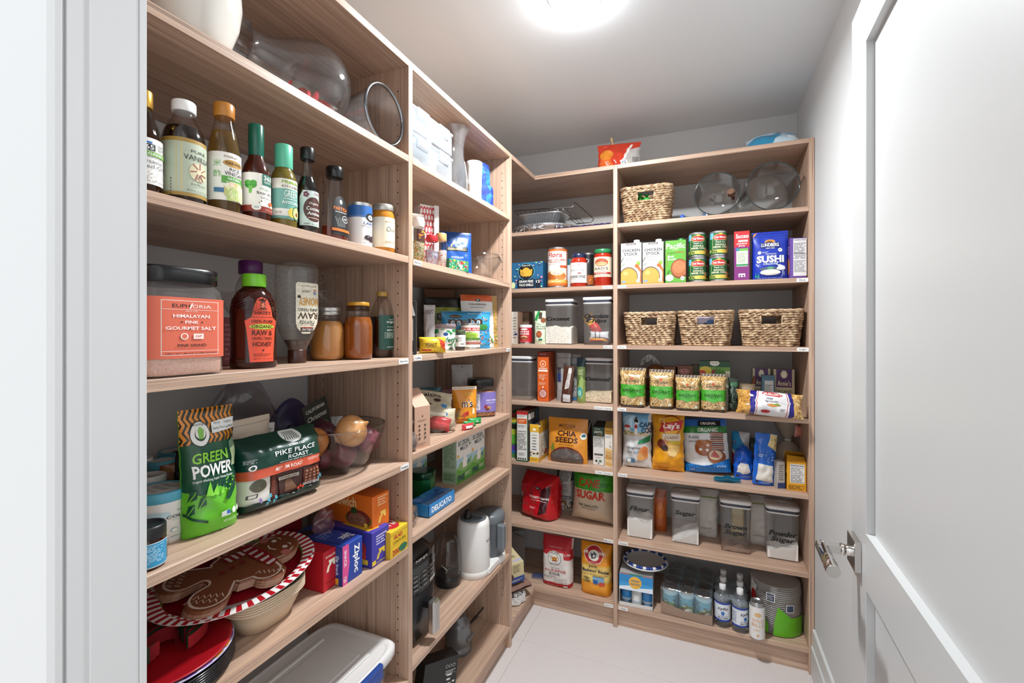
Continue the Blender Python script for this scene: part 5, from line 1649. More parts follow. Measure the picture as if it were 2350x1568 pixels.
bag('candy_bag', 'bright blue chocolate candy bag with big brown lettering', 'pouch', (-.862, 1.608, zc, rad(42)), .2, .148, .045, '#2f8fc0', [R(.5, .96, 1, .05, '#236f98'), NL(.68, .94, .3, .03, '#d6ead0', 1), E(.27, .86, .13, .05, '#3a2018'), T(.27, .86, .2, .035, 'CHOCOLATE', '#d9b98a', .005), T(.27, .70, .3, .17, 'm', '#f0eee9', .055), T(.27, .70, .3, .17, 'm', '#3a2018', .02), T(.47, .71, .13, .12, '&', '#f0eee9', .05), T(.47, .71, .13, .12, '&', '#3a2018', .01), T(.68, .72, .3, .17, 'm', '#f0eee9', .055), T(.68, .72, .3, .17, 'm', '#3a2018', .02), T(.88, .8, .12, .1, "'s", '#f0eee9', .04), T(.88, .8, .12, .1, "'s", '#3a2018', .005),
     P([(.24, .5), (.56, .58), (.6, .5), (.3, .42)], '#7a2c2a'), SC_(.82, .3, .3, .4, 9, ['#c8343c', '#e0c23a', '#3f8f3a', '#d8742a', '#2a4fa0', '#5a3a28'], 60, .6, .05, .09), E(.84, .58, .1, .08, '#2f7a34')], 'stand', 17, .006)
at, r, h = cyl('L', zc, 989, 1046, 744, yb=806)
o = empty('frosting_tub', 'round white tub with green confetti frosting label', 'tub', (at[0], at[1], zc, rad(42)))
pr = [(.9 * r, 0), (.93 * r, .004), (r * .98, .82 * h)]
MB().lathe(pr, 40).build('tub_body', M('#e9e6e4', .3), o)
label_on(o, pr, .03 * h, .8 * h, 2.9, [R(.5, .5, 1, 1, '#e6e8e4'), *[E(x, y, .10, .12, '#2f8a4a') for x, y in ((.08, .8), (.2, .9), (.9, .85), (.8, .95), (.06, .3), (.92, .2), (.14, .1))], SC_(.5, .5, 1, 1, 4, ['#3a9a55', '#e9e9e4', '#2f8a4a'], 46, .8, .03, .07), E(.5, .66, .14, .2, '#e9ebe8'), E(.5, .75, .07, .09, '#274a8c'), T(.52, .48, .66, .24, 'Funfetti', '#1d6a3a', .02, .15), NL(.56, .28, .4, .06, '#c25a6a', 1)])
MB().lathe([(r, .82 * h), (1.03 * r, .825 * h), (1.03 * r, .96 * h), (r, h), (.9 * r, h), (.88 * r, .985 * h), (.001, .985 * h)], 44, cap1=False).build('lid', G('#e9c9cc', .1, .5, '#e9d4d6'), o)
at, r, h = cyl('L', zc, 1045, 1068, 758, yb=806)
bottle('olive_jar', 'small dark jar with green lid between the tub and the tomato can', 'jar', (at[0], at[1], zc, rad(40)), r, h, [(.95, 0), (1, .03), (1, .8), (.9, .85)], (.98, .83, 1, '#47583a', .4), CLEAR, M('#2d2a1c', .2), .8, [(.2, .76, 2.8, [R(.5, .5, 1, 1, '#dfdfdb'), NL(.4, .6, .5, .4, '#555', 5), R(.16, .5, .12, .3, '#4a8a6a'), NL(.6, .22, .3, .16, '#222', 1)])])
at, r, h = cyl('L', zc, 1058, 1101, 742, yb=804)
can('food_can', 'can of petite diced green tomatoes with red band', 'can', (at[0], at[1], zc, rad(38)), r, h, fr([R(.5, .9, 1, .2, '#e4ddd0'), R(.5, .82, .9, .14, '#b52a34'), T(.5, .82, .8, .08, 'MUIR GLEN', '#f0e6d8', .02), T(.5, .71, .3, .035, 'ORGANIC', '#4a3a30', .01), E(.4, .56, .2, .14, '#8fae3a'), E(.58, .54, .2, .13, '#a5bd4c'), E(.5, .5, .18, .11, '#7f9f30'), R(.5, .38, .9, .1, '#5f8f34'), T(.5, .38, .8, .055, 'GREEN TOMATOES', '#2a4a1c', .015), T(.5, .29, .6, .04, 'PETITE DICED', '#4a3a30', .008), R(.5, .19, 1, .1, '#8e2a22'), T(.5, .19, .8, .035, 'FIRE ROASTED', '#f0e0c8', .005), R(.5, .06, 1, .12, '#dfd8ca')]), '#e4ddd0')
at, w, h = face('L', zc, 974, 1036, 778, 55, yb=812)
bag('candy_bag', 'yellow and red candy bag lying in front of the frosting tub', 'pouch', (at[0] - .01, at[1], zc, at[3]), w, max(h, .05), .045, '#e0b52c', [P([(0, .0), (.65, .0), (.75, .9), (.3, .95), (0, .5)], '#e6bd34'), P([(.6, 1), (1, .6), (1, .1), (.72, .4)], '#c8422c'), T(.35, .5, .4, .3, 'PEANUT', '#5a3a1c', .01), R(.2, .2, .3, .1, '#b52a24')], 'pillow', 23, .005)

# board with kraft box and bowl of packets
at, w, h = face('L', zd, 951, 978, 835, 30, d=.3)
carton('tea_box', 'light blue box at the back beside the divider', 'box', (-1.06, 1.12, zd, rad(40)), .08, .135, .06, '#8fb6cc', [R(.5, .78, 1, .44, '#d9cfc4'), E(.5, .78, .26, .14, '#5a4034'), R(.5, .2, .8, .2, '#7aa6c0')])
at, w, h = face('L', zd, 978, 1003, 870, 40, d=.2)
bag('snack_pouch', 'dark teal pouch behind the kraft box', 'pouch', at, .08, .135, .03, '#1f4a54', [NL(.5, .7, .7, .08, '#c9a44a', 1), R(.5, .4, .7, .2, '#3a7a6a')], 'stand', 6, .005)
at, w, h = face('L', zd, 987, 1036, 868, 40, d=.22)
bag('snack_pouch', 'dark maroon pouch behind the packet bowl', 'pouch', at, .13, .115, .04, '#5c1620', [R(.5, .6, .5, .3, '#7a2430')], 'stand', 7, .006)
at, r, h = cyl('L', zd, 988, 1036, 858, d=.28)
o = empty('ceramic_bowl', 'plain white bowl at the back of the board', 'bowl', (-1.07, 1.50, zd, 0))
bp = [(.035, 0), (.05, .02), (.055, .09), (.056, .115)]
b = MB().lathe(bp, 36, cap1=False); b.lathe([(q - .004, z + .004) for q, z in bp][::-1], 36, cap0=False); b.build('bowl_wall', M('#c9c4bf', .3), o)
at, w, h = face('L', zd, 1037, 1086, 838, 36, d=.205)
bag('seafood_pouch', 'light grey pouch with handwritten style lettering and hang hole', 'pouch', at, w, h, .03, '#b9b6b4', [E(.5, .95, .03, .015, '#4a4644'), R(.5, .88, 1, .006, '#9a9694'), T(.36, .24, .4, .1, 'Seafood', '#1c1a1a', -.004, .25), NL(.84, .45, .12, .4, '#8a8684', 5), NL(.4, .08, .4, .04, '#444', 1)], 'stand', 18, .004, turn=0)
kraft = empty('gable_box', 'tall pinkish kraft box with gable top near the divider', 'box', (-.785, 1.178, zd, rad(78)))
kw, kd, kh = .064, .10, .125
b = MB()
b.box(-kw / 2, kw / 2, 0, kd, 0, kh, '#b8927c')
b.add([(-kw / 2, 0, kh), (kw / 2, 0, kh), (kw / 2, kd, kh), (-kw / 2, kd, kh), (-kw / 2, kd / 2, kh + .05), (kw / 2, kd / 2, kh + .05)], [(0, 1, 5, 4), (2, 3, 4, 5), (1, 2, 5), (3, 0, 4)], '#c09a84')
art(b, [E(.5, .76, .05, .03, '#6a5448'), NL(.5, .66, .6, .05, '#7a6254', 2), *[E(.3 + .36 * (k % 2), .54 - .1 * (k // 2), .06, .028, '#4a3a32') for k in range(8)], NL(.5, .1, .5, .06, '#7a6254', 2)], on_rect((-kw / 2, 0, 0), (1, 0, 0), (0, 0, 1), kw, kh), smooth=False)
art(b, [R(.5, .5, 1, 1, '#7d6156'), T(.45, .78, .5, .16, 'DE', '#231a18', .02), T(.55, .54, .3, .16, 'D', '#231a18', .02), E(.8, .9, .12, .09, '#a8825e'), NL(.5, .25, .6, .2, '#4a3832', 3)], on_rect((-kw / 2, kd, 0), (0, -1, 0), (0, 0, 1), kd, kh), smooth=False)
b.build('box_body', PR(.6), kraft)
at, r, h = cyl('L', zd, 950, 977, 990, yb=1028)
o = empty('bread_bag', 'clear twisted bag of dark buns at the front beside the divider', 'bag', (-.80, 1.132, zd, pi / 2))
b = MB().lathe([(.005, 0), (.021, .004), (.025, .025), (.019, .048), (.006, .062), (.013, .085), (.018, .09)], 22, rib=.05, cap1=False)
b.build('film', G('#d9d6d4', .08, .14, refl=1.5), o)
MB().lathe([(.005, .002), (.019, .006), (.022, .024), (.016, .04), (.002, .044)], 20, cap1=False).build('contents', M('#4a2c1e', .6, var=.3, scale=90), o)
o = empty('glass_bowl', 'small clear glass bowl piled with snack packets', 'bowl', (-.862, 1.392, zd, 0))
bp = [(.03, 0), (.034, .002), (.06, .025), (.074, .055), (.078, .075)]
b = MB().lathe(bp, 48, cap1=False); b.lathe([(q - .002, z + .002) for q, z in bp][::-1], 48, cap0=False); b.build('bowl_wall', G('#eef0f0', edge=.45), o)
bag('raisin_pouch', 'cream raisin pouch lying on the packet bowl', 'pouch', (-.862, 1.36, zd + .03, rad(42)), .15, .12, .04, '#b8ad94', [P([(0, .8), (1, .6), (1, 1), (0, 1)], '#c9bfa8'), T(.42, .78, .56, .16, 'Raisins', '#1d1a16', .02), R(.78, .42, .14, .12, '#3a78b0'), E(.6, .6, .1, .06, '#3a2a28'), SC_(.3, .4, .3, .2, 3, ['#3a2228', '#5a3a3a'], 14, .8, .06, .1), R(.5, .12, 1, .08, '#d0c7b2')], 'pillow', 51, .008, tilt=(-.75, .18))
bag('snack_packet', 'small cream packet inside the glass bowl', 'packet', (-.84, 1.385, zd + .012, rad(40)), .10, .065, .028, '#c6b99c', [R(.6, .7, .2, .16, '#3a78b0'), NL(.4, .5, .4, .2, '#5a4a3a', 2)], 'pillow', 52, .005, tilt=(-.2, 0))
bag('snack_packet', 'red packet at the bottom of the glass bowl', 'packet', (-.845, 1.36, zd + .004, rad(25)), .08, .045, .022, '#b3242a', [R(.5, .5, 1, .2, '#d0353a')], 'pillow', 53, .004, tilt=(-.35, .2))
at, w, h = face('L', zd, 1040, 1097, 889, 40, d=.07)
bag('candy_bag', 'orange peanut butter candy pouch behind the packet bowl', 'pouch', (at[0], at[1], zd, at[3]), w, h, .05, '#d98a1f', [R(.5, .955, 1, .07, '#e6dfd2'), NL(.5, .955, .9, .03, '#5a4a3a', 1), R(.66, .8, .3, .06, '#e4b03a'), NL(.66, .8, .26, .03, '#5a2a10', 1), T(.58, .55, .44, .22, "m's", '#f0e9e0', .05), T(.58, .55, .44, .22, "m's", '#3a2018', .018), P([(.4, .28), (.62, .34), (.64, .24), (.44, .2)], '#b3242a'), R(.84, .33, .1, .16, '#e9d9b0'), SC_(.3, .16, .4, .2, 6, ['#c8343c', '#d8742a', '#5a3a28', '#e0c23a'], 20, .8, .05, .09)], 'stand', 61, .005)
for k, (x, y, a) in enumerate(((-.79, 1.50, 60), (-.80, 1.555, 48), (-.772, 1.455, 70))):
    at = (x, y, zd, rad(a))
    bag('wrapped_candy', ('green wrapped candy on the board, beside the red-ended one', 'green wrapped candy closest to the nut mix jar', 'red and white wrapped candy against the glass bowl')[k], 'candy', at, .055, .022, .018, '#c8343c' if k == 2 else '#1f8a42', [R(.5, .5, .6, .4, '#e9e9e2' if k == 2 else '#37a85a'), NL(.5, .5, .5, .3, '#e9f0e4', 1)], 'pillow', 70 + k, .002, nu=12, nv=8)
at, r, h = cyl('L', zd, 1096, 1162, 871, yb=958)
o = empty('nut_mix_jar', 'square clear jar of trail mix with black lid and purple label', 'jar', (min(at[0], -.83), 1.735, zd, rad(45)))
r = .055; h = .155
pr = [(.96 * r, 0), (r, .005), (r, .72 * h), (.95 * r, .80 * h), (.84 * r, .82 * h)]
MB().lathe(pr, 40, sq=4.5, cap1=False).build('jar_body', G('#e6e2e0', edge=.3), o)
MB().lathe([(.93 * r, .004), (.96 * r, .01), (.96 * r, .66 * h), (.01, .7 * h)], 40, sq=4.5, cap1=False).build('contents', GRAIN('#6a3a2a', '#8a2a2e', 120, .5, '#b98a5a', .8), o)
MB().lathe([(.95 * r, .81 * h), (.97 * r, .815 * h), (.97 * r, .97 * h), (.92 * r, h)], 72, rib=.006, sq=3).build('lid', M('#141416', .3), o)
label_on(o, pr, .14 * h, .66 * h, 2 * pi * .9, fr([R(.42, .5, .8, .96, '#7a6cb0'), R(.1, .5, .3, .92, '#7a6cb0'), R(.22, .52, .3, .8, '#dcdae4'), NL(.22, .5, .26, .7, '#555', 10), T(.66, .6, .26, .1, 'nut mix', '#eceaf4', .01), NL(.66, .46, .26, .08, '#d9d4ea', 2), E(.52, .26, .05, .1, '#8a2a3a'), E(.6, .2, .05, .09, '#b98a5a'), E(.56, .14, .05, .07, '#6a3a2a')], .5), '#7a6cb0', sq=4.5, nu=70)

# milk powder board
MK = lambda: [R(.5, .5, 1, 1, '#e6e6e2'), NL(.5, .9, .7, .025, '#666', 1), T(.5, .80, .78, .1, 'BIO ZIEGEN-', '#2b3a44', .018), T(.5, .69, .5, .085, 'MILCH', '#2b3a44', .018), E(.9, .72, .05, .03, '#5a8a4a'), R(.5, .35, 1, .3, '#a9cbdc'), P([(0, .3), (.3, .42), (.6, .34), (1, .46), (1, .2), (0, .2)], '#7fae6a'), P([(0, 0), (1, 0), (1, .26), (.5, .2), (0, .3)], '#4f9a3a'),
              E(.1, .55, .06, .035, '#e0a83a'), P([(.4, .28), (.66, .28), (.7, .44), (.6, .5), (.62, .6), (.5, .62), (.47, .5), (.4, .42)], '#ecebe6'), E(.54, .6, .07, .05, '#ecebe6'), SP([(.5, .63), (.46, .7)], .015, '#cfcabf'), SP([(.57, .63), (.6, .7)], .015, '#cfcabf'), E(.8, .36, .06, .035, '#3a78b0'), T(.3, .1, .44, .12, 'PRE', '#1d3a5a', .03), NL(.76, .12, .4, .08, '#e9f0e4', 3)]
for k, (x, y, lab) in enumerate(((-.877, 1.607, 'milk powder carton with a white goat, standing at the edge of the pair'), (-.877, 1.7295, 'milk powder carton with a white goat, nearer the divider of the corner'), (-1.0, 1.47, 'milk powder carton with a goat partly hidden behind the green tin'))):
    carton('milk_powder_carton', lab, 'carton', (x, y, ze, pi / 2), .1215, .19, .062, '#d6dccf', MK(), [R(.5, .5, 1, 1, '#a9c0a2'), NL(.5, .62, .8, .6, '#5f7a5a', 16), R(.5, .14, .9, .2, '#8fb08a'), NL(.5, .14, .8, .14, '#3f5a3a', 4)], group='goat milk cartons')
tray = empty('pastry_tray', 'shallow bright blue cardboard pastry tray under film', 'tray', (-.80, 1.317, ze, pi / 2))
b = MB()
w, d, h = .162, .078, .04
b.box(-w / 2, w / 2, 0, d, 0, .002, '#2a7fc0')
for x0, x1, y0, y1 in ((-w / 2, w / 2, 0, .0015), (-w / 2, w / 2, d - .0015, d), (-w / 2, -w / 2 + .0015, 0, d), (w / 2 - .0015, w / 2, 0, d)):
    b.box(x0, x1, y0, y1, 0, h, '#2a7fc0')
art(b, [T(.48, .5, .76, .46, 'DELICATO', '#eef2f4', .03)], on_rect((-w / 2, 0, 0), (1, 0, 0), (0, 0, 1), w, h), smooth=False)
b.build('tray_body', PR(.35), tray)
MB().grid(lambda u, v: (w * (u - .5), d * v, h + .004 * noise.noise(Vector((u * 6, v * 6, 1)))), 14, 12).build('film', G('#e6e6e6', .06, .05, refl=1.8), tray)
at = (-.93, 1.372, ze + .0045, rad(45))
tin = empty('cookie_tin', 'round green tin with dark green lid behind the blue tray', 'tin', (-.936, 1.405, ze, rad(45)))
r = .0455
MB().lathe([(r * .97, 0), (r, .003), (r, .075)], 44).build('tin_body', M('#1a6a3a', .25, .5), tin)
MB().lathe([(r * 1.02, .066), (r * 1.04, .068), (r * 1.04, .084), (r, .09), (r * .9, .0905), (.001, .089)], 44, cap1=False).build('lid', M('#103f26', .15, .4), tin)
ck = empty('cookie_bag', 'small clear bag of brown cookies at the divider', 'bag', (-.815, 1.165, ze, pi / 2))
b = MB()
for x, z, r in ((-.016, .02, .019), (.014, .018, .018), (0, .042, .018), (.024, .04, .014)):
    b.lathe([(.001, z - r), (r * .8, z - r * .6), (r, z), (r * .8, z + r * .6), (.001, z + r)], 14, cx=x, cy=.02, cap0=False, cap1=False)
b.build('contents', M('#8a5f3c', .8, var=.3, scale=160, bump=.3), ck)
MB().lathe([(.004, 0), (.038, .003), (.042, .03), (.036, .055), (.012, .066), (.02, .075)], 20, cy=.02, sy=.8, rib=.04, cap1=False).build('film', G('#dedcda', .06, .06, refl=1.6), ck)

# appliance board
af = empty('air_fryer', 'black air fryer with control panel and chrome drawer handle', 'air fryer', (-.80, 1.213, zf, pi / 2))
b = MB().lathe([(.085, 0), (.096, .006), (.104, .03), (.106, .15), (.104, .22), (.096, .265), (.075, .285), (.04, .295), (.001, .297)], 56, sq=3.2, sy=1.25, cy=.135, cap1=False)
b.build('housing', M('#1b1c1f', .28), af)
b = MB().lathe([(.1055, .018), (.1075, .02), (.1085, .148), (.1065, .15)], 56, sq=3.2, sy=1.25, cy=.135, cap0=False, cap1=False)
dwr = b.build('drawer', M('#17181a', .3), af)
hb2 = MB()
hb2.box(-.018, .018, -.046, -.02, .03, .132, bev=.006)
hb2.build('handle', M('#b9b7b4', .18, .9), dwr)
MB().box(-.014, .014, -.03, .01, .105, .13, bev=.004).build('handle_bracket', M('#131416', .3), dwr)
b = MB()
pan = lambda x, y, e: (-.075 + .15 * x, .0 + .0105 + .012 * abs(2 * x - 1) ** 3 - .009 - e, .162 + .10 * y)
art(b, [R(.5, .5, 1, 1, '#0f1012'), R(.36, .68, .56, .2, '#3a3f42'), T(.42, .93, .4, .09, 'NINJA', '#d6d6d6', .012), *[op for j in range(4) for i in range(3) for op in (R(.2 + .3 * i, .5 - .13 * j, .26, .1, '#8a8c8c'), R(.2 + .3 * i, .5 - .13 * j, .245, .088, '#17181a'), R(.2 + .3 * i, .5 - .13 * j, .12, .012, '#c9c9c9'))], R(.8, .1, .26, .1, '#9a9a98'), *[op for j in range(2) for op in (R(.84, .72 - .14 * j, .16, .11, '#8a8c8c'), R(.84, .72 - .14 * j, .145, .095, '#17181a'), SP([(.8, .7 - .14 * j), (.84, .74 - .14 * j), (.88, .7 - .14 * j)], .02, '#c9c9c9'))]], pan, 10, 1)
b.build('control_panel', PR(.25), af)
at, r, h = cyl('L', zf, 999, 1057, 1228, yb=1370)
o = empty('blender_cup', 'clear bullet-shaped blender cup on a dark blade base', 'blender cup', at)
MB().lathe([(.97 * r, 0), (r, .003), (r, .20 * h), (.97 * r, .215 * h)], 48, rib=.004).build('blade_base', M('#232327', .3), o)
cp = [(.97 * r, .22 * h), (.98 * r, .45 * h), (.92 * r, .72 * h), (.8 * r, .9 * h), (.6 * r, .975 * h), (.3 * r, h), (.001, h)]
b = MB().lathe(cp, 40, cap0=False, cap1=False)
b.build('cup', G('#dcdcdf', edge=.45, refl=1.6), o)
b = MB()
for k in range(4):
    a = k * pi / 2 + .4
    b.tube([(r * .95 * cos(a), r * .95 * sin(a), .25 * h), (r * .94 * cos(a), r * .94 * sin(a), .55 * h), (r * .8 * cos(a), r * .8 * sin(a), .84 * h)], .003, 5)
b.build('cup_rib', G('#c9c9ce', refl=2.5), o)
b = MB()
for k in range(4):
    a = k * pi / 2
    b.add([(0, 0, .25 * h), (.6 * r * cos(a), .6 * r * sin(a), .25 * h + (.02 if k % 2 else .004)), (.6 * r * cos(a + .35), .6 * r * sin(a + .35), .25 * h + (.022 if k % 2 else .005)), (.1 * r * cos(a + .8), .1 * r * sin(a + .8), .252 * h)], [(0, 1, 2, 3)])
b.build('blade', M('#b9b9bb', .2, 1.0), o)
fp = empty('baby_food_maker', 'white and grey steam food maker with twist lid', 'food maker', (-.846, 1.628, zf, pi / 2))
MB().lathe([(.064, .022), (.066, .03), (.064, .195), (.06, .212), (.052, .216), (.05, .214)], 48).build('steamer_body', M('#dad8d5', .4), fp)
b = MB().lathe([(.064, 0), (.066, .002), (.066, .026), (.064, .028)], 40, cap1=True)
b.lathe([(.064, 0), (.066, .002), (.066, .026), (.064, .028)], 40, cx=.1235, cy=-.012)
b.box(.0, .1235, -.07, .048, .0005, .027, bev=.004)
b.build('base', M('#dedcd9', .4), fp)
lid = MB().lathe([(.05, .212), (.052, .214), (.05, .222), (.044, .224), (.001, .223)], 40, cap1=False)
lid.box(-.012, .012, -.045, .045, .223, .232, bev=.003)
lid.build('lid', M('#5c6468', .35), fp)
MB().lathe([(.014, .222), (.016, .224), (.016, .24), (.011, .242), (.011, .252), (.007, .254)], 20, cx=-.03, cy=.01).build('valve', M('#141416', .4), fp)
b = MB().lathe([(.055, .03), (.057, .033), (.06, .16), (.0615, .165)], 44, cx=.1235, cy=-.012)
b.build('jug', M('#565b60', .35), fp)
MB().lathe([(.063, .165), (.064, .168), (.064, .192), (.058, .2), (.042, .202), (.04, .2045), (.001, .2045)], 44, cx=.1235, cy=-.012, cap1=False).build('jug_lid', M('#5f6468', .35), fp)
MB().box(.085, .112, -.094, -.06, .06, .165, bev=.006).build('jug_handle', M('#676d72', .35), fp)
MB().box(.132, .152, -.074, -.066, .05, .15, bev=.002).build('jug_window', M('#b0998a', .1), fp)
prb = [(.066, .03), (.064, .195)]
label_on(fp, prb, .06, .15, 1.0, [T(.5, .86, .7, .1, 'BEABA', '#8a7a70', .012), E(.66, .4, .17, .3, '#2f4250'), E(.66, .4, .155, .278, '#dad8d5'), R(.66, .4, .3, .012, '#2f4250'), E(.66, .54, .06, .07, '#8a98a0'), E(.66, .27, .06, .07, '#8a98a0')], turn=.15)

# lowest board
at, r, h = cyl('L', zg, 1021, 1082, 1435, yb=1535)
o = empty('food_processor', 'grey food processor motor base with black cable', 'food processor', (at[0], at[1], zg, pi / 2))
MB().lathe([(r, 0), (r * 1.02, .004), (r * 1.02, .018), (r * .9, .026), (r * .96, .034), (r * .98, .075), (r * .86, .09), (r * .88, .1), (r * .78, .118), (r * .6, .122), (r * .58, .135), (r * .4, .14), (.001, .141)], 48, cap1=False).build('motor_base', M('#77787a', .3, .5), o)
MB().box(-.02, .03, -r * 1.08, -r * .8, .045, .07, bev=.006).build('dial', M('#5f6264', .35), o)
MB().lathe([(.014, .14), (.014, .165), (.009, .17)], 16).build('spindle', M('#3a3c3e', .4), o)
MB().tube([(r * .9, .0, .045), (.10, -.01, .058), (.16, -.015, .06), (.215, -.01, .052), (.238, .0, .032), (.225, .015, .012), (.17, .025, .006), (.11, .035, .005), (.05, .06, .005)], .0032, 8).build('cable', M('#111', .5), o)
bx = carton('pasta_box', 'black food box with white lettering and tricolour stripe tilted at the divider', 'box', (-.80, 1.27, zg, rad(62)), .13, .19, .05, '#141414',
            [E(.32, .34, .24, .3, '#8a6a4a'), SC_(.32, .34, .3, .4, 3, ['#a8845a', '#6a4a30', '#c9a878'], 30, 1, .08, .14), P([(.3, .04), (.9, .2), (.9, .26), (.3, .1)], '#e9e6df'), P([(.3, .04), (.9, .2), (.9, .215), (.3, .055)], '#b3242a'), P([(.3, .09), (.9, .25), (.9, .265), (.3, .105)], '#2f7a3a'), NL(.76, .5, .14, .5, '#e9e6df', 7), NL(.9, .42, .07, .4, '#e9e6df', 6), *[op for k in range(3) for op in (E(.66 + .1 * k, .86, .04, .028, '#cfcfcf'), E(.66 + .1 * k, .86, .033, .023, '#141414'))], NL(.78, .76, .3, .08, '#cfcfcf', 3)], rough=.3, tilt=(0, rad(9)), dz=.0105)
# ---------------------------------------------------------------- corner unit on the back wall
t1, t2, t3, t4, t5, t6, t7 = (ZB['s%d' % k] for k in range(1, 8))
FOIL = M('#d0d0d2', .22, .75, bump=.35, scale=60)
# foil pans, wire rack and a strip of wrappers on the top board
fx = onB(1236, .05)[0]
tr0 = empty('foil_tray', 'round crinkled foil platter at the bottom of the foil pile', 'foil tray', (fx, BP + .165, t1, 0))
b = MB().lathe([(.11, 0), (.12, .003), (.145, .03), (.17, .04), (.172, .038), (.145, .026), (.12, .0)], 72, rib=.018, sy=.9, cap1=False)
b.build('tray_body', FOIL, tr0)
tw = MB()
rn = random.Random(12)
for k in range(16):
    a = rn.uniform(pi, 2 * pi)
    tw.tube([(.168 * cos(a) * q + rn.uniform(-.01, .01), .15 * sin(a) * q, .004 + rn.uniform(0, .045)) for q in (1.0, .98, .96)] + [(.155 * cos(a + .35), .14 * sin(a + .35), rn.uniform(.0, .03) + .006)], .0035, 5)
tw.build('twisted_rim', FOIL, tr0)
tr1 = empty('foil_tray', 'deep foil roasting pan stacked on the foil platter', 'foil tray', (fx - .005, BP + .15, t1 + .042, 0))
b = MB().lathe([(.09, 0), (.096, .002), (.112, .055), (.124, .058), (.125, .062), (.119, .0625)], 96, sq=4.5, sy=.75, rib=.012, cap1=False)
b.build('pan_body', FOIL, tr1)
rk = empty('wire_rack', 'chrome wire cooling rack leaning over the foil pans', 'wire rack', (onB(1250, .1)[0], BP + .06, t1 + .119, rad(4)), tilt=(0, rad(1)))
b = MB()
CH = M('#8f9092', .2, 1.0)
for k in range(12):
    x = -.15 + .017 * k * 1.5
    b.tube([(x, 0, 0), (x + .01, .22, -.012)], .0016, 5)
b.tube([(-.15, 0, .001), (.155, 0, .001), (.165, 0, .022), (.17, .02, .022), (.235, .1, -.03), (.24, .13, -.036), (.225, .13, -.05), (.15, .12, -.055)], .0024, 6)
b.tube([(-.15, .2, -.01), (.16, .2, -.01)], .0024, 6)
for k in range(3):
    b.tube([(.07 + .03 * k, .02, 0), (.15 + .02 * k, .12, -.052)], .0016, 5)
b.build('rack_wires', CH, rk)
for k in range(12):
    pass
strip_at = onB(1345, .02)
b = MB()
b.grid(lambda u, v: (.26 * (u - .5), .05 * v, .006 + .008 * abs(noise.noise(Vector((u * 9, v * 3, 2)))) + .012 * u * v), 40, 4, lambda u, v: ('#2a1f4a', '#5a3a9a', '#1b1626', '#c99a5a', '#3a2a6a')[int((u * 13 + v) % 5)])
b.grid(lambda u, v: (.26 * (u - .5), .002, (.006 + .008 * abs(noise.noise(Vector((u * 9, 0, 2))))) * v), 40, 1, '#2a1f4a')
tag(b.build('candy_wrapper', PR(.25), None, (strip_at[0] - .01, BP + .006, t1)), 'strip of purple and dark foil wrappers on the board edge', 'wrapper')

# sauce board
at, w, h = flat('B', t2, 1175, 1246, 602, d=.02)
FL = [o_ for k in range(26) for o_ in (lambda x, y, c: (E(x, y, .045, .04, c), E(x, y, .02, .018, '#d9c86a')))(random.Random(k).random(), random.Random(k + 50).random(), ('#3a4f9a', '#6a5aa8', '#3a8a9a', '#b05a9a')[k % 4])]
carton('taco_shell_box', 'teal floral box of taco shells at the corner post', 'box', at, w, h, .07, '#2a6a8c', [R(.5, .5, 1, 1, '#245f86'), *FL, E(.48, .64, .27, .32, '#5aa8b8'), E(.48, .64, .25, .30, '#1b1b22'), E(.48, .62, .14, .17, '#d9a63a'), P([(.28, .74), (.4, .66), (.4, .44), (.3, .5)], '#d9a63a'), P([(.68, .74), (.56, .66), (.56, .44), (.66, .5)], '#d9a63a'), *[SP([(.3 + .01 * k, .5 + .05 * k), (.4, .46 + .05 * k)], .01, '#1b1b22') for k in range(4)], T(.48, .86, .26, .05, 'SIETE', '#e9e6dc', .01), R(.48, .2, .56, .3, '#16202e'), T(.48, .27, .46, .09, 'GRAIN FREE', '#eceae2', .02), T(.48, .14, .46, .09, 'TACO SHELLS', '#eceae2', .02), R(.86, .2, .16, .3, '#16202e'), T(.86, .26, .12, .1, '12', '#eceae2', .02), E(.06, .14, .07, .12, '#c9d6a0')], (), [R(.5, .5, 1, 1, '#1b4f70')])
at, r, h = cyl('B', t2, 1257, 1302, 571, d=.012)
can('breadcrumb_can', 'tall white and orange canister of bread crumbs', 'can', at, r, h, fr([R(.5, .97, 1, .06, '#c8642a'), R(.96, .5, .06, 1, '#c8642a'), R(.04, .5, .05, 1, '#c8642a'), T(.44, .84, .56, .14, 'Flora', '#b3342a', .02, .15), T(.44, .70, .84, .06, 'BREAD CRUMBS', '#a8442a', .015), T(.44, .64, .4, .05, 'PANKO', '#a8442a', .015), NL(.44, .585, .6, .02, '#b98a6a', 1), R(.78, .52, .3, .07, '#c8522a'), E(.34, .28, .26, .12, '#b5602a'), E(.66, .27, .22, .1, '#c87a3a'), E(.52, .36, .24, .08, '#e0c89a'), E(.5, .36, .18, .05, '#efe3c9'), SC_(.5, .27, .6, .16, 4, ['#8e3f1c', '#d98a4a', '#a8502a'], 30, .8, .03, .05), R(.5, .12, 1, .1, '#dc9a3a'), NL(.5, .12, .7, .05, '#fff0d0', 2), R(.5, .03, 1, .08, '#c8642a')], .46), '#ebe6de', turn=.15)
at, r, h = cyl('B', t2, 1309, 1347.5, 584, d=.012)
jp = [(.93, 0), (1, .02), (1, .74), (.94, .82), (.8, .88)]
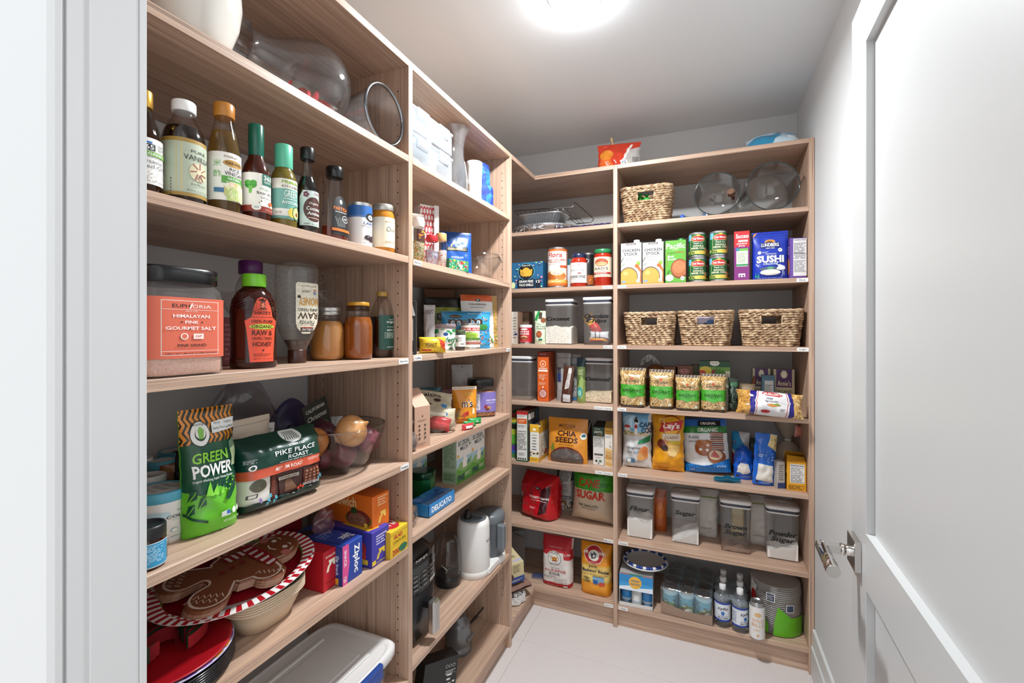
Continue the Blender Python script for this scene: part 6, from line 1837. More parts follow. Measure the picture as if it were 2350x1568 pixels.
bottle('sauce_jar', 'red pasta sauce jar with dark blue lid', 'jar', at, r, h, jp, (.84, .87, 1, '#1f2a4a', .3), M('#a82a16', .12), None, 0, [(.12, .72, 3.2, [R(.5, .5, 1, 1, '#e3dfd8'), SC_(.4, .86, .5, .1, 3, ['#c8525a', '#b53a42'], 14, .5, .03, .06), T(.5, .62, .56, .14, 'Spicy Vodka', '#2a3a5a', -.002, .25), E(.6, .47, .08, .03, '#8a3a3a'), T(.5, .3, .66, .13, 'CARBONE', '#161616', .02), NL(.5, .17, .5, .03, '#555', 1), NL(.5, .06, .5, .02, '#555', 1)])], rib=30)
at, r, h = cyl('B', t2, 1363, 1404, 574, d=.012)
bottle('sauce_jar', 'marinara sauce jar with green lid and cream label', 'jar', at, r, h, [(.93, 0), (1, .02), (1, .8), (.95, .86), (.88, .9)], (.97, .885, 1, '#2a7a4a', .3), M('#a82a16', .12), None, 0, [(.24, .78, 3.3, [R(.5, .5, 1, 1, '#ddd3b8'), E(.5, .72, .24, .2, '#b0563a'), E(.5, .66, .2, .1, '#d9a87a'), *[R(.38 + .06 * k, .74, .012, .2, '#7a3a2a') for k in range(5)], T(.5, .42, .46, .13, "RAO'S", '#3a2a24', .005), NL(.5, .3, .3, .03, '#8a6a5a', 1), R(.5, .19, .7, .09, '#b02a34'), T(.5, .19, .4, .05, 'MARINARA', '#efe3d0', .01), NL(.5, .07, .5, .03, '#7a6a5a', 1)])], rib=30)
at, r, h = cyl('B', t2, 1334, 1366, 583, d=.1)
can('coffee_can', 'black food can hidden between the two sauce jars', 'can', at, r, h, fr([E(.5, .8, .2, .1, '#3a3a3e'), E(.5, .8, .12, .06, '#c9c9c9'), E(.5, .8, .09, .045, '#1b1a1c'), R(.5, .2, .8, .3, '#a85a2a'), SC_(.5, .2, .6, .2, 3, ['#d98a3a', '#8a3a1a'], 16, .8, .06, .1)]), '#1b1a1c')
at, r, h = cyl('B', t2, 1298, 1320, 596, d=.12)
tub0 = empty('spice_tub', 'small white tub with teal lid behind the red sauce jar', 'tub', at)
MB().lathe([(r, 0), (r, .8 * h)], 28).build('tub_body', M('#c9cdd0', .4), tub0)
MB().lathe([(1.05 * r, .8 * h), (1.05 * r, h)], 28).build('lid', M('#2a5a66', .4), tub0)


# pop-top storage containers
def container(label, at, w, d, h, word=None, stuff=None, level=.5, lines=1, heading=0.0, group='clear push-lid canisters', ty=.62, th=.11, bump=.012, haze=.12, slope=0.0):
    o = empty('storage_container', label, 'storage container', (at[0], at[1], at[2], at[3] + heading), group)
    hw = w / 2
    hb = h * .86
    sy = d / w
    cy = d / 2
    pr = [(.88 * hw, 0), (.92 * hw, .003), (.93 * hw, .01), (.985 * hw, hb)]
    b = MB().lathe(pr, 48, sq=9, sy=sy, cy=cy, cap1=False)
    b.build('container_body', G('#eceeed', .03, haze, '#e9e6e3', edge=.35), o)
    lid = MB().lathe([(.98 * hw, hb), (1.0 * hw, hb + .002), (1.0 * hw, hb + .006)], 48, sq=9, sy=sy, cy=cy)
    lid.lathe([(1.0 * hw, h - .014), (1.02 * hw, h - .012), (1.02 * hw, h - .004), (.985 * hw, h), (.32 * hw, h), (.3 * hw, h - .001), (.001, h - .001)], 48, sq=9, sy=sy, cy=cy, cap1=False)
    lid.tube([(.42 * hw * cos(a * pi / 12), cy + .42 * hw * sy * sin(a * pi / 12), h) for a in range(24)], .0008, 4, closed=True)
    lo = lid.build('lid', M('#dcdad8', .35), o)
    MB().lathe([(.965 * hw, hb + .006), (.965 * hw, h - .013)], 48, sq=9, sy=sy, cy=cy, cap0=False, cap1=False).build('gasket', M('#3c3f4c', .4), lo)
    if stuff:
        zl = level * hb
        b = MB()
        so = len(label)
        top = lambda x, y: zl + bump * noise.noise(Vector((x * 22, y * 22, so))) + slope * x / hw
        n = 22
        def P_(i, j):
            x = (2 * i / n - 1)
            y = (2 * j / n - 1)
            k = .90 * hw
            return (x * k, cy + y * k * sy, top(x * hw, y * hw))
        b.grid(lambda u, v: P_(u * n, v * n), n, n)
        for s_ in (0, 1):
            b.grid(lambda u, v: (lambda p: (p[0], p[1], .004 + (p[2] - .004) * v))(P_(u * n, s_ * n)), n, 3)
            b.grid(lambda u, v: (lambda p: (p[0], p[1], .004 + (p[2] - .004) * v))(P_(s_ * n, u * n)), n, 3)
        b.build('contents', stuff, o)
    if word:
        b = MB()
        ws = word.split('\n')
        fnm = lambda x, y, e: ((x - .5) * w * .95, -.0005 - e + (1 - (.93 + .055 * min(1, y))) * hw * sy, hb * y)
        ops = [T(.5 + dx, ty - i * th * 1.25, min(.88, .15 * len(q)), th * (1.2 if any(c in q for c in 'gpy') else 1), q, '#0c0c0f', .018, .28) for i, q in enumerate(ws) for dx in (-.008, .008)]
        art(b, ops, fnm, 1, 1, smooth=False)
        b.build('lettering', PR(.4), o)
    return o


def cont_px(x0, x1, yt, side='B', z=0, d=None, yb=None, **k):
    at, w, h = flat(side, z, x0, x1, yt, d=d, yb=yb)
    return at, w, h


RICE = GRAIN('#e9e0d2', '#d2c4b2', 260, .6, '#f2ece2')
OATS = GRAIN('#d9c2a0', '#b8976c', 190, .7, '#e9dabf')
FLOURM = M('#e6e1dc', .9, bump=.2, scale=40, var=.03)
SUGARM = GRAIN('#ebe8e6', '#d8d4d2', 900, .6)
at, w, h = flat('B', t3, 1249, 1313, 687, d=.014)
container('square canister marked Coconut, half full of white flakes', at, w, .13, h, 'Coconut', RICE, .45, ty=.66, th=.1)
at, w, h = flat('B', t3, 1336, 1402, 682, d=.014)
container('square canister marked Chocolate Chips, with packets inside', at, w, .11, h, 'Chocolate\nChips', GRAIN('#4a2a20', '#2a1812', 150, .5), .05, ty=.70, th=.1, bump=.004)
cx, cyy = at[0], at[1]
bag('chip_packet', 'yellow and red packet leaning inside the Chocolate Chips canister', 'packet', (cx + .0, cyy + .045, t3 + .03, 0), .05, .12, .03, '#d9a52a', [R(.5, .3, 1, .5, '#c2302a'), R(.5, .8, .6, .2, '#2a1c16'), SC_(.5, .3, .7, .3, 3, ['#7a1c18', '#e0782a'], 12, .5, .06, .1)], 'pillow', 81, .003, tilt=(-.15, rad(-32)), nu=14, nv=16)
bag('chip_packet', 'white foil packet lying inside the Chocolate Chips canister', 'packet', (cx + .005, cyy + .03, t3 + .028, 0), .09, .035, .03, '#d9d9dc', [R(.3, .5, .06, 1, '#4a4a50'), R(.55, .5, .04, 1, '#4a4a50')], 'pillow', 82, .004, nu=14, nv=10)
bag('chip_packet', 'orange packet lying at the bottom of the Chocolate Chips canister', 'packet', (cx, cyy + .035, t3 + .012, 0), .095, .022, .04, '#dd9420', [R(.4, .3, .7, .4, '#c2402a')], 'pillow', 83, .002, nu=12, nv=8)
at, w, h = flat('B', t3, 1193, 1222, 746, d=.02)
at, r, h = cyl('B', t3, 1193, 1221, 747, d=.02)
can('baking_powder_can', 'small red can of baking powder with white lid', 'can', at, r, h, fr([R(.5, .5, 1, 1, '#b8202c'), E(.5, .85, .2, .06, '#efe9e2'), T(.5, .69, .56, .11, 'BAKING', '#f0ece6', .025), T(.5, .54, .6, .11, 'POWDER', '#f0ece6', .025), E(.5, .3, .2, .14, '#d9b08a'), E(.5, .26, .24, .08, '#8a4a2a'), R(.12, .16, .14, .1, '#d9d9d6'), NL(.5, .06, .5, .03, '#f0d0c8', 1)], .5), '#b8202c', lid='#e0dedb', paper=True, lidh=.012)
at, w, h = flat('B', t3, 1176, 1189, 716, d=.03)
carton('baking_box', 'narrow cream box at the corner post on the baking board', 'box', (at[0] - .012, at[1], t3, 0), .05, h, .07, '#cfc6ba', [R(.8, .5, .4, 1, '#b9aea2'), NL(.7, .5, .4, .7, '#7a6a5a', 8), R(.8, .3, .3, .06, '#2a3a6a')], (), [R(.5, .5, 1, 1, '#8a6a58')])
at, w, h = flat('B', t3, 1187, 1211, 716, d=.14)
carton('corn_meal_box', 'brown box with red edges behind the red can', 'box', at, w + .02, h, .05, '#6a5848', [R(.5, .5, .9, .95, '#8a7460'), R(.5, .99, 1, .03, '#7a2420'), R(.98, .5, .04, 1, '#7a2420'), E(.4, .74, .2, .1, '#5a3a2a'), T(.6, .52, .6, .07, 'Oat Meal', '#2a1c14', 0, .2)])
at, w, h = flat('B', t3, 1224, 1250, 714, d=.02)
bag('coconut_sugar_pouch', 'pale green pouch with coconut drawings beside the Coconut canister', 'pouch', at, w, h, .04, '#cfd9bd', [P([(0, .72), (.3, 1), (.5, 1), (.28, .7)], '#2f9a4a'), R(.55, .86, .3, .2, '#4a4a3a'), E(.82, .72, .2, .08, '#8a4a2a'), T(.6, .6, .6, .04, 'Organic', '#3a4a2a', 0, .2), T(.62, .53, .7, .045, 'Fair Trade', '#2a2a22', .01), T(.62, .47, .7, .045, 'Coconut', '#2a2a22', .01), E(.5, .3, .26, .1, '#8a4228'), E(.52, .3, .2, .07, '#a85a3a'), R(.62, .14, .3, .05, '#2a6a5a')], 'stand', 84, .004)
bag('coconut_sugar_pouch', 'green gusset of a second pouch peeping out behind the first', 'pouch', (at[0] - .014, at[1] + .045, t3, 0), .05, .05, .03, '#2f8a3f', [], 'stand', 85, .003)

# cereal board
at, w, h = flat('B', t4, 1176, 1219, 818, d=.03)
container('empty unlabelled square canister at the corner post', (at[0] - .01, at[1], t4, 0), w + .02, .1, h)
at, w, h = flat('B', t4, 1233.5, 1259, 808, yb=922)
carton('protein_box', 'tall slim orange box with maroon top band', 'box', at, w, h, .11, '#cf5a1e', [R(.5, .95, 1, .1, '#7a2a1c'), NL(.5, .95, .6, .02, '#e9c9b0', 1), E(.5, .76, .28, .07, '#e9b890'), E(.5, .76, .2, .05, '#cf5a1e'), T(.5, .755, .14, .04, 'a', '#f0e0d0', .02), T(.5, .67, .74, .04, 'artisana', '#f3e4d6', .01), R(.5, .62, .84, .035, '#f0e4d8'), NL(.5, .5, .7, .09, '#f0c8a8', 4), E(.5, .44, .05, .015, '#f0e0d0'), NL(.5, .36, .7, .06, '#f0c8a8', 3), R(.5, .29, .1, .04, '#f0e0d0'), E(.5, .16, .36, .09, '#7a2a30'), E(.5, .16, .31, .078, '#d9a8a0'), NL(.5, .16, .44, .1, '#7a2a30', 6)], (), [R(.5, .5, 1, 1, '#9a3f14'), NL(.5, .7, .6, .3, '#7a2a0c', 8)], [R(.5, .5, 1, 1, '#6a241a')])
at, w, h = flat('B', t4, 1276, 1308, 811, d=.07)
bag('powder_pouch', 'tall silver pouch at the back of the cereal board', 'pouch', at, w, h, .03, '#9a9896', [R(.5, .9, 1, .02, '#7e7c7a'), R(.2, .55, .3, .3, '#4a4a4e'), R(.2, .5, .3, .16, '#2a3a6a'), NL(.7, .7, .4, .2, '#5a5856', 6)], 'stand', 86, .005)
at, w, h = flat('B', t4, 1303, 1330, 814, d=.105)
bag('powder_pouch', 'grey pouch turned to its nutrition side', 'pouch', at, w, h, .03, '#8f8e8d', [R(.5, .93, 1, .02, '#6e6c6a'), NL(.5, .6, .7, .4, '#4e4c4a', 14), NL(.5, .28, .7, .12, '#2a2a2a', 4), R(.6, .05, .6, .07, '#3a78a8')], 'stand', 87, .005)
at, w, h = flat('B', t4, 1284, 1311, 842, yb=926)
bag('powder_pouch', 'slim dark brown and silver packet in front of the silver pouches', 'pouch', at, w * .9, h, .03, '#4a2a1e', [P([(.3, .35), (.7, .4), (.8, .95), (.5, .95)], '#c9c4c0'), NL(.55, .6, .3, .4, '#6a5a52', 10), R(.55, .12, .7, .2, '#b9b6b6')], 'stand', 88, .006, tilt=(-.1, .06))
at, w, h = flat('B', t4, 1321, 1341, 822, yb=926)
bag('seed_pouch', 'olive green pouch with blue fan motif beside the oatmeal', 'pouch', at, w, h, .05, '#5a6a3a', [R(.5, .9, 1, .2, '#1f3a44'), P([(0, .0), (1, .0), (1, .5), (.6, .6), (.2, .35)], '#8aa05a'), E(.45, .24, .34, .12, '#3a8a8a'), E(.45, .22, .22, .07, '#8ac0a8'), NL(.5, .68, .6, .12, '#c9cfa0', 4)], 'stand', 89, .005)
at, w, h = flat('B', t4, 1338, 1406, 822, yb=926)
container('square canister marked Oatmeal, a quarter full of oats', at, w, .11, h, 'Oatmeal', OATS, .27, ty=.62, th=.1, bump=.008, slope=.004)

# chips and crackers board
at, w, h = flat('B', t5, 1185.5, 1211, 944, yb=1060)
carton('cereal_box', 'slim box with red top and nutrition table on its side', 'box', at, w, h, .17, '#2a5a34', [R(.5, .5, .9, .94, '#dcdad4'), R(.5, .96, 1, .06, '#b3242a'), NL(.5, .9, .7, .04, '#8a2a22', 2), R(.5, .80, .84, .1, '#d2561f'), NL(.5, .8, .6, .06, '#f0d8b0', 2), NL(.5, .7, .8, .06, '#777', 3), T(.5, .6, .74, .025, 'Nutrition Facts', '#222', .02), NL(.5, .40, .8, .34, '#555', 16), NL(.5, .15, .6, .06, '#777', 3), *[E(.2 + .2 * k, .06, .07, .018, '#333') for k in range(4)]], (), [R(.5, .5, 1, 1, '#3f3a36'), R(.3, .88, .5, .12, '#e4e2dc'), E(.5, .7, .3, .08, '#2a3a5a'), R(.8, .85, .1, .2, '#3a7aa8')], [R(.5, .5, 1, 1, '#7a2420')])
at, w, h = flat('B', t5, 1170, 1184.5, 948, d=.05)
carton('cereal_box', 'colourful striped box half hidden by the corner post', 'box', at, .045, h, .12, '#3a7a4a', [R(.5, .84, 1, .1, '#d9c23a'), R(.5, .7, 1, .1, '#1b1b1b'), R(.5, .58, 1, .12, '#a8b83a'), R(.5, .42, 1, .2, '#5aa83a'), R(.5, .2, 1, .16, '#5a3a9a'), R(.5, .14, 1, .06, '#2a6ab0'), R(.5, .95, 1, .1, '#8a2a2a')])
at, w, h = flat('B', t5, 1216, 1236.5, 980, yb=1061)
carton('granola_box', 'yellow and white granola box with gable flap open', 'box', at, w, h, .15, '#dfdcd2', [R(.5, .93, 1, .16, '#dba82c'), E(.5, .92, .2, .04, '#efe6cc'), NL(.5, .76, .6, .03, '#555', 1), *[R(.5, .68 - .08 * k, .5 - .1 * (k % 2), .02, '#555') for k in range(5)], SC_(.5, .24, .9, .1, 3, ['#c9a05a', '#8a5a2a', '#e0c890'], 26, .4, .04, .08), R(.5, .07, 1, .14, '#dba82c'), NL(.5, .07, .7, .05, '#5a4a2a', 2)], (), [R(.5, .5, 1, 1, '#d2cdbf'), R(.5, .9, 1, .2, '#c4902a'), NL(.5, .55, .5, .3, '#8a8272', 6), E(.7, .2, .12, .08, '#a8302a'), SC_(.4, .3, .5, .3, 5, ['#c9a05a', '#8a5a2a'], 26, 1, .04, .07), R(.5, .06, 1, .12, '#c4902a')])
b = MB()
b.add([(-w / 2, 0, h), (w / 2, 0, h), (w / 2, .002, h + .012), (-w / 2, .002, h + .012), (w / 2, .03, h), (w / 2, .14, h), (w / 2 - .004, .14, h + .02), (w / 2 - .004, .03, h + .024)], [(0, 1, 2, 3), (4, 5, 6, 7)], '#d9a52c')
o = COL.objects[-1] if False else [q for q in bpy.data.objects if q.name.startswith('granola_box')][-1]
b.build('flap', PR(.45), o)
at, w, h = flat('B', t5, 1254, 1344, 964, yb=1065)
bag('chia_pouch', 'orange pouch of chia seeds with clear arched window', 'pouch', at, w * 1.02, h, .07, '#cf862c', [T(.5, .83, .42, .07, 'MAYORGA', '#4a2418', .01), T(.5, .765, .22, .03, 'organics', '#4a2418', 0, .25), T(.5, .66, .48, .12, 'CHIA', '#3a1a12', .03), T(.5, .515, .58, .12, 'SEEDS', '#3a1a12', .03), NL(.5, .41, .4, .025, '#6a4a2a', 1), E(.92, .62, .075, .075, '#e6e8e0'), R(.92, .61, .1, .025, '#2a7a4a'), E(.92, .64, .05, .02, '#3a5a8a'),
     E(.5, .1, .42, .27, '#6a2a1e'), E(.5, .07, .40, .26, '#5a524e'), SC_(.5, .1, .68, .3, 4, ['#3a3432', '#8a827c', '#6a625e', '#a8a09a', '#2a2422'], 150, .8, .008, .016), P([(.08, .3), (.16, .45), (.2, .3), (.14, .22)], '#6a7a2a'), R(.5, -.01, 1, .03, '#cf862c')], 'stand', 91, .006, tilt=(-.05, 0))
at, w, h = flat('B', t5, 1320, 1352, 975, d=.14)
bag('pasta_bag', 'clear bag with maroon ribbon strip behind the chia pouch', 'bag', at, .09, .2, .05, '#2a1c1a', [SP([(.6, 1), (.55, .7), (.4, .5)], .14, '#5a1620'), SP([(.3, .2), (.6, .5), (.7, .1)], .01, '#a09a98')], 'stand', 92, .008, rough=.15)
at, w, h = flat('B', t5, 1361, 1386.5, 981, yb=1068)
lb = carton('cracker_box', 'green and white lentil cracker box with torn open lid', 'box', at, w, h, .07, '#d9d7d2', [R(.5, .88, 1, .24, '#1d4a3a'), T(.42, .95, .5, .03, 'ORGANIC', '#e4e0c8', .01), T(.48, .87, .76, .06, 'LENTIL', '#f0eee6', .03), T(.6, .8, .5, .03, 'CRACKERS', '#d9a43a', .01), NL(.5, .6, .84, .26, '#6a6a68', 12), R(.5, .28, .76, .045, '#222'), NL(.5, .28, .6, .02, '#ccc', 1), NL(.5, .2, .5, .03, '#777', 2), E(.3, .11, .1, .03, '#333'), R(.66, .11, .24, .05, '#3a7a5a'), E(.5, .05, .05, .018, '#333')], (), [R(.5, .5, 1, 1, '#b9b7b2')])
b = MB()
b.add([(-w / 2, 0, h), (w / 2, 0, h), (w / 2 + .01, .035, h + .026), (-w / 2 + .012, .035, h + .026), (w / 2 + .02, .07, h + .012), (-w / 2 + .02, .06, h + .012)], [(0, 1, 2, 3), (3, 2, 4, 5)], '#1b1c1a')
b.build('flap', PR(.5), lb)
at, w, h = flat('B', t5, 1387.5, 1406, 983, yb=1073)
lb = carton('cracker_box', 'yellow cracker box with stacked cracker picture at the divider', 'box', at, w, h, .06, '#e3dfd5', [R(.5, .92, 1, .16, '#d9a43a'), T(.5, .91, .8, .045, 'Simple', '#5a3a1c', 0), T(.5, .85, .66, .045, 'Mills', '#5a3a1c', 0), NL(.5, .77, .8, .06, '#8a8a86', 3), SP([(.7, .66), (.6, .55), (.8, .5)], .03, '#8a5a3a'), *[P([(.05, .05 + .09 * k), (.9, .02 + .09 * k), (.97, .09 + .09 * k), (.12, .13 + .09 * k)], ('#d2a056', '#e0b870', '#c48f44')[k % 3]) for k in range(5)], SC_(.5, .25, .8, .4, 3, ['#a87434', '#efd9a8'], 30, 1, .01, .03)])
MB().add([(-w / 2, 0, h), (w / 2, 0, h), (w / 2, .02, h + .03), (-w / 2 + .004, .02, h + .03)], [(0, 1, 2, 3)], '#8a6a2a').build('flap', PR(.5), lb)

# dog food and sugar board
at, w, h = face('B', t6, 1182, 1272, 1082, -30, d=.075)
bag('dog_food_bag', 'glossy red pet food sack slumped against the corner post', 'bag', (at[0] - .005, BP + .075, t6, rad(-18)), .21, .215, .15, '#b3141f', [P([(.0, .1), (.16, .1), (.16, .52), (.08, .62), (0, .62)], '#8a8680'), P([(.0, .12), (.18, .14), (.15, .4), (0, .46)], '#2a1c1c'), P([(.68, .1), (.9, .2), (.96, .8), (.74, .7)], '#3a1218'), R(.64, .72, .14, .06, '#22242a'), T(.64, .72, .1, .03, 'KIRKLAND', '#ddd', .01), T(.66, .5, .54, .055, "NATURE'S DOMAIN", '#f0e4e2', .015), NL(.66, .43, .5, .03, '#f0d0ce', 1), NL(.5, .24, .2, .05, '#f0d0ce', 2), NL(.08, .24, .12, .04, '#ddd', 1)], 'brick', 93, .016, rough=.2, tilt=(-.06, 0))
at, w, h = flat('B', t6, 1275, 1314, 1080, yb=1172)
bag('nut_bag', 'grey and white nut bag turned to its nutrition side', 'bag', at, w, .215, .06, '#a8a4a0', [R(.5, .88, 1, .26, '#2a3a2e'), R(.55, .7, .7, .6, '#b9b6b2'), NL(.55, .84, .64, .22, '#3a3a3a', 8), NL(.55, .55, .64, .22, '#5a5856', 9), R(.6, .33, .6, .07, '#1d1d1f'), T(.6, .33, .5, .04, 'KIRKLAND', '#e4e4e4', .015), SC_(.5, .13, .9, .2, 4, ['#d9c9b0', '#8a6a4a', '#e9e4dc', '#5a5a5e'], 34, .8, .06, .11)], 'brick', 94, .007)
at, w, h = face('B', t6, 1300, 1406, 1085, -6, yb=1205)
bag('sugar_sack', 'plump green and cream sack of cane sugar', 'sack', (at[0], at[1] + .0, t6 + .002, at[3]), min(w, .222), .275, .105, '#cdbba3', [P([(0, .58), (1, .56), (1, 1), (0, 1)], '#3f9a26'), T(.44, .86, .5, .07, 'ORGANIC', '#14401c', .02), T(.46, .70, .52, .15, 'CANE', '#b8381c', .03), T(.5, .485, .72, .15, 'SUGAR', '#c43a1c', .04), T(.46, .29, .48, .05, 'FINE GRANULATED', '#1d3a22', .015), T(.46, .235, .34, .028, 'NET WT 4.54 kg (10 LB)', '#3a2a20', .01), *[SP([(.78 + .04 * k, .84), (.8 + .04 * k, .9), (.76 + .05 * k, .99)], .015, '#14401c') for k in range(5)], NL(.84, .68, .2, .07, '#14401c', 2)], 'pillow', 95, .01, rough=.42, tilt=(-.1, 0))

# bottom board of the corner
at, w, h = flat('B', t7, 1240, 1312, 1225, yb=1348)
bag('flour_bag', 'white and red paper sack of all-purpose flour', 'bag', at, w * .98, .235, .09, '#dad4ce', [R(.5, .87, 1, .28, '#ae1f28'), P([(.76, .6), (1, .58), (1, .8), (.76, .8)], '#ae1f28'), P([(0, .73), (.3, .73), (.2, .66), (0, .68)], '#ae1f28'), R(.5, .045, 1, .09, '#ae1f28'), NL(.5, .82, .4, .012, '#f0dcd8', 1), E(.46, .6, .24, .155, '#e4dfd8'), E(.46, .6, .225, .145, '#2a2a2c'), E(.46, .6, .21, .136, '#e4dfd8'), E(.46, .6, .14, .09, '#2a2a2c'), E(.46, .6, .13, .084, '#e9e2d2'), P([(.38, .55), (.54, .55), (.56, .64), (.5, .6), (.46, .65), (.42, .6), (.36, .64)], '#c8842a'), R(.46, .55, .16, .02, '#8a2a22'), T(.46, .71, .26, .03, 'KING ARTHUR', '#2a2a2c', .012), T(.46, .49, .3, .024, 'BAKING COMPANY', '#2a2a2c', .01), T(.86, .70, .22, .045, '11.7%', '#efe4dc', .02), T(.48, .40, .3, .022, 'UNBLEACHED', '#5a4a44', .005), T(.48, .345, .72, .05, 'ALL-PURPOSE', '#ae1f28', .02), T(.46, .275, .36, .055, 'FLOUR', '#2a2a2c', .02), NL(.3, .2, .4, .05, '#6a625c', 2), R(.66, .17, .44, .06, '#cfc9c2'), NL(.66, .17, .4, .04, '#8a827c', 2), R(.82, .04, .14, .05, '#d9d6d0'), NL(.4, .035, .4, .02, '#e9c0bc', 1)], 'brick', 96, .005, rough=.55)
at, w, h = flat('B', t7, 1329, 1402, 1242, yb=1368)
bag('baking_soda_bag', 'orange and yellow bag of baking soda at the divider', 'bag', at, w, .235, .085, '#d98a1c', [R(.5, .44, 1, .34, '#e0bf6a'), R(.5, .13, 1, .3, '#dc9020'), R(.5, .27, 1, .03, '#dfa638'), R(.5, .61, 1, .03, '#dda73e'), E(.46, .80, .3, .17, '#efe0c8'), E(.46, .80, .285, .16, '#a81f2a'), E(.46, .80, .175, .10, '#d9d2c6'), P([(.38, .74), (.52, .76), (.55, .84), (.46, .87), (.42, .83), (.36, .85)], '#2a3448'), P([(.42, .77), (.5, .78), (.5, .82), (.44, .82)], '#d9d2c6'), T(.2, .85, .14, .05, 'ARM', '#f0e4d0', .02), T(.72, .85, .2, .05, 'HAMMER', '#f0e4d0', .015), NL(.46, .67, .3, .02, '#f0e4d0', 1), T(.44, .575, .26, .06, 'pure', '#222a44', .015), T(.52, .49, .88, .075, 'Baking Soda', '#1d2544', .03), NL(.52, .42, .84, .018, '#222a44', 1), T(.24, .345, .22, .05, '100+', '#222', .025), T(.24, .285, .22, .045, 'USES', '#222', .025), R(.62, .32, .36, .13, '#7aa8c8'), P([(.46, .24), (.6, .24), (.6, .33), (.44, .33)], '#2a5a9a'), P([(.64, .22), (.82, .22), (.82, .29), (.64, .29)], '#c8402a'), R(.62, .39, .38, .012, '#4a6a8a')], 'brick', 97, .007, rough=.3)
bx_at = (-.818, 2.015, t7 + .07, rad(48))
carton('brownie_mix_box', 'cream box tipped on a folded paper bag on the corner board', 'box', bx_at, .085, .10, .13, '#cdbf95', [R(.5, .15, 1, .3, '#2a4a8a'), NL(.5, .13, .8, .1, '#e4dcc0', 2), E(.05, .35, .3, .2, '#4a2a1e'), R(.5, .7, .6, .3, '#c2b288'), NL(.55, .7, .4, .4, '#5a5a3a', 5)], [R(.5, .5, 1, 1, '#c4b68c'), E(.2, .2, .2, .2, '#4a2a1e')], (), [T(.4, .6, .5, .14, 'ADD', '#2a4a2a', .02, 0, 180), T(.4, .4, .66, .14, 'GOOD', '#2a4a2a', .02, 0, 180), R(.7, .15, .5, .12, '#b9b4d0')], tilt=(rad(6), rad(-6)))
b = MB()
b.grid(lambda u, v: (.16 * (u - .5), .16 * (v - .5), .012 + .018 * u + .004 * noise.noise(Vector((u * 6, v * 6, 4)))), 16, 16, '#8a6a5c')
b.grid(lambda u, v: (.16 * (u - .5), .16 * (.5 - v), .004 + .016 * u), 16, 4, '#6a5046')
tag(b.build('paper_bag', PR(.7), None, (-.865, 2.04, t7 + .034), (0, 0, rad(50))), 'folded brown paper bag under the tipped cream box', 'bag')
b = MB()
for k in range(5):
    zz = .004 + .006 * k
    ro = .075 - .002 * k
    n = 40
    b.tube([(ro * (1 + .05 * cos(10 * 2 * pi * i / n)) * cos(2 * pi * i / n), ro * (1 + .05 * cos(10 * 2 * pi * i / n)) * sin(2 * pi * i / n), zz) for i in range(n)], .0022, 4, closed=True)
    for j in range(10):
        a = 2 * pi * j / 10
        b.tube([(.02 * cos(a), .02 * sin(a), zz), (ro * .6 * cos(a + .15), ro * .6 * sin(a + .15), zz + .001), (ro * cos(a), ro * sin(a), zz)], .0016, 4)
        b.tube([(ro * .6 * cos(a + .15) + .008 * cos(t), ro * .6 * sin(a + .15) + .008 * sin(t), zz) for t in [k2 * pi / 4 for k2 in range(8)]], .0014, 4, closed=True)
tag(b.build('doily', M('#e2dfdd', .8), None, (-.848, 2.0, t7 + .012), (rad(3), rad(5), 0)), 'white lacy paper doilies hanging over the corner board edge', 'doily')
b = MB()
b.grid(lambda u, v: (.20 * (u - .5), .03 * sin(3 * u + v) * v, .17 * v * (.75 + .25 * sin(3 * u)) + .006 * noise.noise(Vector((u * 7, v * 7, 8)))), 24, 18, '#7e7a7a')
b.grid(lambda u, v: (.20 * (.5 - u), .05 + .02 * v, .16 * v), 8, 6, '#6e6a6a')
tag(b.build('plastic_bag', PR(.3), None, (-.98, 2.27, t7), (rad(-12), 0, rad(25))), 'grey plastic bag at the back of the corner behind the cream box', 'bag')
b = MB().grid(lambda u, v: (.10 * (u - .5), .04 * (v - .5), .012 + .012 * sin(3 * u) * (1 - abs(2 * v - 1)) + .004 * noise.noise(Vector((u * 8, v * 8, 2)))), 14, 8)
tag(b.build('plastic_bag', G('#a8b8e0', .1, .25, '#6a80c0'), None, (onB(1236, .04)[0], BP + .09, t7), (0, 0, .2)), 'blue tinted plastic film lying beside the flour sack', 'bag')
# ---------------------------------------------------------------- wide unit on the back wall
# woven seagrass baskets
mW, nt, bs = newmat('seagrass')
tc = nt.nodes.new('ShaderNodeTexCoord')
n1 = nt.nodes.new('ShaderNodeTexNoise'); n1.inputs['Scale'].default_value = 55; n1.inputs['Detail'].default_value = 3
rp = nt.nodes.new('ShaderNodeValToRGB')
rp.color_ramp.elements[0].position, rp.color_ramp.elements[0].color = .34, (*lin('#74573f'), 1)
rp.color_ramp.elements[1].position, rp.color_ramp.elements[1].color = .66, (*lin('#d0b797'), 1)
e = rp.color_ramp.elements.new(.5); e.color = (*lin('#ad8f6f'), 1)
wv = nt.nodes.new('ShaderNodeTexNoise'); wv.inputs['Scale'].default_value = 500
bp_ = nt.nodes.new('ShaderNodeBump'); bp_.inputs['Strength'].default_value = .5; bp_.inputs['Distance'].default_value = .001
for a_, b_ in ((tc.outputs['Object'], n1.inputs[0]), (n1.outputs[0], rp.inputs[0]), (rp.outputs[0], bs.inputs['Base Color']), (tc.outputs['Object'], wv.inputs[0]), (wv.outputs[0], bp_.inputs['Height']), (bp_.outputs[0], bs.inputs['Normal'])):
    nt.links.new(a_, b_)
bs.inputs['Roughness'].default_value = .8


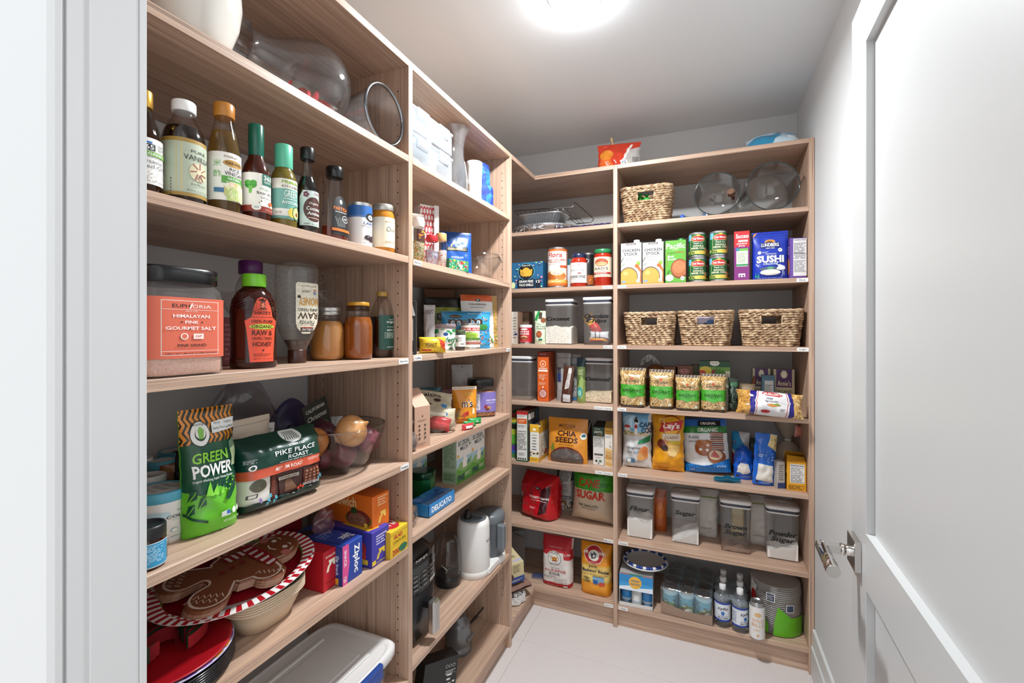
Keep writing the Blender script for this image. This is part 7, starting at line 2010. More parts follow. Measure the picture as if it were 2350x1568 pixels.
def basket(label, at, wt, wb, d, h, hole=(.16, .62, .86), rows=15, turn=0.0):
    o = empty('basket', label, 'basket', at, 'woven seagrass baskets', turn=turn)
    b = MB()
    rr = h / rows * .53
    def per(w, dd, n=132, rc=.02):
        pts = []
        hw, hd = w / 2, dd / 2
        seg = [((-hw + rc, 0), (hw - rc, 0)), ((hw, rc), (hw, dd - rc)), ((hw - rc, dd), (-hw + rc, dd)), ((-hw, dd - rc), (-hw, rc))]
        L = 2 * (w + dd)
        for (a, c) in seg:
            m = max(4, int(n * sqrt((c[0] - a[0]) ** 2 + (c[1] - a[1]) ** 2) / L))
            for i in range(m + 1):
                pts.append((a[0] + (c[0] - a[0]) * i / m, a[1] + (c[1] - a[1]) * i / m))
        return pts
    for j in range(rows):
        z = rr + (h - 2 * rr) * j / (rows - 1)
        f = z / h
        w = wb + (wt - wb) * f
        dd = d - (wt - wb) * (1 - f)
        y0 = (wt - wb) * (1 - f) / 2
        P0 = per(w, dd)
        cur, segs = [], []
        for i, (x, y) in enumerate(P0):
            cxn, cyn = x / (w / 2), (y - dd / 2) / (dd / 2)
            s = .0036 * sin(pi * (i + j) * .5)
            nx, ny = (cxn if abs(cxn) > .985 else 0), (cyn if abs(cyn) > .985 else 0)
            inh = hole and abs(x) < hole[0] * wt and hole[1] < f < hole[2] and abs(cyn) > .98
            p = (x + nx * s, y0 + y + ny * s, z + .0009 * sin(i * 1.7 + j))
            if inh:
                if len(cur) > 1:
                    segs.append(cur)
                cur = []
            else:
                cur.append(p)
        segs.append(cur)
        if len(segs) == 1:
            b.tube(segs[0], rr, 5, closed=True)
        else:
            segs[0] = segs[-1] + segs[0]
            for sg in segs[:-1]:
                if len(sg) > 1:
                    b.tube(sg, rr, 5)
    b.box(-wb / 2 + .004, wb / 2 - .004, (wt - wb) / 2 + .004, d - (wt - wb) / 2 - .004, .001, .006)
    b.build('basket_body', mW, o)
    for side in (0, 1):
        if not hole:
            break
        z0, z1 = hole[1] * h - rr * .3, hole[2] * h + rr * .6
        hx = hole[0] * wt + .002
        yy = lambda z: ((wt - wb) * (1 - z / h) / 2 if not side else d - (wt - wb) * (1 - z / h) / 2) + (-.001 if not side else .001)
        MB().tube([(-hx, yy(z0), z0), (0, yy(z0), z0 - .001), (hx, yy(z0), z0), (hx, yy((z0 + z1) / 2), (z0 + z1) / 2), (hx, yy(z1), z1), (0, yy(z1), z1), (-hx, yy(z1), z1), (-hx, yy((z0 + z1) / 2), (z0 + z1) / 2)], rr * .9, 6, closed=True).build('handle_edge', mW, o)
    top = [(x, y, h + .001 * sin(i * 1.4)) for i, (x, y) in enumerate(per(wt, d))]
    q = MB().tube(top, rr * 1.25, 6, closed=True)
    q.build('rim', mW, o)
    return o


at, w, h = flat('B', t3, 1432, 1549, 719, d=.012)
basket('low woven basket at the divider, empty behind its handle slot', at, w, w * .86, .2, h)
at, w, h = flat('B', t3, 1557, 1684, 716, d=.012)
basket('middle woven basket holding a pale box', at, w, w * .82, .2, h)
bxo = carton('snack_box', 'pale lilac box with barcode standing in the middle basket', 'box', (at[0] - .005, at[1] + .03, t3 + .008, 0), .115, .125, .12, '#c2b6c4', [R(.5, .5, 1, 1, '#b9aec4'), R(.5, .96, 1, .08, '#d3c6d2'), NL(.25, .955, .4, .035, '#6a5a6a', 1), *[R(.7 + .018 * k, .95, .006 + .006 * (k % 3 == 0), .07, '#222') for k in range(12)], E(.36, .66, .09, .05, '#1f2433'), E(.56, .67, .12, .08, '#1f2a44'), E(.72, .75, .14, .1, '#2a5a9a')], rough=.4)
at, w, h = flat('B', t3, 1699, 1845, 713, d=.012)
basket('wide woven basket beside the end panel', at, w, w * .84, .21, h, turn=rad(-2))
at, w, h = flat('B', t1, 1424, 1541, 430, d=.02)
hb_at = at
basket('woven basket on the high board with green wrappers showing', at, w, w * .84, .17, h + .004, rows=16)
b = MB()
for k, (x, y, z) in enumerate(((-.06, .04, h - .004), (-.03, .06, h - .03), (.065, .08, h + .002), (.0, .05, h - .04))):
    b.lathe([(.001, z - .03), (.016, z - .02), (.018, z), (.005, z + .01), (.012, z + .02)], 9, cx=x, cy=y)
b2 = MB()
tag(b.build('candy_wrapper', M('#2f9a35', .3), None, (at[0], at[1], t1)), 'shiny green candy wrappers inside the high basket', 'wrapper')
at = onB(1566, .02)
tag(MB().lathe([(.001, .0), (.012, .002), (.01, .012), (.003, .018)], 14).build('plastic_bit', M('#2a55b0', .3), None, (at[0], at[1], t1)), 'tiny blue plastic bit lying beside the glass cylinder', 'plastic bit')
# glass cylinders lying mouth outwards
for i, (px, py, r, lab, tl) in enumerate(((1645, 441, .0905, 'clear glass cylinder lying with its mouth to the aisle, a dropper cork inside', -4), (1772, 429, .099, 'wider clear glass cylinder lying beside the end panel', 5))):
    X, Y, t = onB(px, .03)
    X = min(X, .383 - r - .003)
    o = empty('glass_cylinder', lab, 'vase', (X, BP + .012, t1, rad(tl)))
    m = Matrix.Translation((0, 0, r + .001)) @ Matrix.Rotation(-pi / 2, 4, 'X')
    b = MB().lathe([(r, 0), (r * .985, .02), (r * .97, .16), (r * .96, .185), (.001, .187)], 64, cap0=False, cap1=False)
    b.lathe([(.001, .176), (r * .92, .175), (r * .94, .16), (r * .96, .02), (r * .972, 0)], 64, cap0=False, cap1=False)
    b.lathe([(r * .972, 0), (r, 0)], 64, cap0=False, cap1=False)
    b.xf(m).build('glass_body', G('#e9ebea', edge=.3, refl=1.5), o)
    b = MB().tube([(r * .985 * cos(2 * pi * k / 64), .0, r + .001 + r * .985 * sin(2 * pi * k / 64)) for k in range(64)], .0024, 6, closed=True)
    b.build('rim', M('#3f4646', .1, .4), o)
X, Y, t = onB(1683, .06)
o = empty('dropper', 'brown dropper with frayed cork lying in the glass cylinder', 'dropper', (X, Y, t1 + .075, 0), tilt=(rad(60), rad(-30)))
MB().lathe([(.006, 0), (.007, .003), (.007, .02), (.009, .022), (.009, .026)], 16).build('tip', M('#4a2418', .3), o)
MB().lathe([(.010, .024), (.014, .03), (.012, .045), (.015, .05)], 14, rib=.12).build('cork', M('#6a4a3a', .9), o)
bag('craft_sack', 'small blue and white bag under the glass cylinder', 'bag', (onB(1612, .02)[0], BP + .225, t1, 0), .06, .04, .05, '#5a86b8', [R(.5, .3, 1, .3, '#dfe4ea')], 'stand', 99, .004)

# top of the cabinet
at = (onB(1424, .10)[0], BP + .05, 2.128, rad(8))
cb = bag('chip_bag', 'crumpled orange-red chip bag clipped shut on top of the cabinet', 'bag', at, .20, .13, .09, '#c43a22', [P([(.0, .0), (.4, .0), (.3, .5), (.1, .6)], '#d9662a'), P([(.55, .1), (1, .2), (1, .8), (.7, .7)], '#b9b4b0'), E(.2, .55, .16, .2, '#d9862a'), SP([(.55, .1), (.8, .9)], .05, '#e4e0da'), R(.62, .16, .16, .2, '#e4e4e6'), T(.62, .16, .1, .14, 'GF', '#2a4a7a', .01), R(.88, .3, .14, .2, '#8a8684')], 'stand', 100, .018, rough=.2)
pg = empty('clothes_peg', 'plain wooden clothes peg pinching the orange chip bag', 'peg', (at[0] - .03, at[1] + .042, 2.128 + .11, rad(20)), tilt=(0, rad(-14)))
for s in (-1, 1):
    b = MB().box(-.005, .005, -.004 if s < 0 else .0005, -.0005 if s < 0 else .004, 0, .055, bev=.001)
    b.xf(Matrix.Rotation(rad(5 * s), 4, 'X')).build('arm', M('#c9a878', .7), pg)
MB().tube([(-.006, -.005, .03), (.006, -.005, .03), (.006, .005, .03), (-.006, .005, .03)], .0008, 5, closed=True).build('spring', M('#a9a9a9', .2, 1), pg)
bag('chip_bag', 'blue and white snack bag lying on top of the cabinet by the wall', 'bag', (onB(1770, .06)[0], BP + .03, 2.128, rad(-4)), .20, .14, .055, '#b9cdd9', [P([(0, 0), (.5, 0), (.7, .4), (.3, .6), (0, .4)], '#2f86ac'), P([(.5, .5), (.9, .55), (1, .9), (.6, .8)], '#7fb4d4'), P([(.6, .6), (.7, .62), (.76, .75), (.62, .7)], '#3a3a44'), R(.9, .3, .2, .4, '#dfe6ea')], 'pillow', 101, .010, rough=.25, tilt=(rad(-58), 0))
tag(MB().grid(lambda u, v: (.03 * (u - .5), .02 * v, .012 * sin(pi * u) * (1 - v) + .002), 8, 4).build('candy_wrapper', M('#d9b42a', .4), None, (onB(1490, .04)[0], BP + .03, 2.128)), 'scrap of yellow wrapper on top of the cabinet', 'wrapper')

# stock, corn and rice board
def stock(label, x0, x1, yt):
    at, w, h = flat('B', t2, x0, x1, yt, d=.01)
    o = empty('stock_carton', label, 'carton', at, 'chicken stock cartons')
    h -= .004
    b = MB().box(-w / 2, w / 2, 0, .065, 0, h, '#dfdddb', .001)
    b.add([(-w / 2, 0, h), (w / 2, 0, h), (w / 2, .065, h + .012), (-w / 2, .065, h + .012), (w / 2, .065, h), (-w / 2, .065, h)], [(0, 1, 2, 3), (1, 4, 2), (0, 3, 5)], '#d9d7d4')
    art(b, [R(.5, .97, .46, .045, '#2a1a1a'), T(.5, .97, .38, .024, 'KIRKLAND', '#e9e4e0', .015), T(.5, .90, .44, .03, 'ORGANIC', '#5a5654', 0), T(.5, .82, .86, .07, 'CHICKEN', '#1c1c1c', .02), T(.5, .73, .68, .07, 'STOCK', '#1c1c1c', .02), NL(.45, .62, .5, .1, '#8a8a88', 4), E(.86, .5, .1, .05, '#7fa83a'), SP([(.86, .5), (.8, .4)], .03, '#8ab04a'), E(.78, .44, .1, .045, '#d9642a'), SP([(.84, .42), (.99, .3), (.98, .05)], .09, '#d2602a'), SP([(.9, .4), (.99, .2)], .02, '#e88a4a'), SP([(.0, .55), (.14, .66)], .03, '#6a6a66'), SP([(.02, .45), (.2, .52)], .02, '#8a9a8a'),
              E(.38, .18, .46, .24, '#5a4a44'), E(.38, .17, .43, .225, '#dc9a48'), R(.5, .02, 1, .05, '#d28f3e'), E(.24, .27, .12, .05, '#e8b468'), R(.14, .07, .2, .05, '#7a98b0'), E(.84, .08, .08, .042, '#e4e6e2'), R(.84, .07, .1, .014, '#2a7a4a')], on_rect((-w / 2, 0, 0), (1, 0, 0), (0, 0, 1), w, h), smooth=False)
    b.build('carton_body', PR(.35), o)
    MB().lathe([(.013, 0), (.0135, .001), (.0135, .011), (.012, .012)], 24, rib=.03).xf(Matrix.Translation((.022, .03, h + .004))).build('cap', M('#e4e2e0', .4), o)


stock('chicken stock carton at the divider', 1425, 1471.5, 556)
stock('chicken stock carton beside the green broth carton', 1475, 1522.5, 554)
at, w, h = flat('B', t2, 1527, 1574, 552, d=.01)
o = empty('stock_carton', 'green beef broth carton with a bowl of soup', 'carton', at)
b = MB().box(-w / 2, w / 2, 0, .065, 0, h, '#5a9a34', .001)
art(b, [R(.5, .5, 1, 1, '#5da035'), T(.5, .87, .94, .13, 'Pacific', '#f0f2ea', .012, .1), T(.5, .78, .3, .03, 'FOODS', '#c9dca0', .01), T(.3, .705, .4, .045, 'Organic', '#2a4a1a', 0, .2), T(.27, .625, .3, .05, 'Beef', '#f0f2ea', .01), T(.32, .56, .4, .055, 'Broth', '#f0f2ea', .01), SP([(.12, .7), (.1, .4)], .015, '#a8522a'), SP([(.5, .72), (.9, .72), (.9, .6)], .015, '#a8522a'), E(.7, .33, .44, .23, '#7a3a24'), E(.7, .34, .4, .2, '#a8623a'), E(.66, .37, .3, .14, '#b8744a'), SC_(.7, .36, .5, .2, 3, ['#d9b88a', '#c89a6a'], 26, .8, .01, .018), E(.2, .12, .2, .08, '#d9d4c4'), SP([(.1, .2), (.2, .3)], .05, '#3a6a24'), E(.84, .1, .1, .048, '#e4e8e0'), R(.84, .09, .12, .016, '#2a7a4a'), R(.5, .01, 1, .03, '#4a8a2a')], on_rect((-w / 2, 0, 0), (1, 0, 0), (0, 0, 1), w, h), smooth=False)
b.build('carton_body', PR(.35), o)
MB().lathe([(.0135, 0), (.0135, .01), (.012, .011)], 24).xf(Matrix.Translation((.022, .03, h))).build('cap', M('#2a7a3a', .4), o)
CORN = fr([R(.5, .5, 1, 1, '#1c5f30'), E(.84, .14, .5, .22, '#d9b84a'), SC_(.5, .1, 1, .22, 3, ['#e8cf6a', '#c99a34', '#f0dc8a', '#d9b048'], 60, .8, .03, .045), R(.1, .86, .2, .3, '#6ab0d0'), R(.5, .48, .7, .56, '#d9cf9a'), R(.5, .48, .67, .54, '#17552a'), E(.5, .79, .33, .15, '#d9b84a'), E(.5, .79, .31, .135, '#b8242c'), T(.5, .79, .5, .11, 'Del Monte', '#f0e9dc', .02), E(.5, .94, .08, .04, '#d9b84a'), NL(.5, .645, .54, .03, '#e4e0c4', 1), T(.5, .56, .4, .08, 'Fresh Cut', '#f0ede0', .0, .25), T(.5, .43, .46, .085, 'WHOLE', '#e9e2bc', .02), T(.5, .32, .6, .085, 'KERNEL CORN', '#e9e2bc', .02), E(.88, .26, .1, .1, '#c98a5a'), R(.5, .02, 1, .04, '#1c5f30')], .44)
cz = [(1580, 1619.5, 590, t2, .008), (1628, 1669, 588.5, t2, .008)]
at, r, h = cyl('B', t2, 1580, 1619.5, 593, d=.008)
c0 = None
pos = []
for k, px in enumerate((1600, 1648.5)):
    X, Y, t = onB(px, .008 + r)
    pos += [(X, Y, t2, 'can of whole kernel corn, lower %s column front' % ('first' if k == 0 else 'second')), (X, Y, t2 + h, 'can of whole kernel corn, upper one of the %s column front' % ('first' if k == 0 else 'second'))]
    pos += [(X + .012, Y + 2.1 * r, t2, 'corn can standing behind the lower front can nearer the %s' % ('broth' if k == 0 else 'rice box')), (X + .012, Y + 2.1 * r, t2 + h, 'corn can stacked behind the upper front can nearer the %s' % ('broth' if k == 0 else 'rice box'))][: 2 if k == 0 else 1]
for k, (X, Y, Z, lab) in enumerate(pos):
    if c0 is None:
        c0 = can('food_can', lab, 'can', (X, Y, Z, rad(8)), r, h - .0005, CORN, '#1c5f30', group='cans of corn')
    else:
        copy_tree(c0, (X, Y, Z, rad((4, 8, 30, -6, 3, 14, 24)[k % 7])), lab)
at, w, h = flat('B', t2, 1685, 1720, 531, d=.008)
carton('rice_box', 'red and purple box of jasmine rice', 'box', at, w, h, .04, '#7a2a6a', [R(.5, .84, 1, .32, '#c02a30'), R(.5, .32, 1, .72, '#7a2a72'), T(.52, .9, .84, .09, 'Success', '#f0e9e4', .02, .1), R(.58, .8, .62, .04, '#e9e4dc'), T(.58, .8, .5, .025, 'BOIL-IN-BAG', '#a8242c', .01), T(.5, .74, .7, .04, 'JASMINE', '#f0e9e4', .01), T(.5, .70, .4, .03, 'RICE', '#f0e9e4', .01), R(.52, .46, .76, .36, '#d3dcc4'), R(.52, .62, .76, .05, '#6ab04a'), E(.22, .63, .12, .035, '#3a7a9a'), R(.52, .31, .76, .04, '#3a8a5a'), NL(.52, .46, .6, .2, '#8a9484', 8), R(.5, .1, .44, .07, '#e4dfe0'), E(.4, .09, .06, .02, '#7a2a72'), E(.6, .09, .06, .02, '#7a2a72')], [R(.5, .5, 1, 1, '#6a2460'), R(.5, .84, 1, .32, '#a8242a')])
at, w, h = flat('B', t2, 1726, 1811, 530, d=.008)
bag('rice_pouch', 'royal blue pouch of sushi rice with white crane', 'pouch', at, w, h, .05, '#1531a0', [R(.5, .955, 1, .02, '#10268a'), R(.5, .9, 1, .006, '#10268a'), *[P([(.05, .95), (.1 + .03 * k, .99), (.02, .88)], '#d9902a') for k in range(3)], E(.5, .78, .14, .05, '#c98a3a'), E(.48, .77, .09, .035, '#7a4a24'), R(.5, .71, .54, .11, '#122a6a'), T(.5, .715, .48, .075, 'LUNDBERG', '#f0eee4', .02), T(.5, .645, .24, .025, 'FAMILY FARMS', '#e4e0d0', .005), E(.2, .56, .05, .035, '#c9d2e4'), NL(.36, .56, .18, .03, '#c9d2e4', 2), E(.78, .6, .06, .04, '#e4e8e4'), R(.78, .6, .08, .012, '#2a7a4a'), T(.52, .52, .3, .025, 'WHITE RICE', '#f0eee4', .005), T(.5, .415, .76, .15, 'SUSHI', '#f2f2f0', .04), T(.5, .315, .4, .045, 'ORGANIC', '#c9d4f0', .015), E(.5, .21, .3, .04, '#4a5a6a'), E(.5, .14, .28, .06, '#e4dfd6'), SC_(.5, .14, .44, .09, 3, ['#efece4', '#cfc8bc'], 40, .5, .01, .02), E(.5, .23, .09, .025, '#5a9a6a'), P([(.66, .2), (.74, .3), (.9, .26), (.92, .2), (.78, .18)], '#e9ebee'), SP([(.74, .28), (.66, .3), (.72, .35), (.68, .36)], .02, '#e9ebee'), SP([(.82, .2), (.84, .1), (.8, .05)], .01, '#e9ebee'), SP([(.86, .2), (.88, .08)], .01, '#e9ebee'), *[P([(.08 + .04 * k, .04), (.12 + .04 * k, .04), (.1 + .04 * k, .15 - .03 * (k % 2))], '#3a9aa0') for k in range(3)], SP([(.1, .32), (.18, .26)], .014, '#e9ebee'), NL(.5, .025, .7, .02, '#9ab0e0', 1)], 'stand', 103, .004)
at, w, h = face('B', t2, 1815, 1852, 546, 14, d=.02)
carton('pasta_box', 'purple box turned to its white nutrition table by the end panel', 'box', (min(at[0], .35), at[1], t2, rad(8)), .060, h, .03, '#5a3a8a', [R(.6, .52, .8, .92, '#dcdadc'), R(.1, .5, .2, 1, '#6a4a9a'), T(.6, .95, .7, .03, 'Nutrition Facts', '#222', .02), NL(.6, .68, .7, .4, '#555', 11), R(.6, .62, .74, .008, '#222'), NL(.6, .3, .7, .3, '#777', 9)], [R(.5, .5, 1, 1, '#5a3a8a'), E(.5, .3, .4, .2, '#c97a3a'), NL(.5, .7, .6, .2, '#cfc0e4', 4)])

# pasta board
def penne(seed, n, cols, L=.16, wd=.042, y0=.0, y1=1.0):
    rn = random.Random(seed)
    out = []
    for i in range(n):
        x, y, a = rn.random(), rn.uniform(y0, y1), rn.gauss(.9, .7) * rn.choice((-1, 1))
        dx, dy = L / 2 * cos(a), L / 2 * sin(a) * .8
        p = [(x - dx, y - dy), (x + dx, y + dy)]
        out.append(SP([(a_ + .006, b_ - .008) for a_, b_ in p], wd * 1.15, '#8f6a3e'))
        out.append(SP(p, wd, rn.choice(cols)))
    return out


PCOL = ['#e3c895', '#d9b982', '#ecd9ae', '#cfae76', '#e0c48c']
# fuse the pasta picture into few layers so the film stays thin
def layers(ops, n=6):
    return [('M', ops[i::n]) for i in range(n)]


_op = op_polys
def op_polys(op):
    if op[0] == 'M':
        return [q for o_ in op[1] for q in _op(o_)]
    return _op(op)


def pasta(label, px, yt, yb, seed, short=False):
    at, w, h = flat('B', t4, px[0], px[1], yt, yb=yb)
    pic = penne(seed, 105 if not short else 190, PCOL, .27 if not short else .11, .062)
    return bag('pasta_bag', label, 'bag', at, w, h, .075, '#b08a52', [R(.5, .5, 1, 1, '#a9834f')] + [('M', pic)] + [R(.5, .97, 1, .07, '#5f564e'), ('M', [SP([(.1 + .13 * k, .93), (.14 + .13 * k, 1)], .02, '#b9b0a6') for k in range(7)]), E(.5, .745, .05, .03, '#c8442a'), T(.52, .69, .56, .075, 'Garofalo', '#3a2a1c', -.006, .35), R(.5, .44, 1, .29, '#3f9a2c'),
               E(.5, .42, .27, .17, '#6fb85a'), E(.5, .42, .25, .158, '#3f9a2c'), E(.5, .42, .2, .126, '#6fb85a'), E(.5, .42, .18, .112, '#3f9a2c'), T(.5, .44, .72, .075, 'ORGANIC', '#12340c', .02), NL(.5, .385, .4, .02, '#12340c', 1), R(.5, .03, 1, .07, '#1d1916'), NL(.5, .035, .8, .03, '#8a847c', 1), E(.86, .12, .055, .035, '#e0e4da'), R(.86, .117, .07, .012, '#2a7a4a'), E(.17, .14, .03, .02, '#2a2a2a')], 'brick', seed, .005, rough=.2, group='green-banded pasta bags')


pasta('penne bag nearest the divider, highest of the four', (1420, 1481), 846, 936, 110)
pasta('penne bag second from the divider', (1488, 1546), 850, 940, 111)
pasta('short curly pasta bag, third from the divider', (1549, 1607), 863, 944, 112, True)
pasta('penne bag in front of the tall green box', (1607, 1668), 860, 947, 113)
at, w, h = flat('B', t4, 1606, 1675, 830, d=.10)
carton('tea_box', 'tall green vegetable-print box behind the pasta bags', 'box', (at[0], BP + .115, t4, 0), w * 1.02, h, .05, '#2f6a34', [R(.5, .94, 1, .12, '#1a4a30'), E(.5, .96, .16, .06, '#e4e4da'), T(.5, .965, .2, .02, 'FOODS', '#1a4a30', .01), R(.5, .44, 1, .88, '#6a9a3a'), E(.2, .8, .2, .09, '#d9c23a'), E(.08, .74, .14, .07, '#c8442a'), E(.5, .78, .1, .05, '#8a2a2a'), *[SP([(.5, .7), (.6 + .1 * k, .9 - .05 * k)], .05, '#3a7a2a') for k in range(5)], R(.93, .4, .14, .8, '#d3cdb4'), NL(.93, .4, .1, .7, '#5a6a4a', 18)])
for k, (x0, x1, yt, lab) in enumerate(((1526, 1552, 842, 'brown boxed pasta with red oval logo, partly behind the second penne bag'), (1553, 1588, 840, 'brown boxed pasta with red oval logo behind the curly pasta'))):
    at, w, h = flat('B', t4, x0, x1, yt, d=.16)
    carton('pasta_box', lab, 'box', at, w + .01, h, .05, '#6a3a1c', [R(.5, .5, 1, 1, '#7a4422'), E(.5, .86, .3, .06, '#e4d9d0'), E(.5, .86, .28, .05, '#a8242c'), T(.5, .86, .4, .045, 'Barilla', '#f0e4e0', .01, .2), NL(.5, .74, .6, .04, '#d9c9b8', 1)], group='brown pasta boxes')
at, w, h = flat('B', t4, 1588, 1607, 838, d=.18)
carton('pasta_box', 'dark olive box at the back beside the tall green box', 'box', at, w + .01, h, .04, '#4a4a2c')
o = empty('bread_bag', 'clear bag with a brown loaf behind the first penne bag', 'bag', (onB(1490, .2)[0], BP + .21, t4, 0))
b = MB()
b.grid(lambda u, v: (.19 * (u - .5) * (1 - .3 * v), -.05 * sin(pi * u) * sin(pi * min(1, v + .15)) + .01 * noise.noise(Vector((u * 6, v * 6, 3))), .235 * v * (.7 + .3 * sin(pi * u)) + .004 * noise.noise(Vector((u * 9, v * 9, 1)))), 26, 18)
b.grid(lambda u, v: (.19 * (.5 - u) * (1 - .3 * v), .06 * sin(pi * u) * sin(pi * min(1, v + .15)), .235 * v * (.7 + .3 * sin(pi * u))), 20, 12)
b.build('film', G('#d3cdc8', .06, .08, '#b9aea6', 1.8), o)
MB().lathe([(.01, .05), (.05, .06), (.06, .1), (.055, .15), (.03, .18), (.001, .19)], 26, sy=.6, cx=.03).build('contents', M('#7a4a28', .7, var=.3, scale=60), o)
at, w, h = flat('B', t4, 1672, 1697, 868, d=.07)
bag('herb_pouch', 'dark green crumpled pouch between the green box and the noodle bag', 'pouch', at, w, h, .05, '#1e2c20', [R(.5, .8, .8, .12, '#2f5a3a'), SC_(.5, .4, .9, .6, 3, ['#6a7268', '#3a4a3c', '#0e140f'], 30, 1, .06, .14)], 'stand', 115, .010, rough=.2)
o = empty('cinnamon_pouch', 'open paper pouch with two cinnamon sticks', 'pouch', (onB(1712, .13)[0], BP + .13, t4, 0))
b = MB().lathe([(.028, 0), (.03, .06), (.034, .10), (.036, .118)], 20, sy=.5, cap1=False, rib=.05)
b.build('pouch_body', M('#b9a68a', .7), o)
for x, a in ((-.004, 14), (.008, 10)):
    MB().lathe([(.005, .04), (.005, .155)], 10).xf(Matrix.Rotation(rad(a), 4, 'Y') @ Matrix.Translation((x, 0, 0))).build('stick', M('#7a4a2c', .7), o)
for k, (x0, x1, yt, lab) in enumerate(((1727, 1768, 846, 'purple-panel macaroni box behind the small blue box'), (1775, 1824, 848, 'purple-panel macaroni box by the end panel'))):
    at, w, h = flat('B', t4, x0, x1, yt, d=.19)
    carton('macaroni_box', lab, 'box', at, w, h, .05, '#c3bb9c', [R(.5, .78, .74, .44, '#4a2260'), E(.5, .87, .16, .09, '#d9cf9a'), E(.5, .86, .09, .07, '#efe9dc'), SP([(.46, .9), (.44, .97)], .04, '#efe9dc'), SP([(.54, .9), (.56, .97)], .04, '#efe9dc'), T(.5, .66, .62, .13, "Annie's", '#e9dfb0', .01), T(.5, .46, .8, .08, 'ORGANIC', '#2a3a24', .015), NL(.5, .32, .7, .08, '#3a6a3a', 2), E(.5, .1, .34, .12, '#d9a03a')], group='purple-panel macaroni boxes')
at, w, h = flat('B', t4, 1748, 1778, 862, d=.15)
carton('jelly_box', 'small blue box with white panel in front of the macaroni boxes', 'box', at, w, h, .035, '#5a8098', [R(.56, .5, .66, .7, '#cfd6d8'), NL(.56, .5, .56, .5, '#5a686e', 9), R(.5, .95, 1, .1, '#4a7088')], (), [R(.5, .5, 1, 1, '#3f6478')])
at, w, h = face('B', t4, 1692, 1852, 880, 4, yb=966)
noo = [R(.1, .5, .34, 1, '#b8863f'), R(.92, .5, .26, 1, '#b8863f'), ('M', [SP([(x + .024 * cos(a), y + .05 * sin(a)) for a in (a0, a0 + 1, a0 + 2, a0 + 3)], .016, c) for x, y, a0, c in [(random.Random(k).uniform(-.04, .25) if k % 2 else random.Random(k).uniform(.82, 1.04), random.Random(k + 99).random(), random.Random(k + 5).random() * 6, ('#e0ba72', '#cfa258', '#f0d498', '#8a5f2c')[k % 4]) for k in range(190)]])]
bag('noodle_bag', 'bag of egg noodles lying on its side, white and blue centre', 'bag', (at[0], at[1] - .004, t4, rad(4)), min(w, .262), .098, .085, '#b8863f', noo + [P([(.2, -.02), (.27, -.02), (.25, .5), (.3, 1.02), (.2, 1.02), (.17, .5)], '#241f7a'), P([(.27, -.02), (.76, -.02), (.8, .5), (.74, 1.02), (.3, 1.02), (.25, .5)], '#dcdadb'), SP([(.29, 0), (.27, .5), (.32, 1)], .01, '#b3242a'), SP([(.73, 0), (.77, .5), (.72, 1)], .01, '#b3242a'), P([(.76, -.02), (.84, -.02), (.86, .5), (.8, 1.02), (.74, 1.02), (.8, .5)], '#241f7a'),
     P([(.36, .82), (.4, .95), (.6, .92), (.68, .8), (.62, .7), (.42, .74)], '#b3242a'), T(.52, .82, .26, .12, "MUELLER'S", '#f0e9e4', .02), T(.48, .62, .1, .09, 'Wide', '#2a2a4a', .005, .2), T(.5, .5, .2, .09, 'Egg Noodles', '#2a2a4a', .005, .2), P([(.42, .34), (.5, .28), (.64, .36), (.5, .42)], '#c8843a'), P([(.5, .38), (.66, .36), (.6, .44)], '#7a9a3a'), E(.42, .1, .07, .05, '#b3242a'), NL(.68, .2, .08, .1, '#5a5a6a', 2)], 'pillow', 116, .009, rough=.18, tilt=(rad(-22), rad(4)), nu=40)

# snack board
at, w, h = flat('B', t5, 1424, 1499, 948, yb=1078)
bag('chip_bag', 'white kettle chip bag with lighthouse picture at the divider', 'bag', (at[0] - .003, *at[1:]), w * .93, min(h, .262), .08, '#cfd0d0', [P([(0, .64), (.75, .62), (.9, .8), (.9, 1), (0, 1)], '#6fa9cf'), E(.3, .84, .3, .12, '#a9cbe0'), P([(.05, .58), (.9, .6), (.9, .66), (.05, .68)], '#c9b69a'), SC_(.4, .64, .7, .06, 3, ['#5a7a3a', '#7a8a4a', '#c9a88a'], 30, .4, .03, .07), P([(.44, .62), (.56, .62), (.53, .84), (.46, .84)], '#e4e2e0'), P([(.45, .74), (.55, .74), (.535, .8), (.46, .8)], '#b3242a'), R(.495, .86, .12, .05, '#2a2a30'), R(.495, .9, .06, .05, '#3a2a2a'), R(.2, .7, .22, .06, '#d9d4cc'), P([(.08, .73), (.32, .73), (.27, .78), (.13, .78)], '#a83a34'),
     T(.84, .8, .44, .09, 'CAPE', '#1d2a44', .03), T(.88, .7, .36, .09, 'COD', '#1d2a44', .03), P([(.55, .46), (.98, .5), (.98, .62), (.6, .52)], '#1f7a4a'), T(.42, .38, .5, .06, 'Original', '#3a3a3c', .01, .25), T(.4, .305, .42, .05, 'Sea Salt', '#5a7a9a', .005, .1), E(.74, .28, .16, .11, '#d98a4a'), E(.66, .22, .12, .07, '#e0a868'), E(.8, .36, .1, .07, '#c9743a'), R(.3, .14, .28, .09, '#4a80a8'), R(.24, .14, .12, .07, '#dfe6e0'), NL(.62, .13, .24, .05, '#9a9a9a', 2)], 'pillow', 120, .012, rough=.22)
at, w, h = flat('B', t5, 1489, 1572, 952, yb=1086)
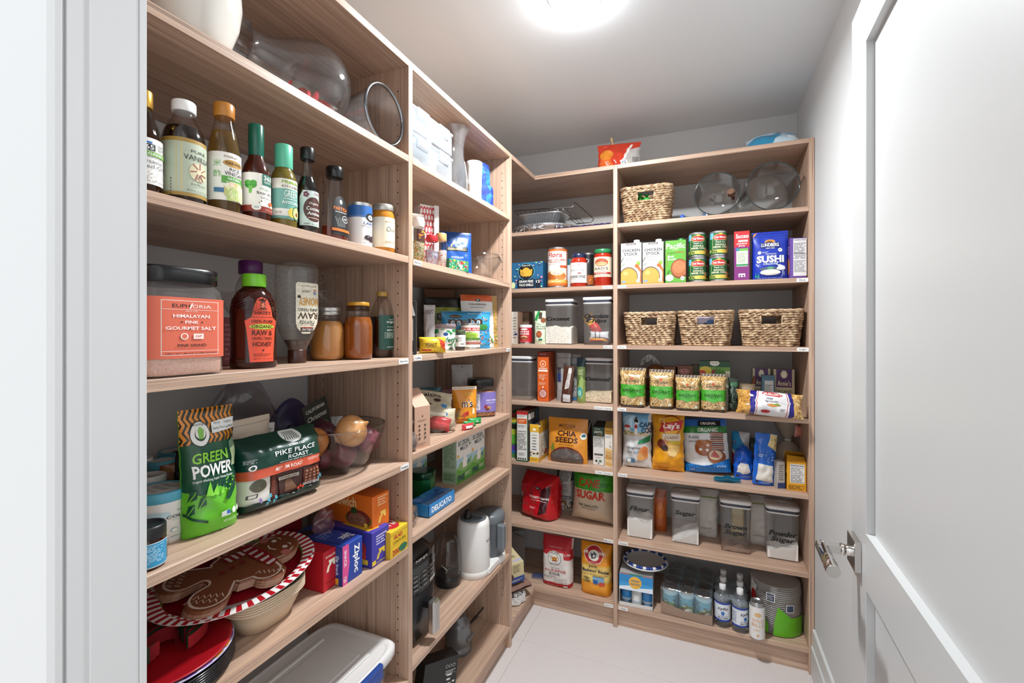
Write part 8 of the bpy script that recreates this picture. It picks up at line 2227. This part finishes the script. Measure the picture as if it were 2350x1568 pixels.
bag('chip_bag', 'yellow potato chip bag with red banner logo', 'bag', (at[0] + .004, *at[1:]), w * .92, min(h, .262), .08, '#d59a22', [R(.5, .25, 1, .5, '#dc981c'), P([(.2, 1), (.26, .6), (.16, .4), (.0, .4), (0, 1)], '#c98a1e'), E(.6, .82, .34, .17, '#8a2a1a'), E(.6, .82, .32, .155, '#e0a82c'), P([(.24, .7), (.3, .86), (.96, .92), (.92, .76)], '#b8202a'), T(.62, .81, .52, .13, "Lay's", '#f2ede6', .03, .1), R(.62, .62, .56, .12, '#d9cdb4'), T(.64, .62, .46, .05, 'CLASSIC', '#8a2a2a', .015, .1), R(.62, .53, .56, .045, '#e0c22c'), NL(.62, .53, .5, .02, '#5a4a1c', 1), E(.4, .52, .12, .07, '#c98a4a'), E(.3, .5, .14, .08, '#6a2a1c'), P([(.42, .48), (.9, .5), (.86, .36), (.56, .34)], '#c9a25a'), E(.65, .36, .16, .07, '#d9b878'), E(.4, .44, .12, .06, '#3a2018'), NL(.3, .06, .5, .03, '#8a2a1a', 1)], 'pillow', 121, .014, rough=.22)
at, w, h = face('B', t5, 1568, 1680, 985, -3, yb=1092)
bag('pretzel_bag', 'large white, green and blue pretzel pouch leaning on the chips', 'pouch', at, w * .96, .235, .075, '#d9dadc', [R(.5, .93, 1, .16, '#1f5aa8'), *[SP([(.02 + .05 * k, .86), (.03 + .05 * k, 1)], .012, '#2a7acb') for k in range(8)], R(.62, .92, .5, .1, '#141416'), T(.6, .92, .36, .05, 'ORIGINAL', '#f0f0ee', .02), R(.5, .8, 1, .13, '#2a7a34'), T(.58, .8, .44, .075, 'ORGANIC', '#f0f2ee', .02), T(.26, .66, .24, .06, 'Rethink', '#2a2a2c', -.004, .3), T(.3, .58, .34, .06, 'your pretzel!', '#2a2a2c', -.004, .3), *[('M', [SP([(.62 + .01 * (i % 2), .74 - .04 * i), (.75, .745 - .04 * i), (.92, .735 - .04 * i)], .026, ('#7a3a1e', '#9a5228', '#5f2a16')[i % 3]) for i in range(9)])], E(.46, .46, .19, .15, '#9a5428'), E(.4, .54, .1, .07, '#a8622e'), E(.56, .54, .09, .07, '#a8622e'), E(.4, .43, .035, .026, '#e9e4dc'), E(.54, .42, .035, .026, '#e9e4dc'), E(.56, .51, .03, .024, '#e9e4dc'), SC_(.46, .46, .3, .18, 4, ['#c98a4a', '#7a3a1a'], 22, 1, .012, .024),
     E(.74, .3, .2, .13, '#8a4a24'), E(.72, .33, .15, .09, '#d9c4a8'), P([(.6, .3), (.7, .42), (.78, .34), (.8, .28)], '#c2524a'), SC_(.74, .33, .2, .1, 7, ['#e9dccc', '#a85a4a', '#6a9a4a'], 12, 1, .03, .05), P([(0, 0), (1, 0), (1, .26), (.6, .14), (.3, .13), (0, .18)], '#1f78c4'), *[SP([(.03 + .055 * k, 0), (.035 + .055 * k, .12)], .014, '#1a5aa0') for k in range(18)], R(.19, .07, .12, .06, '#1f6ab8'), NL(.19, .05, .1, .02, '#dfe8f0', 1), T(.82, .12, .2, .035, 'NET WT 28 OZ', '#e4ecf4', .005)], 'stand', 122, .008, rough=.25, tilt=(-.12, rad(-5)))
at, w, h = flat('B', t5, 1552, 1577, 990, d=.17)
bag('snack_bag', 'deep blue ridged bag edge between the yellow and pretzel bags', 'bag', at, w, h, .05, '#1f46a0', [SP([(.1 + .15 * k, 0), (.1 + .15 * k, 1)], .04, '#17357f') for k in range(6)], 'pillow', 123, .005)
at, w, h = face('B', t5, 1674, 1716, 994, -20, d=.19)
bag('snack_bag', 'white, blue and crimson snack bag behind the pretzel pouch', 'bag', at, w, h, .06, '#d3d3d6', [P([(0, .62), (.9, .4), (1, .6), (.4, 1), (0, 1)], '#2f8ac0'), P([(0, .6), (1, .36), (1, .3), (0, .5)], '#e4e4e4'), P([(0, .22), (1, .12), (1, .34), (0, .5)], '#b3243c'), P([(0, 0), (1, 0), (1, .14), (0, .22)], '#2a1c20'), SC_(.2, .7, .3, .2, 4, ['#6a3a2a', '#c9a078'], 10, 1, .06, .1)], 'pillow', 124, .009)
at, w, h = face('B', t5, 1712, 1748, 1008, 4, d=.265)
bag('snack_bag', 'grey bag showing its back panel text behind the blue sacks', 'bag', at, w, h, .06, '#8f9092', [R(.5, .84, 1, .3, '#4a5a52'), NL(.6, .5, .6, .36, '#3a3a3c', 10), R(.5, .2, 1, .1, '#3a8a9a')], 'pillow', 125, .008)
def tied(label, x0, x1, yt, yb, seed, hgt, wscale=1.0, hd=0):
    at, w, h = face('B', t5, x0, x1, yt, hd, yb=yb)
    return bag('snack_bag', label, 'bag', at, w * wscale, h, .06, '#1a55b8', [P([(.12, .22), (.3, .52), (.7, .5), (.8, .24)], '#d3cdc4'), E(.5, .3, .28, .12, '#c9c0b2'), NL(.6, .1, .5, .04, '#c9d8f0', 1), R(.18, .1, .1, .06, '#2a2a2c'), ('M', [SP([(.5, .66), (.2 + .15 * k, .5)], .03, '#123f8e') for k in range(5)])], 'sack', seed, .012, rough=.22)
tied('blue and white sack twisted shut at the neck', 1684, 1732, 1028, 1103, 126, 0)
at, w, h = face('B', t5, 1731, 1782, 1000, 12, yb=1118)
bag('snack_bag', 'tall bright blue bag with white panel and noodle print', 'bag', at, w, h, .06, '#1c60c0', [P([(.1, .1), (.86, .06), (.8, .4), (.16, .42)], '#d6d0c6'), SC_(.62, .5, .4, .3, 3, ['#cfe0f4', '#8ab4e4'], 26, 1, .02, .05), P([(.55, .78), (1, .66), (1, .98), (.7, 1)], '#d9c48a'), SC_(.82, .82, .24, .2, 5, ['#8a6a2a', '#e9dca8', '#5a3a1a'], 20, 1, .05, .09), NL(.24, .58, .2, .06, '#cfe0f4', 2), NL(.5, .05, .4, .03, '#cfe0f4', 1), R(.14, .06, .1, .04, '#222')], 'stand', 127, .011, rough=.22, tilt=(0, .06))
at, w, h = face('B', t5, 1781, 1798, 1060, 20, yb=1122)
carton('cracker_box', 'small box edge with printed squares between the blue bag and the yellow box', 'box', (at[0] + .006, *at[1:]), w, min(h, .12), .04, '#a8a29a', [R(.5, .12, 1, .2, '#2a3a6a'), NL(.5, .6, .7, .6, '#6a645c', 8)])
o = empty('bread_bag', 'knotted cream bread bag standing behind the blue bags', 'bag', (onB(1806, .22)[0], BP + .2, t5, rad(6)))
b = MB().lathe([(.03, 0), (.055, .01), (.062, .07), (.058, .12), (.035, .155), (.009, .17), (.009, .176), (.03, .2), (.05, .24), (.055, .255)], 40, sy=.7, rib=.05, cap1=False)
b.build('film', G('#ddd3c6', .12, .72, '#d6c9b8', 1.0), o)
MB().lathe([(.02, .004), (.05, .01), (.055, .1), (.03, .14), (.001, .145)], 24, sy=.65).build('contents', M('#9a7a58', .8, var=.2, scale=60), o)
MB().tube([(.012 * cos(a), .009 * sin(a), .173) for a in [k * pi / 6 for k in range(12)]], .003, 5, closed=True).build('twist_tie', M('#d9d4cc', .5), o)
b = MB()
art(b, [P([(.1, 0), (.9, .1), (1, .9), (.2, 1)], '#b35a4a'), E(.5, .5, .3, .3, '#c9806a')], lambda x, y, e: (.01 + .045 * x, -.036 - e - .006 * sin(pi * x), .195 + .05 * y), 4, 4)
b.build('bag_label', PR(.3), o)
at, w, h = flat('B', t5, 1811, 1856, 1062, yb=1128)
yb_ = carton('pasta_box', 'yellow box with open flaps and nutrition panel at the end panel', 'box', (min(at[0], .381 - w / 2), at[1], t5, 0), w, h, .075, '#d99a1c', [R(.54, .6, .74, .66, '#e0dfdb'), T(.54, .89, .66, .04, 'Nutrition Facts', '#222', .02), R(.54, .86, .7, .012, '#2a3a6a'), NL(.54, .72, .66, .2, '#444', 6), R(.54, .6, .7, .01, '#2a3a6a'), NL(.54, .44, .66, .26, '#444', 8), R(.54, .3, .7, .008, '#2a3a6a'), NL(.5, .12, .84, .16, '#5a3a0a', 5)], [R(.5, .5, 1, 1, '#b97c14'), SC_(.5, .4, .9, .6, 3, ['#d9a83a', '#8a5a1a'], 20, 1, .06, .12)], (), [R(.5, .5, 1, 1, '#8a641c')])
b = MB()
b.add([(-w / 2, 0, h), (w / 2, 0, h), (w / 2 - .004, .03, h + .016), (-w / 2 + .004, .03, h + .02)], [(0, 1, 2, 3)], '#c98e1c')
b.add([(-w / 2, .075, h), (w / 2, .075, h), (w / 2, .045, h + .03), (-w / 2, .05, h + .034)], [(0, 1, 2, 3)], '#a8741a')
b.build('flap', PR(.5), yb_)
o = empty('bag_clip', 'translucent teal plastic bag clip lying on the snack board', 'clip', (onB(1669, .02)[0], BP + .045, t5, rad(10)))
TEAL = G('#6ac8dc', .1, .5, '#2aa0c4', 1.2)
for s in (-1, 1):
    b = MB()
    b.poly([(-.055, .0), (-.045, .012), (-.02, .01), (-.012, .02), (.012, .02), (.02, .01), (.045, .012), (.055, 0), (.04, -.004), (.015, -.012), (-.015, -.012), (-.04, -.004)], -.002, .002)
    b.xf(Matrix.Translation((0, .004 * s, .008 + .006 * (s > 0))) @ Matrix.Rotation(rad(40), 4, 'X'))
    b.build('jaw', TEAL, o)
MB().tube([(-.012, .0, .012), (.012, 0, .012)], .004, 8).build('hinge', TEAL, o)

# canister board
SGM = GRAIN('#ebe7e4', '#dad5d0', 900, .6)
for lab, word, px, yt, yb, st, lv, sl in (('flour canister, first from the divider', 'Flour', (1431, 1505), 1127, 1237, FLOURM, .42, .0), ('sugar canister, second from the divider', 'Sugar', (1534, 1612), 1138, 1250, SGM, .2, .03),
                                ('nearly empty brown sugar canister with a crust on the bottom', 'Brown\nSugar', (1648, 1730), 1151, 1270, M('#8a6a58', .8), .05, 0), ('powder sugar canister beside the end panel', 'Powder\nSugar', (1750, 1845), 1165, 1288, FLOURM, .26, .02)):
    at, w, h = flat('B', t6, px[0], px[1], yt, yb=yb)
    w = min(w, .124)
    at = (min(at[0], .378 - w / 2), *at[1:])
    o = container(lab, at, w, .115, h, word, st, lv, ty=.72 if '\n' not in word else .58, th=.115, bump=.02, haze=.17 if 'Brown' not in word else .08, slope=sl)
at = onB(1514, .17)
bag('snack_pouch', 'slim orange pouch standing behind the flour canister', 'pouch', (at[0], at[1], t6, 0), .06, .2, .04, '#a8501e', [R(.5, .9, 1, .2, '#8a4016'), E(.5, .5, .3, .2, '#c46a2a')], 'stand', 130, .006)
for px, lab, s in ((1622, 'white crumpled flour bag between the two middle canisters', 131), (1742, 'white paper bag behind the brown sugar canister', 132)):
    at = onB(px, .195)
    bag('flour_bag', lab, 'bag', (at[0], at[1], t6, 0), .10, .215, .07, '#c2beba', [R(.5, .86, 1, .02, '#7a8a2a'), NL(.5, .2, .5, .04, '#6a6a6a', 2)], 'brick', s, .012, rough=.55)
at = onB(1693, .235)
bag('sugar_bag', 'yellowish packet seen through the brown sugar canister', 'packet', (at[0], at[1], t6, 0), .06, .19, .05, '#c9b070', [R(.5, .7, .8, .2, '#d9cfa0')], 'brick', 133, .008)

# drinks board
at, w, h = flat('B', t7, 1424, 1503, 1345, yb=1408)
HN = empty('drinks_carton', 'blue and white drinks carton with open front showing cans', 'carton', (-.287, BP + .012, t7, rad(3)))
w, h, d = .148, .152, .17
b = MB()
b.box(-w / 2, w / 2, 0, d, 0, .002, '#c9c5c0')
b.box(-w / 2, -w / 2 + .0015, 0, d, 0, h, '#b9b8b6')
b.box(w / 2 - .0015, w / 2, 0, d, 0, h, '#c9c8c6')
b.box(-w / 2, w / 2, d - .0015, d, 0, h, '#b0aca8')
b.box(-w / 2, w / 2, 0, d, h - .0015, h, '#a9a6a3')
b.box(-w / 2, w / 2, 0, .0015, 0, .018, '#d3d1cf')
b.box(-w / 2, w / 2, -.001, .0008, h - .075, h, '#2a8ac4')
art(b, [R(.5, .5, 1, 1, '#2a86c4'), R(.5, .3, 1, .3, '#3a9ad4'), P([(0, 0), (1, 0), (1, .3), (.6, .2), (.3, .28), (0, .18)], '#dfe9f0'), R(.5, .97, 1, .06, '#c0705a'), R(.5, .97, .4, .06, '#3a8a4a'), E(.48, .5, .19, .37, '#e8b03a'), T(.48, .6, .24, .14, 'HIGH', '#2a5a8a', .02), T(.48, .4, .27, .14, 'NOON', '#2a5a8a', .02)], on_rect((-w / 2, -.001, h - .075), (1, 0, 0), (0, 0, 1), w, .075), smooth=False)
art(b, [NL(.5, .6, .8, .1, '#4a4644', 1), T(.5, .4, .5, .08, 'VARIETY 8 PACK', '#2a2a2a', .005), E(.4, .8, .06, .05, '#2a5a8a'), E(.5, .8, .06, .05, '#b3342a'), E(.6, .8, .06, .05, '#c98a3a'), NL(.5, .2, .6, .06, '#5a5654', 1)], on_rect((-w / 2, 0, h), (1, 0, 0), (0, 1, 0), w, d), smooth=False)
b.build('carton_body', PR(.45), HN)
def slim(label, at, r, h, ops, base, group=None, lidc='#b9babc'):
    o = empty('drink_can', label, 'can', at, group)
    pr = [(.78 * r, 0), (.86 * r, .002), (r, .009), (r, h - .014), (.84 * r, h - .003), (.86 * r, h), (.82 * r, h), (.8 * r, h - .004), (.001, h - .0045)]
    MB().lathe(pr, 36, cap1=False).build('can_body', M('#b9babc', .25, .9), o)
    label_on(o, [(r, .0), (r, h)], .009, h - .014, 2 * pi * .995, fr(ops, .4), base, rough=.3)
    MB().tube([(.004 * cos(a), -.006 + .008 * sin(a), h - .003) for a in [k * pi / 5 for k in range(10)]], .001, 4, closed=True).build('pull_tab', M('#c9c9cb', .25, .9), o)
    return o
hx = HN.location
for k, (dx, c1) in enumerate(((-.047, '#2a86c4'), (.0, '#dcdcda'), (.047, '#3a8ac8'))):
    slim('slim drink can inside the carton, %s' % ('blue one at the divider side', 'white one in the middle', 'blue one beside the open flap')[k], (hx[0] + dx, hx[1] + .032 + .012 * (k != 1), t7 + .0025, 0), .0225, .125, [R(.5, .5, 1, 1, c1), E(.5, .75, .2, .08, '#e8b03a'), NL(.5, .5, .6, .2, '#6a6a70', 5), R(.5, .1, 1, .1, '#b9c4cc')], c1, 'cans in the blue carton')
o = empty('woven_plate', 'blue and white beaded rim basket lying on the drinks carton', 'basket', (hx[0] + .03, hx[1] + .1, t7 + .153, 0))
b = MB().lathe([(.06, 0), (.07, .002), (.085, .02), (.094, .032)], 56, cap1=False)
b.lathe([(.092, .032), (.083, .022), (.068, .005), (.001, .004)], 56, cap0=False, cap1=False)
b.build('plate_body', M('#b9b4b0', .6), o)
b = MB()
for k in range(40):
    a0, a1 = 2 * pi * k / 40, 2 * pi * (k + 1) / 40
    b.tube([(.092 * cos(a), .092 * sin(a), .031) for a in (a0, (a0 + a1) / 2, a1)], .0065, 6, '#e2e2e4' if k % 3 == 0 else '#23408c')
b.build('rim', PR(.5), o)
MB().tube([((.099 + .002 * (k % 2)) * cos(2 * pi * k / 90), (.099 + .002 * (k % 2)) * sin(2 * pi * k / 90), .024 + .002 * (k % 2)) for k in range(90)], .003, 5, closed=True).build('bead_edge', M('#d3d3d6', .5), o)
# canned goods in shrink-wrapped tray
X0, Y0, t = onB(1577, .03)
tr_at = (X0 - .004, BP + .012, t7)
o = empty('cardboard_tray', 'shrink-wrapped cardboard tray of coconut milk cans', 'tray', (*tr_at, rad(-4)))
tw, td, th_ = .208, .275, .055
b = MB()
b.box(-tw / 2, tw / 2, 0, td, 0, .002, '#9a7a5c')
b.add([(-tw / 2, 0, 0), (tw / 2, 0, 0), (tw / 2, 0, th_ * .8), (tw * .3, 0, th_ * .66), (0, 0, th_ * .62), (-tw * .3, 0, th_ * .8), (-tw / 2, 0, th_)], [tuple(range(7))], '#a8866a')
b.box(-tw / 2 - .0015, -tw / 2, 0, td, 0, th_, '#9a7a5c')
b.box(tw / 2, tw / 2 + .0015, 0, td, 0, th_, '#9a7a5c')
b.build('tray_body', PR(.8), o)
MB().grid(lambda u, v: (-tw / 2 - .003 + (tw + .006) * u, (-.004 + .02 * max(0, v * 2 - 1)) if v <= .5 else (-.004 + (td + .004) * (v - .5) * 2), (.118 * v * 2 if v <= .5 else .118 + .004 * noise.noise(Vector((u * 9, v * 9, 2))))), 24, 24).build('film', G('#dcdcdc', .06, .05, refl=2.2), o)
cr, ch = .0328, .112
pc0 = None
mrot = Matrix.Rotation(rad(-4), 4, 'Z')
for j in range(4):
    for i in range(3):
        v = mrot @ Vector((-tw / 2 + cr + .002 + i * (2 * cr + .0025), cr + .003 + j * (2 * cr + .0018), 0))
        lab = 'coconut milk can, %s row of the tray, %s' % (('front', 'second', 'third', 'last')[j], ('on the carton side', 'in the middle', 'on the bottle side')[i])
        at = (tr_at[0] + v.x, tr_at[1] + v.y, t7 + .0025, rad(20 * i - 20))
        if pc0 is None:
            pc0 = can('food_can', lab, 'can', at, cr, ch, fr([R(.5, .5, 1, 1, '#6ab0c8'), R(.5, .9, 1, .2, '#a9d0dc'), P([(.1, 0), (.9, 0), (.9, .4), (.5, .5), (.1, .3)], '#5a8a3a'), E(.42, .24, .18, .14, '#6a4a2e'), E(.6, .22, .18, .14, '#e4e2da'), SC_(.5, .5, .8, .4, 3, ['#8a2a2a', '#3a7a3a', '#e0d8c0'], 12, 1, .05, .09), NL(.16, .6, .3, .5, '#2a5a6a', 7), NL(.9, .5, .3, .6, '#3a6a7a', 8)], .5), '#7ab8cc', group='coconut milk cans', lid='#5a5654')
            MB().lathe([(cr * .96, ch - .003), (.001, ch - .0025)], 28, cap0=False, cap1=False).build('can_lid', M('#6a6662', .3, .8), pc0)
        else:
            copy_tree(pc0, at, lab)
# six-pack of seltzer bottles
at, r, h = cyl('B', t7, 1638, 1675, 1358, yb=1445)
r = .0315
def seltzer(label, at):
    return bottle('water_bottle', label, 'bottle', at, r, .172, [(.9, 0), (1, .02), (1, .1), (.96, .13), (1, .16), (1, .62), (.97, .68), (.72, .80), (.44, .87), (.4, .9)], (.42, .885, 1, '#e9e9e8', .35), G('#f4f6f7', .02, .10, '#eef1f3', edge=.2), G('#eef3f5', refl=.3), .55,
                  [(.16, .62, 3.6, [R(.5, .5, 1, 1, '#d9dde2'), R(.5, .95, 1, .1, '#24409a'), R(.5, .05, 1, .1, '#24409a'), T(.5, .66, .36, .2, 'syfo', '#15182a', .015, .2), E(.5, .44, .06, .1, '#2a6ab0'), T(.5, .3, .34, .07, 'original', '#2a5a9a', .005, .2), T(.5, .19, .36, .08, 'SELTZER', '#15182a', .02), NL(.12, .5, .2, .6, '#6a7a9a', 8)], '#d9dde2')], group='seltzer bottles in a six-pack')
p0 = None
bx0 = onB(1656, .03)
for j in range(3):
    for i in range(2):
        X = bx0[0] + .004 + .0665 * i + .004 * j
        Y = BP + .036 + .0655 * j - .014 * i + .004
        lab = 'seltzer bottle with white cap, %s row of the six-pack, %s' % (('front', 'middle', 'rear')[j], ('on the tray side', 'on the slim can side')[i])
        if p0 is None:
            p0 = seltzer(lab, (X, Y, t7, 0))
        else:
            copy_tree(p0, (X, Y, t7, rad(35 * i + 10 * j)), lab)
b = MB()
for j in range(3):
    for i in range(2):
        X, Y = .0675 * i + .004 * j, .0655 * j - .014 * i
        b.lathe([(r * 1.01, .112), (r * 1.02, .118), (r * .92, .127), (r * .62, .135)], 24, cx=X, cy=Y, cap0=False, cap1=False)
b.box(.02, .05, -.02, .14, .122, .1232)
tag(b.build('bottle_carrier', G('#dfe6ea', .12, .3, '#d9e2e8', 1.2), None, (bx0[0], BP + .04, t7)), 'translucent ring carrier holding the seltzer six-pack', 'carrier')
at, r_, h = cyl('B', t7, 1714, 1749, 1377, yb=1470)
slim('tall slim white can with pale orange lettering at the board edge', (at[0] + .009, at[1] - .004, t7, 0), .0285, h, [R(.5, .5, 1, 1, '#e2e0dd'), E(.5, .76, .17, .07, '#d9a868'), E(.44, .77, .03, .012, '#e2e0dd'), E(.56, .77, .03, .012, '#e2e0dd'), R(.5, .73, .1, .02, '#e2e0dd'), T(.5, .58, .6, .1, 'WILD', '#d9a060', .0), T(.5, .44, .62, .1, 'BILLS', '#d9a060', .0), NL(.5, .28, .4, .08, '#e4c49a', 3), P([(.46, .08), (.54, .08), (.58, .17), (.5, .13), (.44, .17)], '#d9a868')], '#e2e0dd')
# bag of paper plates
ps = (.2825, BP + .13)
pr_ = .0955
pp0 = None
N = 25
for i in range(N):
    at = (ps[0] + .002 * sin(i * .7), ps[1], t7 + .002 + .0079 * i, 0)
    if pp0 is None:
        q = MB().lathe([(.001, 0), (pr_ * .7, 0), (pr_ * .78, .004), (pr_ * .96, .0066), (pr_, .0062), (pr_ * .96, .0052), (pr_ * .78, .0018), (pr_ * .7, -.0015), (.001, -.0015)], 48, cap0=False, cap1=False)
        pp0 = tag(q.build('paper_plate', M('#d3cfca', .7)), 'white paper plate in the tall bagged stack by the end panel', 'plate', 'paper plates in the clear bag')
        seat(pp0, at)
    else:
        c = pp0.copy(); COL.objects.link(c); seat(c, at)
o = empty('plate_bag', 'clear and lime green bag wrapped round the paper plate stack', 'bag', (ps[0], ps[1], t7, 0))
fp_ = [(.05, 0), (.098, .004), (.0995, .06), (.0995, .19), (.092, .205), (.06, .215), (.03, .222)]
b = MB().lathe(fp_, 56, cap1=False, rib=.004)
b.build('film', G('#f0f0f0', .06, .02, refl=1.6), o)
b = MB()
W = wrap(fp_, .004, .2, 2.9, .2, lift=.0008)
art(b, [P([(.36, .0), (.95, .0), (.97, .2), (.9, .42), (.6, .4), (.42, .62), (.38, .3)], '#5fae1e'), P([(.04, .75), (.2, .5), (.3, .2), (.3, .0), (.1, .2), (.02, .6)], '#6ab82a')], W, 20, 14)
art(b, [P([(.86, .2), (.97, .5), (.99, .95), (.9, .8), (.82, .5)], '#b9b6b2'), E(.92, .47, .07, .14, '#a81f1c'), E(.92, .60, .05, .035, '#3f8a2a'), P([(.06, .6), (.14, .9), (.02, 1), (.0, .7)], '#c9c5c0'), E(.07, .66, .05, .14, '#a81f1c'), R(.33, .78, .11, .18, '#d6d6d4'), R(.33, .78, .09, .15, '#2f3a52'), R(.58, .60, .11, .16, '#d6d6d4'), R(.58, .60, .09, .13, '#3a465e')] + [NL(.33, .78, .08, .1, '#c9c9c9', 4)], W, 20, 14, e0=.0008)
b.build('bag_label', PR(.25), o)
